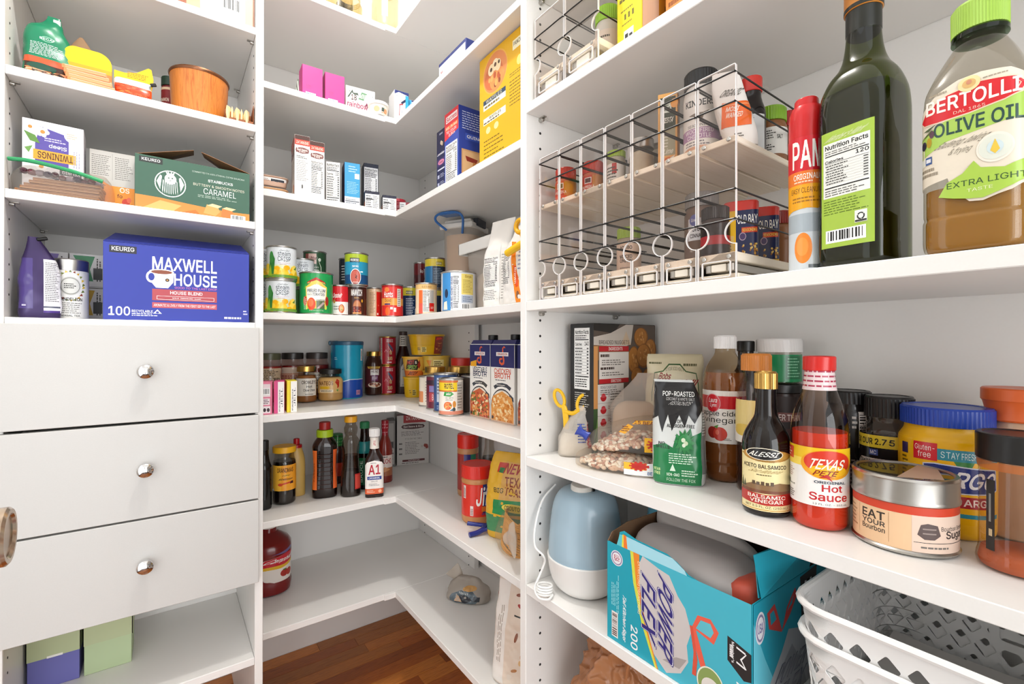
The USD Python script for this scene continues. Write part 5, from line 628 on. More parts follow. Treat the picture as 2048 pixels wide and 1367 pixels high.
t, b = bag('noodle_bag', 'yellow tortilla bag with green and brown print leaning in the right corner', 'bag', (.735, 1.0, S5), -66, [(0,.13,.06,.5),(.02,.14,.07,.55),(.07,.145,.075,.6),(.13,.14,.06,.65),(.18,.13,.036,.7),(.215,.11,.012,.85),(.222,.1,.004,.9)], mat('dfae2c', .3), [((.02,.2,-.066,.066), [R(0,0,1,1,'e2b02e'), P([(.3,.3),(1,.45),(1,1),(.42,1)],'d9a85a'), P([(.28,.98),(.45,.98),(.4,.84),(.22,.84)],'c23a2c'), P([(.3,.91),(.43,.91),(.4,.84),(.28,.84)],'2f7a3f'), T('NEW',.42,.84,.85,.98,'a5262c',0,.15), T('TEXAS',.45,.66,.95,.8,'8a3a24'), T('TOAST',.45,.54,.95,.65,'8a3a24'), T('BIG',.22,.56,.42,.63,'5a4a14'), P([(.2,.26),(1,.3),(1,.5),(.22,.46)],'1f8a4a'), E(.7,.38,.28,.06,'e6d050'), T('CROUTONS',.48,.35,.92,.41,'3a4a1c'), R(0,0,1,.24,'4a8a5a')])], noise=.006)
t = thing('pasta_bag', 'clear bag of spaghetti lying on its side under the yellow bag', 'bag', (.705, .935, S5), 62)
part(t, 'film', SW([(.002,.10,.07,.7),(.01,.125,.1,.7),(.04,.135,.11,.8),(.075,.115,.085,.85),(.1,.07,.05,1)],3,.006,34,4).mesh(56), film('f6f2ec','f2e6cf',.12)); part(t, 'gathered_end', moved(SW([(0,.03,.03,1),(.03,.022,.018,1),(.055,.06,.02,.9),(.075,.075,.014,.9)],3,.006,50,2).mesh(36), (-.055,.03,.05), ry=-70), film('f4f1ec','efe9df',.35))
r_ = random.Random(11); SPG = []
for i in range(110):
    a, zz0, rr = r_.uniform(-.05,.05), r_.uniform(.008,.082), r_.uniform(.02,.045); ph = r_.uniform(0,6.28)
    SPG.append(tube([( .058*math.cos(ph+q)*(1-.25*(zz0/.09)), .042*math.sin(ph+q*1.1)*(1-.3*(zz0/.09)), zz0+.01*math.sin(q*2+ph)) for q in np.linspace(0,2.6,9)], .0016, 5))
part(t, 'spaghetti', cat_(*SPG), mat('e3a445', .4), kind='stuff')
t = thing('bag_clip', 'dark blue bag clip holding the end of the spaghetti bag', 'clip', (.683, 1.055, S5), -20)
part(t, 'clip_arm', tube(arc([(-.042,-.006,.0065),(-.02,-.002,.0085),(.0,.002,.014),(.02,.0,.016),(.045,-.004,.014)]), .0065, 12), mat('26307f', .3)); part(t, 'clip_arm', tube(arc([(-.04,.03,.024),(-.02,.022,.022),(0,.016,.02),(.018,.008,.019)]), .0055, 12), mat('26307f', .3)); part(t, 'clip_hinge', moved(cyl(.005,.026,n=18), (.0,.02,.012), rx=60), mat('1c2463', .3))
# ---- bottom shelf
bottle('tomato_juice_jug', 'large red tomato juice jug at the left end of the bottom shelf', (.277, 1.762, S6), -9, [(0,.12,.12,.85),(.006,.134,.134,.8),(.03,.14,.14,.8),(.038,.134,.134,.8),(.05,.136,.136,.75),(.12,.136,.136,.75),(.13,.14,.14,.78),(.155,.138,.138,.8),(.17,.12,.12,.9),(.185,.08,.08,1),(.195,.05,.05,1),(.21,.045,.045,1)], mat('75100f', .16), [(.025,.02,.208,mat('e6e2da',.35))],
  [((.045,.135,-28,78), [P([(.12,.5),(.2,.1),(.35,0),(.9,0),(1,.1),(1,.95),(.7,1),(.2,.85)],'e6ddd4'), P([(.14,.6),(.16,.75),(.22,.85),(.7,1),(1,.95),(1,.66),(.6,.56)],'c4162a'), T('Campbells',.22,.68,.96,.85,'f4eeea',0,.3), P([(.13,.5),(.14,.6),(.6,.6),(1,.68),(1,.58),(.5,.48)],'e0b01f'), E(.62,.28,.13,.13,'a8281f'), E(.8,.26,.13,.13,'b5301f'), P([(.56,.42),(.62,.36),(.7,.42)],'3f7a30'), P([(.3,1.0),(.9,1.16),(1,1.1),(.7,1.0)],'6a5a8a')])], sm=0)
part('/World/tomato_juice_jug', 'grip', tube(arc([(-.052,-.042,.128),(-.034,-.055,.132),(-.024,-.06,.11),(-.024,-.0615,.06),(-.036,-.055,.045),(-.054,-.04,.048)]), .004, 8), mat('8a1614', .15))
t, b = bag('snack_bag', 'crumpled clear and dark snack bag lying on the bottom shelf', 'bag', (.792, 1.318, S6), -52, [(0,.13,.075,.8),(.008,.15,.092,.8),(.03,.145,.084,.85),(.05,.11,.055,.9),(.068,.06,.02,1)], film('d9d2ca','cfc6bb',.55), [((.004,.05,-.06,.05), [P([(.1,.05),(.3,.0),(.9,.05),(1,.4),(.8,.75),(.45,.8),(.2,.55)],'5d6a72'), P([(.3,.1),(.6,.05),(.8,.3),(.7,.5),(.45,.55)],'2a2c33'), P([(.28,.15),(.5,.1),(.42,.45),(.34,.5)],'c9a88a'), *[R(.4+.05*k,.6,.42+.05*k,.72,'d9dcd8') for k in range(6)], P([(.8,.25),(1,.2),(1,.5),(.85,.55)],'3a3f45'), E(.7,.9,.2,.14,'c99a5f')])], noise=.013, freq=30)
part(t, 'twisted_end', moved(SW([(0,.03,.02,1),(.02,.045,.02,1),(.045,.06,.008,1)],3,.006,60,3).mesh(30), (-.035,.02,.045), ry=-45), film('e6e0d8','d9cfc2',.5))
t, b = bag('nut_pouch', 'tall stand-up pouch printed with nuts, cut off by the cabinet edge', 'bag', (.71, .905, S6), -68, [(0,.16,.08,.45),(.01,.17,.09,.45),(.08,.17,.08,.5),(.16,.165,.055,.6),(.21,.16,.025,.75),(.245,.155,.006,.9)], mat('e3d6c8', .35), [((.008,.235,-.075,.078), [R(0,0,1,1,'e6d5c4'), R(0,0,.22,1,'efe9e2'), LN(.06,.2,.16,.8,3,'b9aea2',.5,4,1), *[('p', [(u+.06*math.cos(a)*math.cos(t_)-.022*math.sin(a)*math.sin(t_), v+.03*math.cos(a)*math.sin(t_)*1.6+.016*math.sin(a)) for a in np.linspace(0,6.1,12)], c) for u, v, t_, c in ((.4,.9,.2,'8a4a30'),(.6,.93,.8,'c98a5a'),(.75,.88,-.3,'9a2f2c'),(.45,.8,-.2,'a5302c'),(.8,.72,.5,'7a4a34'),(.42,.5,1.2,'8a5238'),(.7,.55,.3,'96583c'),(.6,.3,.9,'c99058'),(.42,.18,.4,'b57a48'),(.8,.25,-.5,'c9935f'))], T('918',.5,.74,.72,.79,'3a3a38',180), R(.36,.7,.9,.715,'3a3a38'), BL(.5,.25,.7,.35,14,['c99058','e0b57f','a5703f'],.03,5)])], noise=.004)
t, b = bag('nut_pouch', 'narrow red-edged pouch standing left of the tall nut pouch', 'bag', (.775, 1.06, S6), -30, [(0,.07,.03,.6),(.02,.075,.04,.6),(.12,.07,.03,.7),(.18,.05,.006,.9)], mat('b9a290', .35), [((.01,.17,-.034,-.016), [R(0,0,1,1,'a5343a'), R(.3,.2,.9,.5,'d9c0b0')])], noise=.006)
# ================================================================ RIGHT CABINET: spice racks and oils
AC = ACRYL; PW = wood('pale_wood', 'f0e2ca', 'f8eddb', 0, 4., .97, 1.08); WIRE = mat('1a1a1a', .35); EDGE = mat('f3f0ee', .25)
def rackunit(t, y, w, levels, ztop, zb, depth=.255, first=False):
    # one pull-out: boards, clear front plate with finger notches, wire rails; front plane at local x = 0, running to +x
    q = Polygon([(-w/2, 0), (w/2, 0), (w/2, ztop), (-w/2, ztop)]).buffer(-.003).buffer(.003)
    for s in (-1, 1): q = q.difference(Point(s*w/2, zb+.0255).buffer(.0152))
    q = q.difference(sbox(-w*.3, zb-.030, w*.33, zb-.0135).buffer(.002)) if zb > .03 else q
    pm = trimesh.Trimesh(*(lambda m: (m.vertices[:, [2,0,1]], m.faces[:, ::1]))(plate(q, 0, .0028)), process=False)
    ptr = part(t, 'front_plate', moved(pm, (-.0028, y, 0)), AC, smooth=False)
    er = [moved(trimesh.Trimesh(*(lambda m: (m.vertices[:, [2,0,1]], m.faces))(plate(q.boundary.buffer(.0007, cap_style=2) if False else q.difference(q.buffer(-.0011)), 0, .0031)), process=False), (-.00295, y, 0))]
    part(ptr, 'plate_edge', cat_(*er), EDGE, smooth=False)
    for k, (zt, th) in enumerate(levels):
        b = part(t, 'shelf_board', box(0, depth, y-w/2+.0015, y+w/2-.0015, zt-th, zt, .001), PW, smooth=False)
        for s in (-1, 1): part(b, 'screw', moved(lathe([(.0001,.0016),(.0024,.0014),(.0032,.0006),(.0032,0)][::-1], 16), (-.0029, y+s*w*.32, zt-th/2), ry=-90), STEEL)
        for dz in (.042, .081):
            z = zt+dz; h = w/2-.001
            part(t, 'wire_rail', tube(arc([(depth, y-h, z), (.02, y-h, z), (-.001, y-h, z), (-.0045, y-h+.004, z), (-.0045, y, z), (-.0045, y+h-.004, z), (-.001, y+h, z), (.02, y+h, z), (depth, y+h, z)], 4), .00125, 6), WIRE)
    part(t, 'slide', cat_(box(.004, depth, y-w*.36, y-w*.2, .012, zb-.0135, .001), box(.004, depth, y+w*.2, y+w*.36, .012, zb-.0135, .001)), STEEL, smooth=False)
    part(t, 'slide_block', box(.002, .05, y-w*.19, y+w*.19, .0125, zb-.014, .001), mat('efe6d6', .4), smooth=False)
RX = .6
t = thing('spice_rack', 'seven-slot clear-fronted pull-out spice rack with black wire rails', 'spice rack', (RX, 0, R2))
part(t, 'base_board', box(.006, .25, .322, .718, 0, .009, .001), PW, smooth=False)
RY = [.722-.0575*(i+.5) for i in range(7)]
for y in RY: rackunit(t, y, .0555, [(.0365, .012), (.1895, .009)], .282, .0365)
t = thing('spice_rack', 'two-slot clear-fronted spice rack on the highest shelf in view, right cabinet', 'spice rack', (RX, 0, R1))
part(t, 'base_board', box(.006, .25, .562, .738, 0, .009, .001), PW, smooth=False)
for y in (.694, .606): rackunit(t, y, .085, [(.05, .012)], .17, .05)
LO, HI = R2+.0367, R2+.1897
def spice(name, label, x, y, z, r, h, caph, capc, fill, items=None, span=100, rz=-75, body=None, lw=(.1,.85), ribs=40, group=None):
    t = thing(name, label, 'jar', (x, y, z), rz, group); H = h-caph
    L = [(0,1.8*r,1.8*r),(.003,2*r,2*r),(H*.86,2*r,2*r),(H*.95,1.85*r,1.85*r),(H,1.7*r,1.7*r)]
    part(t, 'body', SW(L).mesh(40), body or mat(fill, .35)); lid(t, r*.97, caph, H-.001, mat(capc, .3), ribs=ribs)
    if items: artwork(t, 'label', SW(L).surf(H*lw[0], H*lw[1], -span, span), items, PRINTG)
    return t
for i, (y, w, c) in enumerate([(RY[0]-.002,'leftmost','b5301f'),(RY[1]-.0,'second','a52a24')]):
    spice('spice_jar', '%s of two red-lidded orange spice jars in the rack\'s left upper slots' % w, .64+.02*i, y, HI, .021, .072, .022, 'c23420', 'c25a2a', [R(0,0,1,1,'c23a24'), R(.62,0,1,1,'c9802c'), R(.4,.6,.6,.9,'f0e6e0'), R(.42,.64,.58,.86,'5a2a24'), T('PAPRIKA',.3,.35,.68,.5,'f0ddd0'), R(.3,.1,.68,.25,'d9502c')], group='red-lidded spice jars')
spice('spice_bottle', 'small bottle with a white label and lime top in the third upper slot', .66, RY[2], HI, .017, .075, .012, 'a9c84a', 'b9b39f', [R(.1,.1,.9,.9,'efece6'), R(.5,.5,.64,.9,'c23a34'), LN(.3,.2,.7,.8,5,'55524a',.5)])
t, b = bag('spice_packet', 'folded white packet with a red mark behind the third upper slot', 'packet', (.72, RY[2], HI), -80, [(0,.04,.012,.7),(.06,.042,.014,.7),(.105,.04,.004,.8)], mat('e3deda', .45), [((.02,.09,-.016,.016), [R(.2,.6,.5,.9,'c9505a'), LN(.1,.1,.9,.5,5,'77726c',.4)])], noise=.002)
jar('spice_jar', 'clear jar of pale flakes with a silver lid in the fourth upper slot', 'jar', (.66, RY[3], HI), 0, .022, .075, 'd9cdbd', STEEL, .014, .02)
jar('spice_jar', 'tall grey-lidded clear jar behind the pale flakes', 'jar', (.715, RY[3]+.002, HI), 0, .022, .1, 'c9c2b8', mat('bdbab6', .35), .018, .021)
carton('taco_mix_box', 'tall orange-edged seasoning carton rising above the fifth slot', 'box', (.655, RY[4], HI), -62, .03, .028, .125, 'e8b06a', {'f': [R(0,0,1,1,'e9ac62'), R(.1,.55,.92,.95,'3b4030'), R(.18,.75,.7,.88,'d3d8cc'), LN(.22,.77,.66,.86,3,'5a6450',.5), E(.85,.86,.2,.06,'eaa050'), T('FIESTA',.2,.62,.8,.69,'f0ece0',0,.2), R(.1,.2,.9,.55,'a9a58a'), LN(.2,.3,.6,.5,5,'e6e3d3',.4), T('Lime',.3,.22,.8,.29,'e6e3d3',0,.2), E(.55,.1,.35,.08,'d9763c'), P([(.3,.12),(.9,.2),(.7,.12)],'e6e0d6')], 'r': [R(0,0,1,1,'e3a05a'), R(.1,.92,.9,.97,'b5722f'), R(.1,.62,.95,.88,'e6e3dd'), LN(.15,.64,.9,.86,7,'77747a',.4), R(.2,.1,.9,.5,'e8b27a')]})
t = spice('seasoning_jar', 'white and lilac seasoning jar with a black lid in the sixth upper slot', .655, RY[5], HI, .0255, .135, .024, '1c1c1c', 'e6e2dc', [R(0,0,1,1,'f3f1ec'), T('KINDERS',.3,.78,.72,.9,'2a2a2a',0,0,-.25), P([(.36,.64),(.44,.66),(.56,.66),(.64,.7),(.6,.63),(.56,.6),(.54,.5),(.46,.5),(.44,.6),(.4,.62)],'8a7f74'), T('SEASONING',.34,.42,.66,.47,'4a4a4a',b=0), R(0,.2,1,.4,'b58fb5'), T('WOODFIRED',.3,.31,.7,.385,'f2eaf2'), T('CHIPOTLE',.33,.215,.66,.29,'f2eaf2'), LN(.3,.08,.66,.18,2,'8a858a',.45), E(.5,.0,.3,.08,'d9a88a')], 120, -66)
carton('spice_box', 'white carton with a lilac band behind the seasoning jar', 'box', (.715, RY[5]-.004, HI), -80, .042, .04, .102, 'e9e6e2', {'f': [R(0,0,1,1,'efece8'), R(0,.28,1,.48,'b98fb0'), LN(.2,.6,.8,.9,4,'77747a',.4), LN(.5,.08,.9,.22,2,'77747a',.4)]})
t, b = bag('seasoning_packet', 'slanting white and orange seasoning packet in the last upper slot', 'packet', (.645, RY[6], HI), -58, [(0,.034,.02,.6,.012),(.02,.044,.028,.6,.006),(.05,.046,.026,.6,-.002),(.08,.042,.012,.7,-.008),(.105,.034,.003,.9,-.012),(.11,.032,.003,.9,-.013)], mat('ece8e3', .4), [((.026,.062,-.017,.02), [R(0,0,1,1,'ea6a28'), T('MOST',.15,.6,.6,.8,'f6e6d8',0,.1), T('WANTED',.15,.35,.7,.55,'f6e6d8',0,.1), R(.0,.85,1,.9,'f2a070')]), ((.064,.09,-.02,.012), [T('ORGANIC',.1,.3,.9,.7,'6a6660',0,.3)]), ((.004,.02,-.01,.02), [LN(.3,.2,.7,.8,3,'6a6660',.5)])], noise=.0015)
bottle('extract_bottle', 'small dark extract bottle with a red cap behind the orange packet', (.70, RY[6]+.004, HI), -75, [(0,.036,.036),(.003,.039,.039),(.06,.039,.039),(.08,.03,.03),(.09,.026,.026),(.098,.026,.026)], mat('1a1414', .12), [(.0145,.022,.096,mat('d93a30',.3))], [((.008,.058,-70,70), [R(0,0,1,1,'d9dcdf'), T('PURE',.35,.75,.65,.9,'3a3f55'), R(.3,.45,.7,.6,'7a2a4a'), LN(.3,.1,.7,.4,3,'6a7080',.4)])])
spice('spice_jar', 'spice jar with a bright green lid and white label in the last upper slot', .755, RY[6]+.002, HI, .0225, .088, .022, '86b52a', '8a5a34', [R(0,0,1,1,'eceae6'), LN(.32,.55,.62,.9,4,'4a4844',.45), T('SALT',.62,.55,.72,.7,'2a2a2a'), LN(.32,.12,.6,.38,3,'4a4844',.5)], 110, -70, lw=(.18,.8))
spice('spice_jar', 'spice jar with a plain dark red lid at the back of the last upper slot', .81, RY[6]-.002, HI, .0225, .095, .024, 'b5242a', '7a4a34', rz=-70)
spice('spice_jar', 'jar with a lime lid and peach label in the third lower slot', .69, RY[2]-.004, LO, .022, .092, .02, 'a3c43a', 'b9aa98', [R(.0,0,1,1,'e9cdb8'), T('ADOBO',.35,.78,.62,.9,'3a3430'), T('MINCED',.35,.48,.62,.6,'3a3430'), T('ONION',.35,.34,.62,.46,'3a3430'), LN(.35,.05,.65,.2,2,'9a8a7c',.45)], 110, -62)
spice('spice_jar', 'large grey-lidded jar of ground spice with an oval blue mark, lower slots', .675, RY[5]+.012, LO, .0255, .112, .022, '8a8886', '7d6658', [R(.3,.4,.7,.9,'e6e6ea'), E(.42,.86,.09,.13,'6a6fb5'), T('Great',.36,.82,.48,.9,'e9eaf5'), T('Ground',.38,.6,.64,.72,'4a4648'), T('CINNAMON',.34,.46,.66,.55,'4a4648'), T('NET WT 2.5 OZ',.34,.14,.66,.2,'d9cfc6')], 100, -66)
spice('spice_jar', 'dark jar with a red band seen through the sixth finger hole', .64, RY[6]+.026, LO, .02, .075, .018, '2a2220', '3a2420', [R(0,0,1,1,'2a1f20'), R(0,.3,1,.6,'a5262c')])
t = None
def oldbay(label, x, y):
    t = thing('seasoning_tin', label, 'tin', (x, y, LO), -62, 'yellow seasoning tins'); part(t, 'body', SW([(0,.044,.03,.45),(.001,.045,.031,.45),(.068,.045,.031,.45)]).mesh(44), mat('e6b414', .3)); part(t, 'lid', SW([(.066,.0462,.0322,.5),(.078,.0462,.0322,.5),(.08,.043,.029,.5)]).mesh(44), mat('cf3a30', .3))
    artwork(t, 'label', SW([(0,.045,.031,.45),(.07,.045,.031,.45)]).front(.002,.066,-.0215,.0215), [R(0,0,1,1,'e9b91a'), R(.36,0,1,1,'222a55'), T('OLD BAY',.4,.7,.97,.9,'f2f2ee'), R(.52,.5,.97,.62,'d9482c'), T('SEASONING',.54,.525,.95,.595,'f0d060'), E(.55,.42,.1,.09,'b9a5b5'), E(.55,.42,.08,.07,'4a3a6a'), BL(.55,.03,.95,.25,20,['c99a4a','e0c06a','a5702c'],.03,3), R(.0,.0,.3,.45,'d9b96a'), LN(.02,.05,.28,.4,5,'6a5a30',.4)], PRINTG); return t
oldbay('yellow and navy seasoning tin with a red lid in the last lower slot', .665, RY[6]+.002)
oldbay('second yellow seasoning tin with a red lid behind the first', .72, RY[6]-.001)
spice('spice_jar', 'spice jar with a brown body behind the yellow seasoning tins', .78, RY[6], LO, .022, .085, .02, '8f2a24', '8a5a34', rz=-70)
# upper rack and cartons
spice('spice_jar', 'spice jar with a lime lid and pale label in the upper rack', .69, .625, R1+.0502, .0255, .115, .028, '9ccf3c', 'd9d3c9', [R(0,.0,1,.85,'e9d9cc'), LN(.34,.6,.66,.7,1,'6a645c',.6), LN(.34,.2,.66,.45,4,'8a8278',.4)], 110, -58)
t, b = bag('spice_packet', 'crumpled red and clear packet in the upper rack behind the front plates', 'packet', (.72, .69, R1+.0502), -60, [(0,.06,.02,.6),(.03,.062,.026,.6),(.06,.05,.01,.8)], mat('d9cfc9', .3), [((.01,.05,-.02,.02), [R(.1,.2,.5,.8,'c2303a')])], noise=.004)
carton('yellow_box', 'narrow yellow carton with a nutrition strip beside the upper rack', 'box', (.715, .553, R1), -74, .03, .075, .15, 'd9a51c', {'f': [R(0,0,1,1,'dba920'), R(.25,.3,.85,.95,'e9d9a0'), LN(.3,.32,.8,.92,9,'4a3f20',.45), LN(.2,.03,.9,.27,6,'6a5310',.45)]})
carton('yellow_box', 'wider bright yellow carton printed with cooking symbols on the highest shelf', 'box', (.678, .518, R1), -94, .056, .1, .16, 'e6cf10', {'f': [R(0,0,1,1,'e9d414'), LN(.1,.62,.8,.9,3,'6a6014',.4), T('EDGE',.45,.75,.6,.79,'5a5010'), *[R(.3+.16*k,.44,.37+.16*k,.5,'6a6014') for k in range(3)], LN(.15,.53,.8,.56,1,'8a7d18',.5), LN(.2,.38,.75,.41,1,'8a7d18',.5), R(.28,.1,.68,.32,'f3f0e6'), R(.33,.15,.45,.28,'2a2a24'), R(.5,.17,.63,.26,'2a2a24'), R(.3,.05,.6,.08,'2a2a24')], 'r': [R(0,0,1,1,'c98a14'), R(0,0,.4,1,'e0b89a'), LN(.55,.3,.85,.6,3,'6a4a10',.5)]})
carton('orange_box', 'orange carton at the right end of the highest shelf in view', 'box', (.70, .443, R1), -92, .05, .09, .15, 'e08a3c', {'f': [R(0,0,1,1,'e8954a'), LN(.1,.1,.7,.5,4,'9a5218',.5), R(.75,.0,1,1,'e9d02a'), R(.78,.2,.95,.5,'2a2a20')]})
# ---- oils
t = thing('cooking_spray', 'slim red and yellow cooking spray can with an egg picture', 'can', (.624, .2475, R2), -68)
part(t, 'body', lathe([(.015,0),(.0178,.001),(.0185,.003),(.0185,.16),(.0178,.163),(.001,.163)],48), mat('dcdfe2', .25)); PB_ = SW([(0,.037,.037),(.162,.037,.037)])
artwork(t, 'label', PB_.surf(.003,.16,-120,120), [R(0,0,1,1,'cfd6da'), R(0,.28,1,.42,'a9b4bb'), P([(0,.4),(.3,.45),(.5,.46),(.7,.45),(1,.4),(1,1),(0,1)],'f0a81c'), R(0,.64,1,.74,'e8772a'), R(0,.74,1,1,'cf1f2c'), T('PAM',.3,.76,.73,.97,'f7f4ee'), T('ORIGINAL',.32,.675,.66,.72,'fbeedd'), LN(.33,.65,.66,.668,1,'f9d9b8',.6), T('EASY CLEANUP',.28,.575,.68,.615,'7a4a14',b=0), LN(.3,.5,.7,.55,2,'a5701c',.45), E(.45,.16,.12,.115,'f08a30',30), E(.44,.17,.08,.07,'f59a44'), P([(.62,0),(.8,.16),(.8,0)],'9aa5ab'), R(.52,.01,.72,.035,'6a7278')], PRINTG)
part(t, 'cap', lathe([(.0186,.16),(.0188,.162),(.0188,.182),(.018,.192),(.0155,.199),(.013,.2),(.0125,.208),(.0115,.2095),(.001,.2085)],48), mat('c81c20', .25))
OG = glass('8a9440', .02, 1.5); OS = .072
t = thing('olive_oil_bottle', 'tall square dark green olive oil bottle with a lime nutrition label', 'bottle', (.632, .192, R2), -99)
OR = smoothed([(0,OS*.8,OS*.8,.42),(.003,OS*.95,OS*.95,.42),(.01,OS,OS,.42),(.165,OS,OS,.42),(.19,OS*.99,OS*.99,.5),(.212,OS*.86,OS*.86,.7),(.226,OS*.64,OS*.64,.9),(.238,OS*.54,OS*.54,1),(.255,.034,.034,1),(.285,.031,.031,1)],4)
part(t, 'bottle', SW(OR).mesh(64), OG); F_ = OR[OR[:,0]<.196].copy(); F_[:,1:3] -= .006; F_[0,0] += .004; part(t, 'oil', SW(F_).mesh(56), usdkit.material(stage, '/World/Looks/dark_oil', {'p': ('principled_bsdf', dict(base_color=(.085,.08,.026), roughness=.08))}, [], surface='p.BSDF'))
lid(t, .0182, .03, .288, mat('c9802f', .35), 'cap'); part(t, 'neck_ring', lathe([(.0155,.262),(.0168,.264),(.0168,.288),(.0185,.289),(.0185,.293),(.015,.294)],40), mat('1c1e17', .3))
artwork(t, 'label', (lambda b: b.front(.022,.152,-.0255,.0265))(SW(OR)), [R(0,0,1,1,'a8c84a'), R(.05,.43,.93,.9,'f2f3ee'), T('Member\'s Mark',.15,.915,.85,.96,'dfe9b5',0,.3), T('Nutrition Facts',.09,.845,.9,.885,'1f1f1f'), LN(.09,.8,.9,.835,2,'6a6a66',.4), R(.09,.785,.91,.793,'1f1f1f'), T('120',.68,.745,.91,.778,'1f1f1f'), T('Calories',.09,.73,.45,.755,'1f1f1f'), R(.09,.722,.91,.725,'2f2f2f'), *[('g', LN(.1+.02*(k%2),.70-.022*k,.55,.712-.022*k,1,'4a4a48',.7,k)[1]+[R(.82,.702-.022*k,.9,.711-.022*k,'4a4a48'), R(.09,.697-.022*k,.91,.6985-.022*k,'b5b5b0')]) for k in range(8)], R(.09,.51,.91,.52,'1f1f1f'), LN(.09,.44,.88,.5,3,'6a6a66',.4), LN(.06,.28,.9,.41,6,'5f7a20',.35), R(.66,.175,.88,.275,'f2f3ee'), E(.77,.225,.07,.03,'2a2a28',18), E(.77,.225,.045,.02,'f2f3ee',18), *[P([(.77+.075*math.cos(a),.225+.033*math.sin(a)),(.77+.03*math.cos(a+.3),.225+.013*math.sin(a+.3)),(.77+.075*math.cos(a+.25),.225+.033*math.sin(a+.25))],'f2f3ee') for a in (.5,2.6,4.7)], R(.67,.18,.87,.195,'3a3a38'), BC(.1,.04,.86,.15)], PRINTG)
t = thing('olive_oil_jug', 'clear half-empty olive oil jug with a lime cap and red oval label', 'jug', (.6275, .0975, R2), -90)
JR = smoothed([(0,.066,.08,.42),(.004,.072,.088,.42),(.012,.074,.09,.42),(.03,.074,.09,.42),(.034,.072,.088,.42),(.038,.073,.089,.42),(.13,.073,.089,.42),(.15,.072,.088,.45),(.165,.066,.08,.55),(.185,.052,.06,.75),(.2,.038,.042,.9),(.206,.034,.034,1),(.22,.032,.032,1)],3)
part(t, 'bottle', SW(JR).mesh(72), glass('e6e2d9', .025, 1.5)); F_ = JR[JR[:,0]<.078].copy(); F_[:,1:3] -= .004; F_[0,0] += .003; part(t, 'oil', SW(F_).mesh(60), usdkit.material(stage, '/World/Looks/amber_oil', {'p': ('principled_bsdf', dict(base_color=(.42,.20,.02), roughness=.1))}, [], surface='p.BSDF'))
part(t, 'neck_ring', lathe([(.017,.206),(.0205,.207),(.0205,.211),(.017,.212)],44), glass('8fa58a', .05)); lid(t, .0205, .027, .2125, mat('a6cc55', .3), 'cap', 56)
Z_ = SW(JR).front(.04,.158,-.0362,.0362)
artwork(t, 'label', Z_, [P([(0,.2),(.3,.24),(.36,.1),(.46,.06),(.5,.03),(.62,.02),(.75,.05),(.86,.07),(1,.14),(1,.9),(.85,.97),(.6,1),(.4,.99),(.2,.93),(0,.8)],'e6dcc9'), P([(0,.43),(.3,.53),(.6,.56),(1,.6),(1,.78),(.6,.74),(.3,.7),(0,.6)],'a9cc5c'),
  P([(.02,.74),(.1,.83),(.3,.9),(.6,.93),(.9,.9),(.98,.84),(.94,.77),(.8,.73),(.5,.7),(.2,.69),(.06,.7)],'f2d9c0'), P([(.035,.745),(.11,.825),(.3,.89),(.6,.92),(.89,.89),(.965,.84),(.92,.775),(.8,.74),(.5,.71),(.2,.7),(.07,.71)],'d4232c'), T('BERTOLLI',.09,.765,.93,.88,'f9f3e9',0,0,-.08), T('DAL 1865',.36,.725,.64,.748,'f3cfc0',b=0), E(.5,.93,.1,.06,'ecd9a0'), E(.5,.93,.06,.035,'d9b070'), E(.5,.94,.025,.018,'c98a6a'), LN(.12,.91,.36,.94,1,'a59a86',.5), LN(.62,.93,.9,.95,1,'a59a86',.5),
  T('OLIVE OIL',.17,.575,.96,.685,'2a4a44',0,0,-.03), E(.06,.55,.03,.035,'3a3344'), E(.12,.56,.028,.04,'b5982c'), E(.15,.62,.026,.03,'5a3a4a'), P([(.03,.6),(.16,.66),(.13,.63)],'5a6a3a'), P([(.06,.66),(.2,.69),(.12,.65)],'4a5a3a'), T('Sauteing, baking',.2,.47,.66,.53,'8a8374',0,.3,0,0), T('& frying',.32,.405,.52,.46,'8a8374',0,.3,0,0), R(.03,.38,.08,.44,'e6e6da'), R(.08,.385,.15,.445,'3f5f9a'), R(.09,.4,.14,.43,'e6e9f0'), LN(.03,.28,.22,.36,2,'9a8f7c',.6), E(.72,.4,.16,.11,'efe8da',28), E(.72,.4,.14,.09,'dfe3d6',28), E(.72,.4,.07,.05,'cfe0e3'), P([(.68,.38),(.72,.46),(.76,.38),(.72,.35)],'e6c34a'),
  P([(.22,.1),(.3,.2),(.44,.25),(.54,.33),(.6,.27),(.8,.24),(1,.3),(1,.16),(.86,.1),(.75,.07),(.62,.04),(.5,.05),(.36,.07)],'a9cc4f'), T('EXTRA LIGHT',.3,.15,.97,.195,'3a5a30',b=0), T('TASTE',.48,.1,.7,.125,'e6efc0',b=0)], PRINTG)
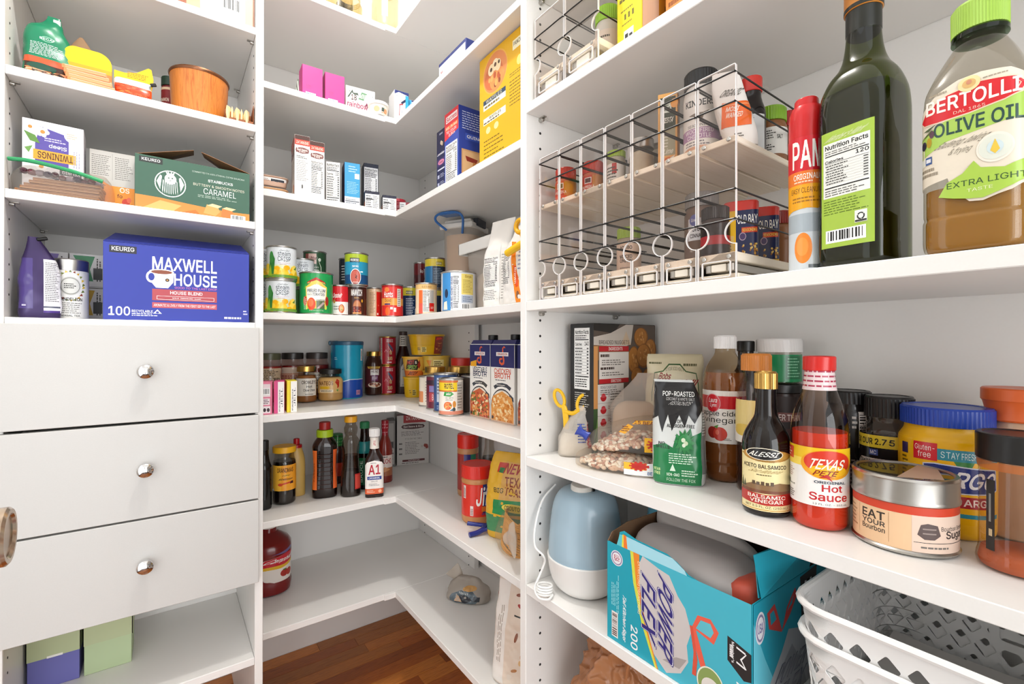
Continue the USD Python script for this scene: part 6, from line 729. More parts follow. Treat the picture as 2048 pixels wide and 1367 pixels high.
# ================================================================ RIGHT CABINET: middle shelf
RED_ = 'c4222a'
carton('breading_box', 'tall black and brown breading carton with a picture of nuggets, behind the bags', 'box', (.7775, .6875, R3), 0, .195, .065, .266, '1c1c1c',
  {'f': [R(0,0,1,1,'5f5248'), P([(0,.95),(0,1),(.4,1),(.3,.93)],'2c2824'), P([(0,.9),(.25,.93),(.5,1),(.62,1),(.58,.85),(.4,.8),(0,.83)],'cfc5ba'), P([(0,.84),(.5,.82),(.6,.75),(0,.72)],'8f6a48'), R(0,.36,.06,.83,'d99a5a'), P([(0,.0),(.06,0),(.06,.36),(0,.36)],'3c5a34'), P([(0,.1),(.06,.3),(.06,.22)],'6a9a4a'), P([(0,.0),(.06,.2),(.06,.1)],'6a9a4a'), P([(.42,.84),(.5,.95),(.58,.84)],'d9c0a2'),
     *[('g', [E(u,v,ru,rv,'8f5a24',18), E(u-.008,v+.004,ru*.88,rv*.88,'b5762f',18), BL(u-ru*.5,v-rv*.5,u+ru*.4,v+rv*.5,16,['c98a42','a5692a','d49a52'],.012,k)]) for k,(u,v,ru,rv) in enumerate([(.92,.8,.1,.09),(.63,.72,.1,.11),(.75,.9,.12,.08),(.8,.75,.13,.1),(.68,.58,.1,.08),(.88,.55,.12,.1)])],
     T('BREADED NUGGETS',.08,.845,.55,.875,'3a2a20',b=0), R(.08,.79,.54,.83,RED_), T('INGREDIENTS',.22,.797,.44,.823,'f5e6e0'), R(.08,.58,.54,.785,'ece6df'), LN(.1,.74,.28,.775,1,'4a3a34',.6), LN(.12,.68,.5,.73,3,'77706a',.4), LN(.1,.645,.38,.675,1,'4a3a34',.6), LN(.12,.6,.48,.635,2,'77706a',.4), R(.08,.545,.54,.58,RED_), T('DIRECTIONS',.26,.551,.42,.574,'f5e6e0'),
     R(.06,0,.46,.54,'e6e2de'), T('PREHEAT OVEN TO 400',.1,.505,.34,.527,'3a3634',b=0), LN(.1,.455,.44,.5,3,'77706a',.45), *[('g', [E(.145,v+.03,.045,.03,RED_), R(.1,v+.035,.19,v+.05,'e6e2de'), E(.145,v+.04,.035,.012,'d9505a'), T(str(5-k),.22,v+.035,.235,v+.06,'a52a30'), LN(.25,v,.44,v+.06,3,'77706a',.4), R(.06,v-.015,.46,v-.012,'b5afa8')]) for k,v in enumerate((.03,.125,.22,.315,.41))]],
   'l': [R(0,0,1,1,'1a1a1b'), NF(.18,.5,.86,.97,'e9e9e6',cal='140'), LN(.2,.33,.84,.48,9,'c9c9c4',.4), LN(.2,.06,.84,.28,11,'8f8f8b',.4)]})
RB = film('f2ece6','eae2d6',.55)
t, b = bag('rice_bag', 'small half-empty clear bag of white rice closed with a yellow scissor clip', 'bag', (.672, .694, R3), -40, [(0,.066,.045,.6),(.006,.076,.055,.65),(.03,.074,.05,.7),(.055,.058,.036,.8,.004),(.078,.042,.02,.9,.01),(.09,.05,.014,.9,.02),(.1,.05,.008,1,.03)], RB,
  [((.016,.072,-.002,.028), [LN(.1,.2,.7,.9,7,'4a5a9a',.45,4), T('LONG GRAIN',.72,.05,.96,.95,'c2303a',270)])], noise=.005, freq=40)
part(t, 'rice', SW([(.002,.062,.042,.6),(.008,.07,.05,.65),(.028,.066,.045,.7),(.045,.05,.032,.8)],3,.002,200).mesh(48), mat('e9dfcc', .6)); part(t, 'blue_twist', SW([(.066,.03,.02,.9,.012),(.076,.024,.018,.9,.02),(.084,.034,.012,.9,.028),(.09,.03,.006,1,.034)],2,.004,80,4).mesh(32), film('e3e3ee','5a63a5',.35))
YC = mat('f0bd1c', .35)
t = thing('scissor_clip', 'yellow scissor-shaped bag clip standing on top of the rice bag', 'clip', (.664, .698, R3), -42)
part(t, 'blade', SW([(.052,.011,.006,.6,-.012),(.085,.012,.008,.6,-.014),(.1,.011,.008,.7,-.018)],2).mesh(24), YC); part(t, 'hinge', tube(arc([(-.016,-.001,.088),(0,-.002,.084),(.014,-.001,.09)]), .0045, 10), YC)
for s, (x, z, r1, r2) in enumerate([(-.026,.114,.0095,.017),(.019,.106,.0085,.015)]): part(t, 'finger_loop', tube([(x+r1*math.cos(a)-.25*r2*math.sin(a)*(1 if s == 0 else -1), 0, z+r2*math.sin(a)) for a in np.linspace(0,2*PI,26,endpoint=False)], .0034, 9, True), YC)
FB = film('f1ebe5','e2d8cd',.3)
t, b = bag('flour_bag', 'loose clear plastic bag of tan flour behind the bean bags', 'bag', (.745, .597, R3), -55, [(0,.08,.06,.6),(.01,.1,.07,.65),(.06,.105,.07,.7),(.1,.1,.055,.75,.0),(.125,.085,.035,.8,.006),(.145,.07,.02,.85,.016),(.168,.06,.006,.9,.03)], FB, noise=.007, freq=26)
part(t, 'flour', SW([(.003,.085,.062,.65),(.02,.096,.066,.65),(.075,.098,.062,.7),(.1,.085,.04,.8),(.112,.05,.02,.9)],3,.003,40).mesh(48), mat('cfb08f', .75))
def beans(t, n, box_, seed, cols=('efe3d2','d9b59a','c99a86','e6cdb5','b5826a','f3ece0')):
    r = random.Random(seed); B = {c: [] for c in cols}; bm = trimesh.creation.icosphere(1)
    for i in range(n):
        a, q = r.uniform(0, 2*PI), math.sqrt(r.random()); x = box_[0]*q*math.cos(a); y = box_[1]*q*math.sin(a); z = box_[2]+box_[3]*(1-q*q)*r.uniform(.6,1)+box_[4]*x
        m = bm.copy(); m.apply_scale([.0062,.0042,.0036]); B[r.choice(cols)].append(moved(m, (x, y, z), r.uniform(0,360), r.uniform(-40,40), r.uniform(-30,30)))
    for c, l in B.items():
        if l: part(t, 'beans', cat_(*l), mat(c, .35), kind='stuff')
BG = film('f6f2ec','efe8df',.1)
t = thing('bean_bag', 'lower of two clear bags of mixed pink and white beans, lying flat', 'bag', (.668, .572, R3), -68)
part(t, 'film', SW([(.0008,.15,.085,.6),(.004,.168,.1,.65),(.016,.17,.1,.7),(.026,.15,.085,.75),(.031,.11,.06,.85)],3,.004,36,3).mesh(60), BG); beans(t, 520, (.078,.044,.006,.02,0), 5)
artwork(t, 'label', SW([(0,.168,.1,.65),(.03,.172,.1,.7)]).front(.003,.024,.02,.082), [R(0,0,1,1,'e9ebec'), R(0,.45,.6,1,'f0b41f'), E(.4,.75,.2,.28,'c2302a'), *[P([(.4,.75),(.4+.26*math.cos(a),.75+.38*math.sin(a)),(.4+.26*math.cos(a+.3),.75+.38*math.sin(a+.3))],'c2302a') for a in np.arange(0,6.2,.6)], T('BEANS',.62,.1,.95,.35,'4a6a9a')], PRINTG)
t = thing('bean_bag', 'upper bean bag with orange labels and a blue twist, slumped on the lower one', 'bag', (.684, .566, R3+.033), -66)
part(t, 'film', SW([(.0008,.12,.07,.6),(.005,.15,.088,.65),(.022,.154,.088,.7,.004),(.04,.13,.07,.75,.018),(.056,.08,.05,.85,.036),(.062,.04,.03,.9,.045)],3,.005,36,6).mesh(60), BG); beans(t, 560, (.07,.038,.007,.026,.16), 9)
BU = SW([(.0008,.12,.07,.6),(.005,.15,.088,.65),(.022,.154,.088,.7,.004),(.04,.13,.07,.75,.018),(.056,.08,.05,.85,.036),(.062,.04,.03,.9,.045)],3,.005,36,6)
artwork(t, 'label', BU.front(.006,.03,.036,.078), [R(0,0,1,1,'f0b41f'), E(.5,.55,.3,.36,'b5261f'), *[P([(.5,.55),(.5+.42*math.cos(a),.55+.5*math.sin(a)),(.5+.42*math.cos(a+.25),.55+.5*math.sin(a+.25))],'c8382a') for a in np.arange(0,6.2,.5)], E(.5,.55,.2,.24,'8f1f1a'), E(.5,.55,.1,.1,'e0a040')], PRINTG)
artwork(t, 'label', BU.front(.034,.0555,-.01,.062), [P([(.0,.1),(.16,.0),(.34,.6),(.2,.75)],'eaa61a'), LN(.06,.15,.26,.6,3,'7a3a14',.5), P([(.3,.75),(.9,.9),(1,1.2),(.4,1.05)],'eaa61a'), T('15 BEAN',.36,.8,.9,1.05,'7a3a14')], PRINTG)
part(t, 'twist_tie', moved(SW([(0,.02,.012,1),(.012,.012,.008,1),(.024,.026,.006,1)],2,.003,90,2).mesh(24), (-.07,-.03,.02), ry=-60), mat('2b3f9a', .3))
t, b = bag('nut_pouch', 'stand-up pistachio pouch, black above and green below a white starburst', 'pouch', (.68, .462, R3), -58, [(0,.074,.056,.55),(.006,.082,.062,.6),(.05,.084,.058,.6),(.1,.078,.044,.65),(.135,.07,.026,.7,-.003),(.155,.064,.01,.8,-.007),(.166,.062,.003,.9,-.01)], mat('cfd2d0', .3),
  [((.002,.162,-.0385,.034), [R(0,0,1,1,'d6d9d6'), R(0,.0,1,.36,'1f7a46'), P([(0,.36),(.25,.4),(.42,.36),(.5,.5),(.6,.44),(.78,.56),(.82,.48),(1,.52),(1,.3),(0,.3)],'1f7a46'), P([(0,1),(1,1),(1,.72),(.86,.6),(.74,.68),(.66,.56),(.55,.68),(.4,.52),(.32,.68),(.2,.5),(.12,.66),(0,.62)],'1e1e20'), T('POP-ROASTED',.2,.86,.84,.91,'e9e9e6'), T('COCONUT & WHITE SALT',.28,.82,.84,.848,'c9c9c6',b=0), T('PISTACHIOS',.36,.775,.78,.81,'c9c9c6',0,.2,0,0), T('TOP 8',.46,.6,.66,.635,'2a2a2a'), T('ALLERGEN-FREE',.3,.555,.86,.59,'2a2a2a'),
     *[P([(.66,.42),(.66+.22*math.cos(a),.42+.13*math.sin(a)),(.66+.14*math.cos(a+.26),.42+.085*math.sin(a+.26))],'2f8a4a') for a in np.arange(0,6.28,.52)], *[P([(.66,.42),(.66+.22*math.cos(a),.42+.13*math.sin(a)),(.66+.14*math.cos(a-.26),.42+.085*math.sin(a-.26))],'2f8a4a') for a in np.arange(0,6.28,.52)], E(.66,.42,.13,.08,'2f8a4a'), E(.63,.44,.04,.022,'d9e6c9'), E(.68,.41,.04,.022,'cfdfba'), E(.64,.39,.035,.02,'e3ecd6'), T('NO',.12,.38,.26,.41,'2a2a2a'), T('SHELLS',.06,.345,.36,.375,'2a2a2a'), LN(.34,.2,.94,.31,5,'cfe6d0',.45), T('NON-GMO',.3,.08,.56,.11,'d9ecd9'), P([(.36,.13),(.42,.2),(.48,.13)],'d9ecd9'), LN(.6,.08,.94,.15,3,'cfe6d0',.5), T('FOLLOW THE FOX',.3,.03,.88,.06,'cfe6d0',b=0), T('VEGAN',.02,.12,.16,.15,'cfe6a0'), T('FREE',.04,.08,.16,.11,'cfe6a0')]),
   ((.02,.15,.0345,.0405), [R(0,0,1,1,'7a7d7a'), LN(.1,.45,.9,.98,16,'c9ccca',.4)])], noise=.003)
t, b = bag('grain_bag', 'cream flour bag with red mill lettering behind the pistachio pouch', 'bag', (.80, .553, R3), -56, [(0,.1,.06,.5),(.01,.108,.068,.5),(.1,.108,.066,.55),(.16,.106,.05,.6),(.19,.104,.026,.7),(.205,.1,.004,.9)], mat('d9cfae', .5),
  [((.01,.2,-.052,.052), [R(0,0,1,1,'ddd3b2'), P([(.1,.55),(.14,.84),(.3,.86),(.4,.93),(.6,.93),(.7,.86),(.88,.84),(.94,.55)],'4d6a42'), P([(.115,.55),(.155,.83),(.31,.85),(.41,.915),(.59,.915),(.69,.85),(.865,.83),(.925,.55)],'e3dabc'), T('TO YOUR GOOD HEALTH',.34,.865,.66,.9,'6a6a4a',0,0,.4,0), T('Bobs',.24,.77,.44,.84,'8f2630',0,.2), T('Red Mill',.34,.66,.86,.78,'a52a34',0,.25), P([(.4,.6),(.62,.66),(.9,.58),(.62,.63)],'a5543a'), R(.18,.66,.26,.74,'8f8f6a'), P([(.16,.74),(.22,.79),(.28,.74)],'7a7a58'), LN(.05,.92,.35,.95,1,'6a6a4a',.6), LN(.65,.9,.95,.94,1,'6a6a4a',.6), R(.0,.44,1,.445,'b5ab86'), P([(.55,.32),(.62,.44),(.68,.44),(.62,.34),(.7,.3),(.64,.28),(.6,.32)],'6aa03a'), R(.0,.2,1,.205,'b5ab86'), LN(.4,.05,.95,.16,3,'5a5a44',.5)])], noise=.003)
# ---- bottles and jars
bottle('cider_vinegar_bottle', 'tall clear apple cider vinegar bottle with a white cap and red apples', (.754, .424, R3), -61, [(0,.05,.05),(.004,.06,.06),(.012,.066,.066),(.018,.068,.068),(.028,.065,.065),(.034,.069,.069),(.048,.066,.066),(.06,.0695,.0695),(.155,.0695,.0695),(.175,.066,.066),(.195,.05,.05),(.21,.032,.032),(.222,.03,.03)], glass('ecdfca', .03, 1.5), [(.0175,.022,.217,mat('f1f0ee',.35),'cap',44)],
  [((.064,.149,-100,62), [R(0,0,1,1,'ebe6e0'), R(0,.66,1,.9,'c9202a'), E(.42,.76,.13,.18,'e0a0a5',26), E(.42,.76,.12,.165,'cf1f2c',26), T('Laura',.36,.77,.5,.86,'f5e6e6',0,.1), T('Lynn',.38,.67,.49,.76,'f5e6e6',0,.1), T('apple cider',.22,.5,.86,.62,'2a2a2a',b=0), T('vinegar',.26,.36,.8,.5,'2a2a2a',b=0), E(.42,.2,.09,.11,'a52820'), E(.54,.18,.11,.13,'c93a2c'), E(.5,.21,.03,.05,'e0705a'), P([(.44,.31),(.52,.36),(.5,.28)],'5a8a3c'), LN(.6,.06,.72,.11,2,'77706a',.5)])], fill=(.178, usdkit.material(stage, '/World/Looks/vinegar', {'p': ('principled_bsdf', dict(base_color=(.42,.16,.045), roughness=.12, transmission_weight=.35))}, [], surface='p.BSDF')))
bottle('wine_bottle', 'slim dark bottle with a black cap behind the cider vinegar', (.81, .418, R3), 0, [(0,.05,.05),(.004,.056,.056),(.14,.056,.056),(.17,.044,.044),(.19,.026,.026),(.215,.025,.025)], mat('1d1513', .1), [(.014,.018,.212,BLACKM)])
bottle('dressing_bottle', 'clear bottle with an orange cap and pale yellow label behind the balsamic vinegar', (.735, .363, R3), -64, [(0,.05,.05),(.004,.056,.056),(.02,.058,.058),(.03,.055,.055),(.04,.058,.058),(.1,.058,.058),(.14,.056,.056),(.165,.046,.046),(.178,.036,.036),(.188,.036,.036)], glass('e6dcd6', .03, 1.5), [(.0215,.026,.184,mat('dd8a3a',.35),'cap',40)], [((.075,.14,-100,60), [R(0,0,1,1,'ece6da'), R(0,.35,1,1,'ecd48a'), E(.4,.3,.25,.14,'e3c05a')])], fill=(.07, mat('3a1f16', .15)))
t = thing('cocoa_can', 'dark brown canister with a black lid standing under the green-labelled tub', 'canister', (.83, .372, R3), -67); part(t, 'body', cyl(.0335,.145,0,44), mat('2a1c18', .3)); lid(t, .0345, .014, .145, BLACKM)
artwork(t, 'label', SW([(0,.067,.067),(.15,.067,.067)]).surf(.01,.14,-100,100), [R(0,0,1,1,'2a1c18'), P([(.3,.6),(.5,.68),(.85,.7),(.85,.8),(.5,.8),(.3,.7)],'7a4a44'), T('RICHER THAN',.32,.7,.8,.78,'e9dcd6',0,0,.08), R(.3,.25,.85,.6,'4a2420'), LN(.35,.12,.8,.2,2,'c9b5a5',.4)])
jar('frosting_tub', 'tub with a green label and white lid stacked on the brown canister', 'tub', (.83, .372, R3+.1595), -67, .0325, .074, '3a6a4a', mat('efedea', .35), .019, .0345, (.004,.048,-110,110), [R(0,0,1,1,'1d8a55'), R(.58,.1,.8,.95,'136a40'), LN(.6,.15,.78,.9,7,'7fbf9a',.4)], rows=[(0,.95),(.003,1),(.9,1),(1,.98)], ribs=44)
bottle('balsamic_vinegar_bottle', 'dark balsamic vinegar bottle with a gold cap and cream label, front of the shelf', (.652, .309, R3), -64, [(0,.05,.05),(.003,.057,.057),(.008,.0595,.0595),(.085,.0595,.0595),(.102,.055,.055),(.118,.04,.04),(.13,.028,.028),(.145,.0255,.0255),(.17,.0245,.0245)], mat('15100e', .05), [(.0142,.023,.165,GOLD,'cap',30)],
  [((.008,.088,-74,74), [R(0,0,1,.93,'ecd9a2'), R(.02,.02,.98,.9,'c9962f'), R(.035,.03,.965,.885,'f0e0a8'), E(.5,.9,.42,.1,'b5843a'), E(.5,.91,.38,.085,'c99a4a'), E(.46,.925,.3,.1,'f0e6cf',30), E(.46,.925,.28,.088,'1c1a1a',30), T('ALESSI',.24,.885,.68,.965,'f5f0e6',0,.15), T('AUTENTICO',.34,.8,.62,.83,'8a6a2a',b=0), T('ACETO BALSAMICO',.1,.69,.82,.755,'3a2a1c'), T('Solo Modena',.26,.62,.74,.675,'a58a4a',0,.3,0,0), LN(.35,.57,.65,.6,1,'6a5a34',.5), P([(.04,.35),(.3,.45),(.5,.42),(.7,.47),(.96,.43),(.96,.3),(.04,.28)],'8a6a48'), P([(.04,.36),(.07,.52),(.1,.36)],'4a4a30'), P([(.1,.36),(.13,.48),(.16,.36)],'4a4a30'), *[R(.28+.07*k,.42,.33+.07*k,.48-.01*(k%2),'5d4a38') for k in range(5)], R(.04,.29,.96,.34,'7a4a34'), P([(.02,.3),(.5,.27),(.98,.31),(.98,.12),(.5,.1),(.02,.13)],'b5302a'), T('BALSAMIC',.2,.205,.8,.265,'f7e9dc'), T('VINEGAR',.24,.135,.76,.195,'f7e9dc'), T('NET 8.5 FL. OZ. (250 mL)',.15,.045,.85,.09,'4a3a1c',b=0)])])
HS = mat('d9380f', .12)
bottle('hot_sauce_bottle', 'orange hot sauce bottle with a red cap and yellow and white label', (.661, .248, R3), -69, [(0,.054,.054),(.004,.061,.061),(.01,.063,.063),(.11,.063,.063),(.125,.0615,.0615),(.145,.053,.053),(.16,.042,.042),(.17,.036,.036),(.19,.032,.032),(.2,.032,.032)], glass('f3e0d4', .02, 1.5), [(.0178,.018,.192,mat('dc2a24',.25),'cap')],
  [((.03,.1,-95,75), [R(0,0,1,1,'f1eeea'), R(0,.74,1,1,'f2c41c'), R(0,.66,.35,.8,'f7d95a'), R(.0,.75,.22,.96,'d9482c'), LN(.03,.78,.19,.93,3,'f2c9b0',.5), E(.66,.72,.32,.25,'f0a51c',30), E(.66,.76,.28,.2,'d9381f',30), E(.66,.62,.22,.1,'f2b81c',24), T('TEXAS',.45,.64,.84,.82,'f6eee0',0,.15), T('PETE',.5,.535,.75,.62,'8a1f1c',0,.15), P([(.55,.5),(.63,.56),(.72,.5),(.66,.52),(.7,.44),(.63,.5)],'c2281f'), T('ORIGINAL',.5,.4,.86,.445,'3a4a5a'), T('Hot',.58,.26,.82,.38,'c2242a'), T('Sauce',.44,.1,.9,.24,'c2242a'), T('12 FL. OZ. - 355 mL',.48,.03,.9,.06,'4a4a4a',b=0), LN(.02,.42,.24,.6,5,'b58a8a',.4), R(.02,.28,.12,.36,'4a4a48'), T('Hot',.13,.28,.24,.31,'4a4a48'), E(.06,.15,.04,.05,'3a3a38'), E(.06,.15,.025,.03,'f1eeea'), LN(.12,.06,.24,.2,4,'77706a',.5)]),
   ((.168,.197,-125,125), [R(0,0,1,1,'f0dcdc'), LN(.08,.08,.92,.9,4,'b5405a',.35,6)], 'neck_wrap')], fill=(.117, HS))
bottle('coffee_jar', 'black jar with a barcode behind the hot sauce', (.80, .262, R3), -72, [(0,.05,.05),(.004,.056,.056),(.12,.056,.056),(.135,.05,.05),(.142,.05,.05)], mat('1b1716', .15), [(.027,.018,.14,BLACKM,'lid',40)], [((.08,.13,5,60), [R(.0,0,1,1,'1b1716'), BC(.35,.0,.75,1,'ece9e4','1a1a1a',1), LN(.05,.5,.3,.9,3,'c9c4bd',.5)]), ((.02,.07,-60,60), [LN(.1,.1,.9,.9,7,'6a5d55',.4), R(.1,.5,.4,.8,'6a2a24')])])
t = bottle('grill_seasoning_bottle', 'grey spice bottle with a black cap and crimson hamburger label', (.79, .212, R3), -75, [(0,.056,.056,.8),(.004,.064,.062,.8),(.1,.064,.062,.8),(.112,.058,.056,.85),(.122,.044,.044,1),(.128,.044,.044,1)], glass('b9b2ac', .04, 1.5), [(.0275,.028,.127,BLACKM,'lid',44)], [((.004,.106,-118,47), [R(0,0,1,1,'1d1a1b'), R(.14,.82,1,.98,'ecd23a'), T('2.5X OUR 2.75 OZ',.17,.86,.9,.94,'2a2a24'), R(.5,.72,.62,.8,'4a5a9a'), T('MC',.52,.735,.6,.785,'e6e6f0'), P([(.2,.58),(.35,.68),(.9,.68),(.94,.6),(.6,.62),(.35,.6)],'d9d0c4'), T('Grill Mates',.32,.605,.88,.665,'2a2a2a'), E(.6,.4,.44,.2,'8f1f3a',30), T('SEASONING',.42,.46,.78,.5,'f0dfe0'), T('HAMBURGER',.22,.34,.94,.43,'f5ecec')])], fill=(.095, mat('4d4038', .4)))
YA = 'efb60f'
t = thing('corn_starch_tub', 'yellow corn starch tub with a wide blue lid', 'tub', (.768, .150, R3), -79); AR = smoothed([(0,.072,.072,.9),(.004,.084,.084,.88),(.01,.088,.088,.85),(.104,.09,.09,.85),(.112,.089,.089,.88),(.12,.08,.08,.95),(.128,.078,.078,1)],2)
part(t, 'body', SW(AR).mesh(60), mat(YA, .3)); lid(t, .0435, .022, .128, mat('1d3fa0', .3), 'lid', 70)
artwork(t, 'label', SW(AR).surf(.02,.113,-90,70), [R(0,0,1,1,YA), R(.2,.78,.28,.92,'3a2a5a'), LN(.2,.66,.28,.76,2,'7a5a14',.5), R(.34,.74,.52,.96,'cf2230'), T('Gluten-',.355,.86,.505,.93,'f9ece6',b=0), T('free',.38,.77,.48,.85,'f9ece6',b=0), R(.52,.76,1,.9,'2f8fa5'), T('STAY FRESH CONTAINER',.54,.79,.99,.87,'dff0f2',b=0), P([(.62,.7),(.72,.7),(.74,.76),(.6,.76)],'3f8a4a'), BL(.22,.45,.36,.68,24,['f7d24a','f2c42c'],.018,3,1.3), P([(.42,.4),(.42,.7),(.5,.72),(.96,.68),(.98,.42),(.9,.38),(.5,.36)],'cfd6e6'), P([(.43,.415),(.43,.69),(.5,.705),(.95,.665),(.965,.43),(.89,.395),(.5,.375)],'22337f'), T('ARGO',.48,.44,.94,.64,'eef0f5',0,.12), R(.62,.2,.95,.34,'a8202c'), T('ARGO',.66,.225,.92,.315,'f2dcd6'), R(.6,.08,1,.13,'2f8fa5')], PRINTG)
t = thing('sugar_tin', 'round silver tin with a window lid and a peach bourbon sugar label', 'tin', (.679, .169, R3), -77)
part(t, 'body', lathe([(.001,0),(.045,0),(.0475,.0015),(.0485,.004),(.0465,.006),(.0465,.054),(.001,.054)],60), STEEL); part(t, 'lid', lathe([(.0472,.053),(.0484,.054),(.0486,.0565),(.0478,.058),(.0478,.0765),(.0484,.079),(.047,.0815),(.044,.082),(.0425,.0805),(.0425,.079),(.0465,.078),(.0465,.06),(.0472,.053)],60), STEEL)
part(t, 'window', lathe([(.0425,.0795),(.0425,.0803),(.001,.0803),(.001,.0795)],50), glass('f4f2ee', .03, 1.45)); part(t, 'sugar', cyl(.0445,.008,.05,50), mat('7a6a48', .8)); part(t, 'lid_sticker', plate(Polygon([(-.005,-.038),(.034,-.022),(.030,.03),(.012,.04)]), .0805, .0808), mat('c9a88f', .5), smooth=False)
artwork(t, 'label', SW([(0,.0932,.0932),(.056,.0932,.0932)]).surf(.006,.0528,-92,92), [R(0,0,1,1,'e9c39a'), R(0,.82,1,1,'cf4022'), R(.55,0,1,.82,'e6cdbb'), R(.2,.1,.204,.78,'c9a07a'), R(.42,.1,.424,.78,'c9a07a'), LN(.06,.2,.18,.74,6,'b58a64',.4), T('EAT',.235,.54,.4,.74,'3a3028'), T('YOUR',.235,.4,.4,.52,'4a4038'), T('Bourbon',.235,.26,.4,.38,'5a4a3c'), P([(.58,.4),(.6,.62),(.64,.66),(.7,.62),(.72,.4),(.68,.3),(.62,.3)],'5a4a48'), R(.61,.42,.69,.45,'9a8a84'), R(.61,.52,.69,.55,'9a8a84'), T('Bourbon Smoked',.725,.5,.98,.6,'5a5250',b=0), T('Sugar',.76,.28,.95,.5,'3a3432'), R(.56,.22,1,.232,'4a4442'), LN(.6,.08,.84,.16,1,'77706a',.5)])
t = thing('spice_shaker', 'large clear spice shaker with a black lid and a little red spice', 'shaker', (.687, .0795, R3), -83); SH = smoothed([(0,.055,.055),(.003,.062,.062),(.008,.0635,.0635),(.014,.061,.061),(.018,.059,.059),(.098,.058,.058),(.104,.06,.06),(.112,.0605,.0605)],2)
part(t, 'body', SW(SH).mesh(56,(1,0)), glass('eee4dd', .03, 1.5)); part(t, 'spice', SW([(.002,.056,.056),(.007,.0595,.0595),(.013,.057,.057),(.018,.055,.055,1,0,0),(.023,.04,.03,1,.004,0)]).mesh(44), mat('c2622f', .7)); part(t, 'spice_dust', SW([(.108,.061,.061),(.103,.0606,.0606),(.1,.0592,.0592)][::-1]).mesh(44,(0,0)), film('f0c9a8','c97a48',.6))
lid(t, .0315, .027, .109, BLACKM, 'lid'); artwork(t, 'label', SW(SH).surf(.02,.09,-50,-34), [R(0,0,1,1,'241f1d'), R(.35,.2,.75,.3,'c9b58f'), R(.35,.4,.6,.8,'8a8a84')]); artwork(t, 'label', SW(SH).surf(.012,.085,26,75), [R(0,0,1,1,'1d1a1a'), R(0,0,1,.015,'e6e3df'), R(.0,.0,.02,1,'e6e3df')])
t = jar('spice_jar', 'tall pale jar with a grooved orange lid at the right edge of the frame', 'jar', (.80, .092, R3), -80, .0345, .172, 'd9b59c', mat('d9622a', .35), .012, .03)
part('/World/'+t.split('/')[-1], 'lid_skirt', lathe([(.029,.136),(.031,.138),(.0285,.147),(.031,.158),(.0325,.16),(.0325,.1725),(.031,.174),(.001,.173)],48), mat('d9622a', .35))
# ================================================================ RIGHT CABINET: lower shelves
HB = usdkit.material(stage, '/World/Looks/blue_tank', {'p': ('principled_bsdf', dict(base_color=lin('a9c3d2'), roughness=.22, subsurface_weight=.0, transmission_weight=.12))}, [], surface='p.BSDF')
def humidifier(label, x, y, rz, m, cord=True):
    t = thing('humidifier', label, 'humidifier', (x, y, R4), rz)
    part(t, 'base', SW(smoothed([(.002,.098,.098),(.0035,.102,.102),(.012,.12,.12),(.03,.138,.138),(.05,.146,.146),(.066,.15,.15),(.068,.149,.149),(.0685,.14,.14)],3)).mesh(64), mat('e9e7e3', .28)); part(t, 'foot', cyl(.046,.003,0,40,.0004), mat('8a8a88', .6))
    part(t, 'tank', SW(smoothed([(.0625,.138,.138),(.069,.1445,.1445),(.08,.145,.145),(.13,.137,.137),(.165,.126,.126),(.182,.112,.112),(.193,.09,.09),(.198,.06,.06),(.1985,.03,.03)],4)).mesh(64), m)
    part(t, 'nozzle_cap', moved(lathe([(.021,0),(.0225,.002),(.0225,.010),(.021,.0125),(.018,.0135),(.001,.0138)],44), (-.006,-.012,.1955), rx=6), mat('d9d4cb', .35)); part(t, 'mist_slot', moved(box(-.003,.003,-.001,.001,0,.007,.0003), (.0155,-.0285,.199), rz=40), BLACKM)
    if cord:
        part(t, 'cord', tube(arc([(-.06,.035,.19),(-.085,.01,.165),(-.098,-.012,.12),(-.098,-.02,.085),(-.082,-.03,.072),(-.079,-.02,.055),(-.088,-.02,.03),(-.097,-.035,.01),(-.088,-.056,.0035),(-.07,-.06,.0035),(-.062,-.045,.0045)],8), .0021, 8), mat('ecebe8', .4)); part(t, 'cord_bundle', cat_(*[tube([(-.078+.014*math.cos(a), -.04+.01*math.sin(a)+.002*k, .004+.0042*k) for a in np.linspace(0,2*PI,24,endpoint=False)], .002, 8, True) for k in range(4)]), mat('ecebe8', .4))
    return t
humidifier('pale blue humidifier tank on a white base with a white cord', .667, .664, -44, HB)
humidifier('teal blue humidifier at the back, mostly hidden by the open box', .815, .545, -44, mat('5fa5bd', .25), False)
# ---- open box of bags
TE = '16a0b5'; t = thing('bag_box', 'torn-open teal box of tall kitchen bags lying on its side', 'box', (.712, .4145, R4), -90)
BW, BD, BH = .237, .25, .157; hx, hy = BW/2, BD/2
CB = mat(TE, .35); IN = mat('7a5c42', .8)
def zig(x0, x1, z, amp, n, seed):
    r = random.Random(seed); return [(x0+(x1-x0)*i/n, z+r.uniform(-amp, amp)) for i in range(n+1)]
fp = Polygon([(-hx,0),(hx,0)]+[(hx,BH-.004)]+zig(hx-.012,hx-.07,BH-.004,.0035,7,3)+[(.03,BH+.001),(.012,BH+.012),(-.005,BH+.018),(-.06,BH+.020),(-hx+.034,BH+.026),(-hx+.026,BH+.022),(-hx+.02,BH-.002),(-hx,BH)])
def wallp(poly, y, th=.0016): return moved(plate(poly, 0, th), (0, y, 0), rx=90)
part(t, 'front_panel', wallp(fp, -hy+.0016), CB, smooth=False)
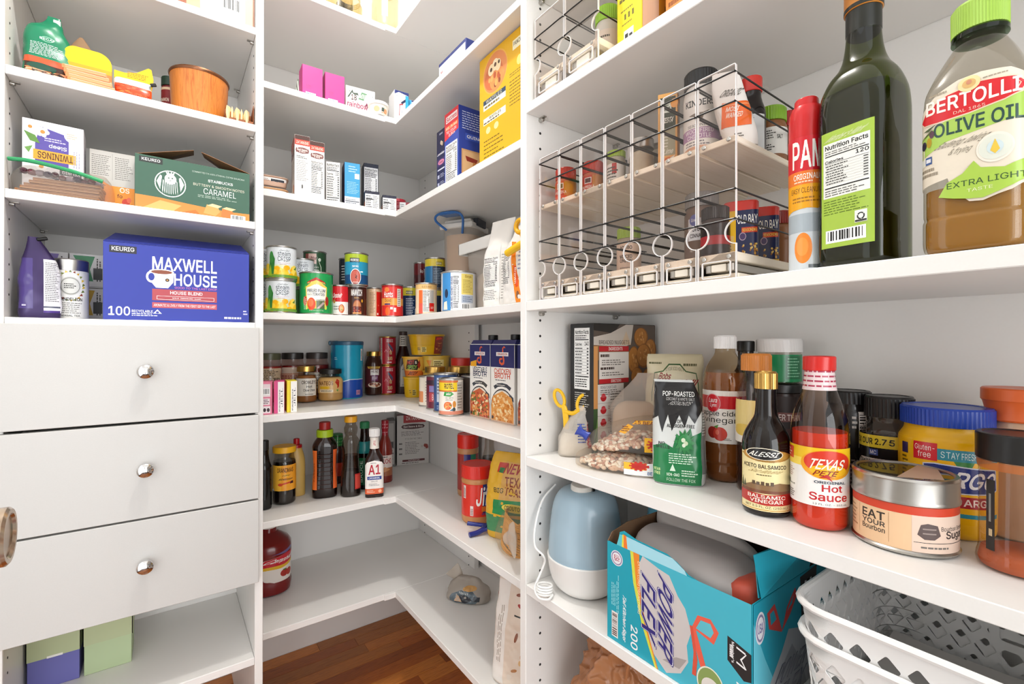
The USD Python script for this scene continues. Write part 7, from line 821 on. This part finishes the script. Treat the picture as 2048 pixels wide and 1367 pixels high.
part(t, 'left_panel', moved(wallp(Polygon([(-hy,0),(hy,0),(hy,BH+.018),(-hy+.06,BH+.016),(-hy+.02,BH+.012),(-hy,BH)]), 0), (-hx+.0016,0,0), rz=-90) if 0 else moved(wallp(Polygon([(-hy,0),(hy,0),(hy,BH),(hy-.01,BH+.012),(hy-.05,BH+.02),(-hy,BH+.02)]), 0), (-hx+.0016,0,0), rz=-90), IN, smooth=False)
part(t, 'back_panel', wallp(Polygon([(-hx,0),(hx,0),(hx,BH+.03),(-hx,BH+.01)]), hy), mat('2a211c', .85), smooth=False)  # near-black card: the dimness inside the box is put into its colour
part(t, 'right_panel', moved(wallp(Polygon([(-hy,0),(hy,0),(hy,BH),(-hy,BH)]), 0), (hx,0,0), rz=90), CB, smooth=False); part(t, 'bottom_panel', box(-hx,hx,-hy,hy,0,.0016,0), IN)
fz = (lambda u, v, k: np.stack([(u-.5)*BW, 0*u-hy-.0006-k, v*BH], -1), BW, BH, 0)
def ol(s, u0, v0, u1, v1, rot=270, sh=.22): return [T(s,u0-.004,v0-.006,u1+.004,v1+.006,'ecebf2',rot,sh), T(s,u0,v0,u1,v1,'2c2670',rot,sh)]
def powerflex(u, v, s=1., w=.085, h=.5):
    # heading read downwards, dark blue with a white inline
    o = []
    for txt, du, h0, h1 in (('POWER', .0, .17, .84), ('FLEX', -.125, .25, .78)):
        u0 = u+du*s; o += [T(txt,u0-.008*s,v+(h0-.012)*s,u0+(w+.008)*s,v+(h1+.012)*s,'2a2470',270,.25,0,1), T(txt,u0-.004*s,v+(h0-.006)*s,u0+(w+.004)*s,v+(h1+.006)*s,'e9e6f2',270,.25,0,1), T(txt,u0,v+h0*s,u0+w*s,v+h1*s,'2c2678',270,.25,0,1)]
    return o
artwork(t, 'front_print', fz, [R(0,0,1,1,TE), P([(.3,1),(.4,0),(1,0),(1,1)],'43b4c9'), P([(.3,1),(.255,.85),(.28,.5),(.37,.14),(.48,.02),(.58,.1),(.63,.24),(.62,.38),(.65,.52),(.61,.7),(.56,.78),(.5,.93),(.42,.95)],'cdc6c4'), P([(.45,.12),(.57,.13),(.62,.25),(.55,.22)],'a8a09d'),
  P([(.2,1),(.225,1),(.25,.7),(.315,.35),(.42,0),(.395,0),(.29,.35),(.225,.7)],'d9dc4a'), P([(.225,1),(.275,1),(.275,.72),(.3,.5),(.36,.22),(.42,0),(.41,0),(.315,.35),(.25,.7)],'ee8a2a'), T('EXTRA LONG DRAWSTRING',.262,.42,.282,.93,'fbe9c9',270,0,0,0), E(.085,.86,.052,.078,'e6e3ea',28), E(.085,.86,.045,.068,'8a7fa5',28), E(.085,.86,.038,.057,'ece9ee',28), T('USA',.06,.83,.11,.89,'b5405a',290-20), T('200',.205,.04,.262,.27,'f3f5f6',270), T('Tall Kitchen Bags',.13,.06,.166,.52,'f3f5f6',270,.1), LN(.035,.36,.075,.66,3,'9fdbe3',.45,3,1), LN(.08,.3,.105,.72,2,'9fdbe3',.45,4,1), BC(.04,.04,.095,.3,'e6e3e0','5a4038',1,5),
  *powerflex(.42,.0,1.,.105), P([(0.650,0.560),(0.690,0.700),(0.770,0.720),(0.820,0.640),(0.790,0.520),(0.690,0.560)],'e8604a'), P([(0.680,0.580),(0.710,0.670),(0.770,0.680),(0.790,0.620),(0.770,0.560)],'5fbfcf'), P([(0.640,0.580),(0.680,0.560),(0.750,0.260),(0.730,0.100),(0.700,0.100),(0.710,0.260)],'e8604a'), P([(0.640,0.580),(0.660,0.580),(0.690,0.310),(0.680,0.160),(0.655,0.160),(0.665,0.360)],'d9553f'), P([(0.870,0.660),(1.000,0.600),(1.000,0.380),(0.960,0.360),(0.870,0.460)],'231f20'), LN(.88,.5,.9,.63,1,'e9e6e6',.8,3,1), T("Member's",.893,.46,.908,.63,'f0eeee',270), *[P([(0.920,0.610-k),(0.970,0.590-k),(0.970,0.575-k),(0.920,0.595-k)],'f3f2f2') for k in (0.000,0.285)], *[P([(0.920,0.490-k),(0.970,0.470-k),(0.970,0.455-k),(0.920,0.475-k)],'f3f2f2') for k in (0.000,0.285)], P([(0.970,0.580),(0.940,0.520),(0.970,0.460),(0.976,0.460),(0.950,0.520),(0.976,0.580)],'f3f2f2'), E(.77,.16,.085,.15,'e9ecd9',28), E(.77,.16,.077,.138,'8aa05a',28), E(.775,.13,.06,.09,'e3ddd6',24)])
artwork(t, 'flap_print', (lambda u, v, k: np.stack([-hx+.02+u*.13, 0*u-hy-.0006-k, BH+v*.02], -1), .13, .02, 0), [P([(.0,.0),(.05,.95),(.1,.95),(.1,0)],'5fc9d3'), P([(.1,0),(.1,1.05),(.15,1.0),(.17,0)],'ee7a2a'), P([(.08,0),(.09,1),(.11,1),(.11,0)],'e6e04a'), P([(.17,0),(.15,.98),(.6,.85),(.8,.8),(.95,.3),(.98,0)],'a5dbe9')])
rz_ = (lambda u, v, k: np.stack([0*u+hx+.0023+k, (u-.5)*BD, v*BH], -1), BD, BH, 0)
artwork(t, 'side_print', rz_, [R(0,0,1,1,'1795ac'), P([(0,0),(0,.85),(.12,.5),(.3,.05),(.35,0)],'5fbccf'), P([(.1,0),(.16,.25),(.3,.45),(.38,.6),(.6,.5),(.7,0)],'a5a5aa'), P([(.2,0),(.28,.3),(.42,.45),(.55,.2),(.6,0)],'8a8a90'), E(.07,.78,.05,.13,'e6e3ea',24), E(.07,.78,.042,.11,'8a7fa5',24), E(.07,.78,.034,.09,'ece9ee',24), T('USA',.045,.74,.095,.82,'6a5a9a',0), *[T('POWER',.26-q,.2-q*.6,.6+q,.34+q*.6,c,0,.3) for q, c in ((.008,'2a2845'),(.0,'77777f'))], *[T('FLEX',.26-q,.02-q*.6,.56+q,.16+q*.6,c,0,.3) for q, c in ((.008,'2a2845'),(0,'77777f'))],
  P([(.3,.62),(.16,.72),(.14,.86),(.22,.9),(.26,.78),(.3,.64)],'c93a34'), P([(.18,.74),(.17,.84),(.21,.85),(.24,.76)],'1795ac'), P([(.3,.62),(.36,.8),(.46,.92),(.48,.84),(.4,.72)],'c93a34'), P([(.36,.76),(.44,.87),(.42,.8)],'1795ac'), P([(.52,.98),(.74,1),(.72,.62),(.68,.58),(.54,.6)],'231f20'), *[P([(.56+q,.72),(.58+q,.72),(.6+q,.92),(.58+q,.92)],'f3f2f2') for q in (0,.07)], P([(.6,.92),(.62,.8),(.65,.92),(.63,.84)],'f3f2f2'), T("Member's",.555,.655,.69,.7,'f3f2f2',b=0), E(.97,.8,.1,.2,'8aa05a'), E(.98,.8,.085,.17,'e9e6ea'), T('Fresh',.9,.8,1.0,.88,'c23a6a',0,.2)])
f = part(t, 'end_flap', sheet((hx-.002,-hy+.02,BH+.001),(hx-.002,hy-.09,BH+.001),(hx+.008,hy-.09,BH+.055),(hx-.012,-hy+.03,BH+.05)), CB, smooth=False, label='teal end flap printed Fresh & Clean')
ff = (lambda u, v, k: np.stack([hx+.0022+k+.003*v*u+ (-.010*(1-u)+.008*u)*v, -hy+.02+u*(BD-.11), BH+.001+v*.052], -1), .14, .052, 0)
artwork(f, 'flap_print', ff, [R(0,0,1,1,'1fa5bd'), E(.36,.75,.24,.6,'8aa05a',30,180,360), E(.36,.8,.215,.54,'e9e6e6',30,180,360), T('Fresh',.24,.42,.48,.62,'c23a6a',180,.2,0,0), T('Clean',.22,.66,.5,.86,'c23a6a',180,.2,0,0), P([(.62,.95),(.98,1),(.98,.45),(.7,.5)],'231f20'), P([(.68,.55),(.72,.55),(.8,.92),(.76,.92)],'f3f2f2'), P([(.74,.55),(.77,.55),(.85,.92),(.82,.92)],'f3f2f2')])
FG = mat('bdb6b3', .35)
part(t, 'bag_roll', SW(smoothed([(.004,.20,.10,.5,-.006,-.06),(.08,.205,.1,.5,-.006,-.06),(.14,.2,.096,.55,-.004,-.058),(.163,.185,.08,.6,-.01,-.05),(.172,.15,.05,.7,-.02,-.04)],3),0,.004,26,5).mesh(64), FG); part(t, 'folded_bag', SW(smoothed([(.15,.17,.03,.6,-.02,.0),(.165,.175,.034,.6,-.024,.002),(.18,.15,.02,.7,-.04,.004),(.188,.12,.006,.8,-.055,.006)],3),0,.003,30,7).mesh(48), mat('c6c0bc', .35)); part(t, 'red_tape', SW([(.12,.05,.05,.7,.085,-.075),(.155,.04,.05,.7,.088,-.07),(.164,.01,.03,.8,.095,-.065)],2).mesh(28), mat('e0604a', .4))
# ---- nested white baskets
WP_ = mat('efeeec', .3); WPI = mat('e4e3e1', .35)
def basket(label, y0, z0, seed, sheet_=True):
    W, D, Hh, tr = .40, .285, .15, .93     # along y, along x, height, taper at the foot
    t = thing('plastic_basket', label, 'basket', (.722, y0, z0), -90)
    rc = .035; a, b = W/2-rc, D/2-rc
    def per(s):                            # rounded-rectangle perimeter point at length s, starting at front centre going right
        seg = [(a, 'l', (0,-D/2), (1,0)), (rc*PI/2, 'c', (a,-b), -90), (2*b, 'l', (W/2,-b), (0,1)), (rc*PI/2, 'c', (a,b), 0), (2*a, 'l', (a,D/2), (-1,0)), (rc*PI/2, 'c', (-a,b), 90), (2*b, 'l', (-W/2,b), (0,-1)), (rc*PI/2, 'c', (-a,-b), 180), (a, 'l', (-a,-D/2), (1,0))]
        for L, k, p, q in seg:
            if s <= L+1e-9:
                if k == 'l': return (p[0]+q[0]*s, p[1]+q[1]*s), (q[1], -q[0])
                t_ = math.radians(q+90*s/L); return (p[0]+rc*math.cos(t_), p[1]+rc*math.sin(t_)), (math.cos(t_), math.sin(t_))
            s -= L
        return per(0.)
    PL_ = 4*a+4*b+2*PI*rc
    strip = sbox(0, 0, PL_, Hh); n = int(PL_/.0245); hs = []
    for i in range(n):                     # lattice of leaning rounded openings
        u = (i+.5)*PL_/n
        for j, v in enumerate((.026,.05,.074,.098,.12)):
            uu = u+(PL_/n/2 if j % 2 else 0); s = .0116 if j % 2 else .0104
            hs.append(Polygon([(uu-s,v),(uu-.001,v+s*1.15),(uu+s,v),(uu+.001,v-s*1.15)]).buffer(-.0022).buffer(.0022, quad_segs=2))
    from shapely import union_all
    U = union_all(hs); slot = sbox(a*0+PL_/2-.068, .07, PL_/2+.068, .1).buffer(.004, quad_segs=3); guard = sbox(PL_/2-.082, .056, PL_/2+.082, .114)
    strip = strip.difference(U.difference(guard).intersection(sbox(.001, .012, PL_-.001, Hh-.016))).difference(slot)
    m = trimesh.creation.extrude_polygon(strip, .0016, engine='earcut'); V, F = trimesh.remesh.subdivide_to_size(m.vertices, m.faces, .02, max_iter=10)
    Q = np.empty_like(V)
    for i, (s, z, w) in enumerate(V):
        (x, y), (nx, ny) = per(min(max(s, 0), PL_)); k = tr+(1-tr)*(z/Hh); Q[i] = (x*k-nx*w, y*k-ny*w, z+.003)
    part(t, 'lattice_wall', trimesh.Trimesh(Q, F[:, ::-1], process=False), WP_, smooth=False)
    ss = np.linspace(0, PL_, 120, endpoint=False); rim = [(per(s)[0][0]+per(s)[1][0]*.002, per(s)[0][1]+per(s)[1][1]*.002, Hh+.002) for s in ss]
    part(t, 'rim', tube(rim, .0042, 8, True), WP_); part(t, 'floor_panel', plate(sbox(-a*tr, -b*tr, a*tr, b*tr).buffer(rc*tr-.001, quad_segs=6), 0, .003), WPI, smooth=False)
    return t
basket('lower of two nested white lattice baskets', .045, R4, 1)
basket('upper nested white lattice basket holding a clouded plastic sheet', .047, R4+.0345, 2)
t = thing('plastic_sheet', 'clouded white plastic sheet with faint handwriting lying in the upper basket', 'sheet', (.722, .047, R4+.0395), -90)
g = [(x, y) for x in np.linspace(-.172,.15,26) for y in np.linspace(-.118,.112,20)]; g = np.array(g); zz_ = .012+.02*meshkit.fbm(np.column_stack([g*9, g[:, :1]*0]), 3, 4)+.03*np.clip(g[:, 1]*4, 0, 1)
F = [(i*20+j, (i+1)*20+j, (i+1)*20+j+1, i*20+j+1) for i in range(25) for j in range(19)]; V = np.column_stack([g, zz_]); V2 = V-[0,0,.0008]; F = np.array(F)
part(t, 'sheet', trimesh.Trimesh(np.vstack([V, V2]), np.vstack([F[:, [0,1,2]], F[:, [0,2,3]], F[:, [2,1,0]]+len(V), F[:, [3,2,0]]+len(V)]), process=False), film('efece9','dedad6',.82), smooth=True)
artwork(t, 'handwriting', (lambda u, v, k: np.stack([-.02+u*.11, .06-.0*v+v*.014, 0*u+.0445+.0*v+k], -1), .11, .014, 0), [T('deep freezer bags',0,0,1,1,'77736f',0,.4,0,0)])
# ---- bottom: crumpled carrier bags
r_ = np.random.RandomState(3)
def crumple(label, loc, rz, w, d, h, col, seed, tint):
    t = thing('carrier_bag', label, 'bag', loc, rz); m = trimesh.creation.icosphere(6); v = m.vertices.copy()
    n1 = meshkit.fbm(v*1.7+seed*3.1, 3, seed); rd = lambda f, o: 1-np.abs(meshkit.fbm(v*f+o*4.7+n1[:, None]*1.5, 2, seed+o)*2-1)*2.2
    k = .62+.45*n1+.13*np.clip(rd(2.2, 3), -1, 1)+.07*np.clip(rd(4.6, 5), -1, 1)+.03*np.clip(rd(9.5, 8), -1, 1)
    v = v*k[:, None]*[w/2, d/2, h*.62]; v[:, 2] = np.maximum(v[:, 2]+h*.45, .0006+.004*n1*(v[:, 2] < -h*.4)); m.vertices = v
    part(t, 'crumpled_film', m, film(tint, col, .8), smooth=True); part(t, 'handle_loop', tube(arc([(-w*.1,-d*.3,h*.7),(-w*.05,-d*.42,h*.95),(w*.04,-d*.42,h*.98),(w*.1,-d*.3,h*.75)]), .004, 8), film(tint, col, .85)); return t
crumple('crumpled brown plastic carrier bags stuffed under the teal box', (.725, .565, R5), -60, .26, .21, .275, 'b87e55', 2, 'e0b08c')
crumple('crumpled dusty pink plastic bag beside the brown carrier bags', (.715, .405, R5), -75, .15, .19, .28, 'b98a8f', 7, 'd9b5b8')
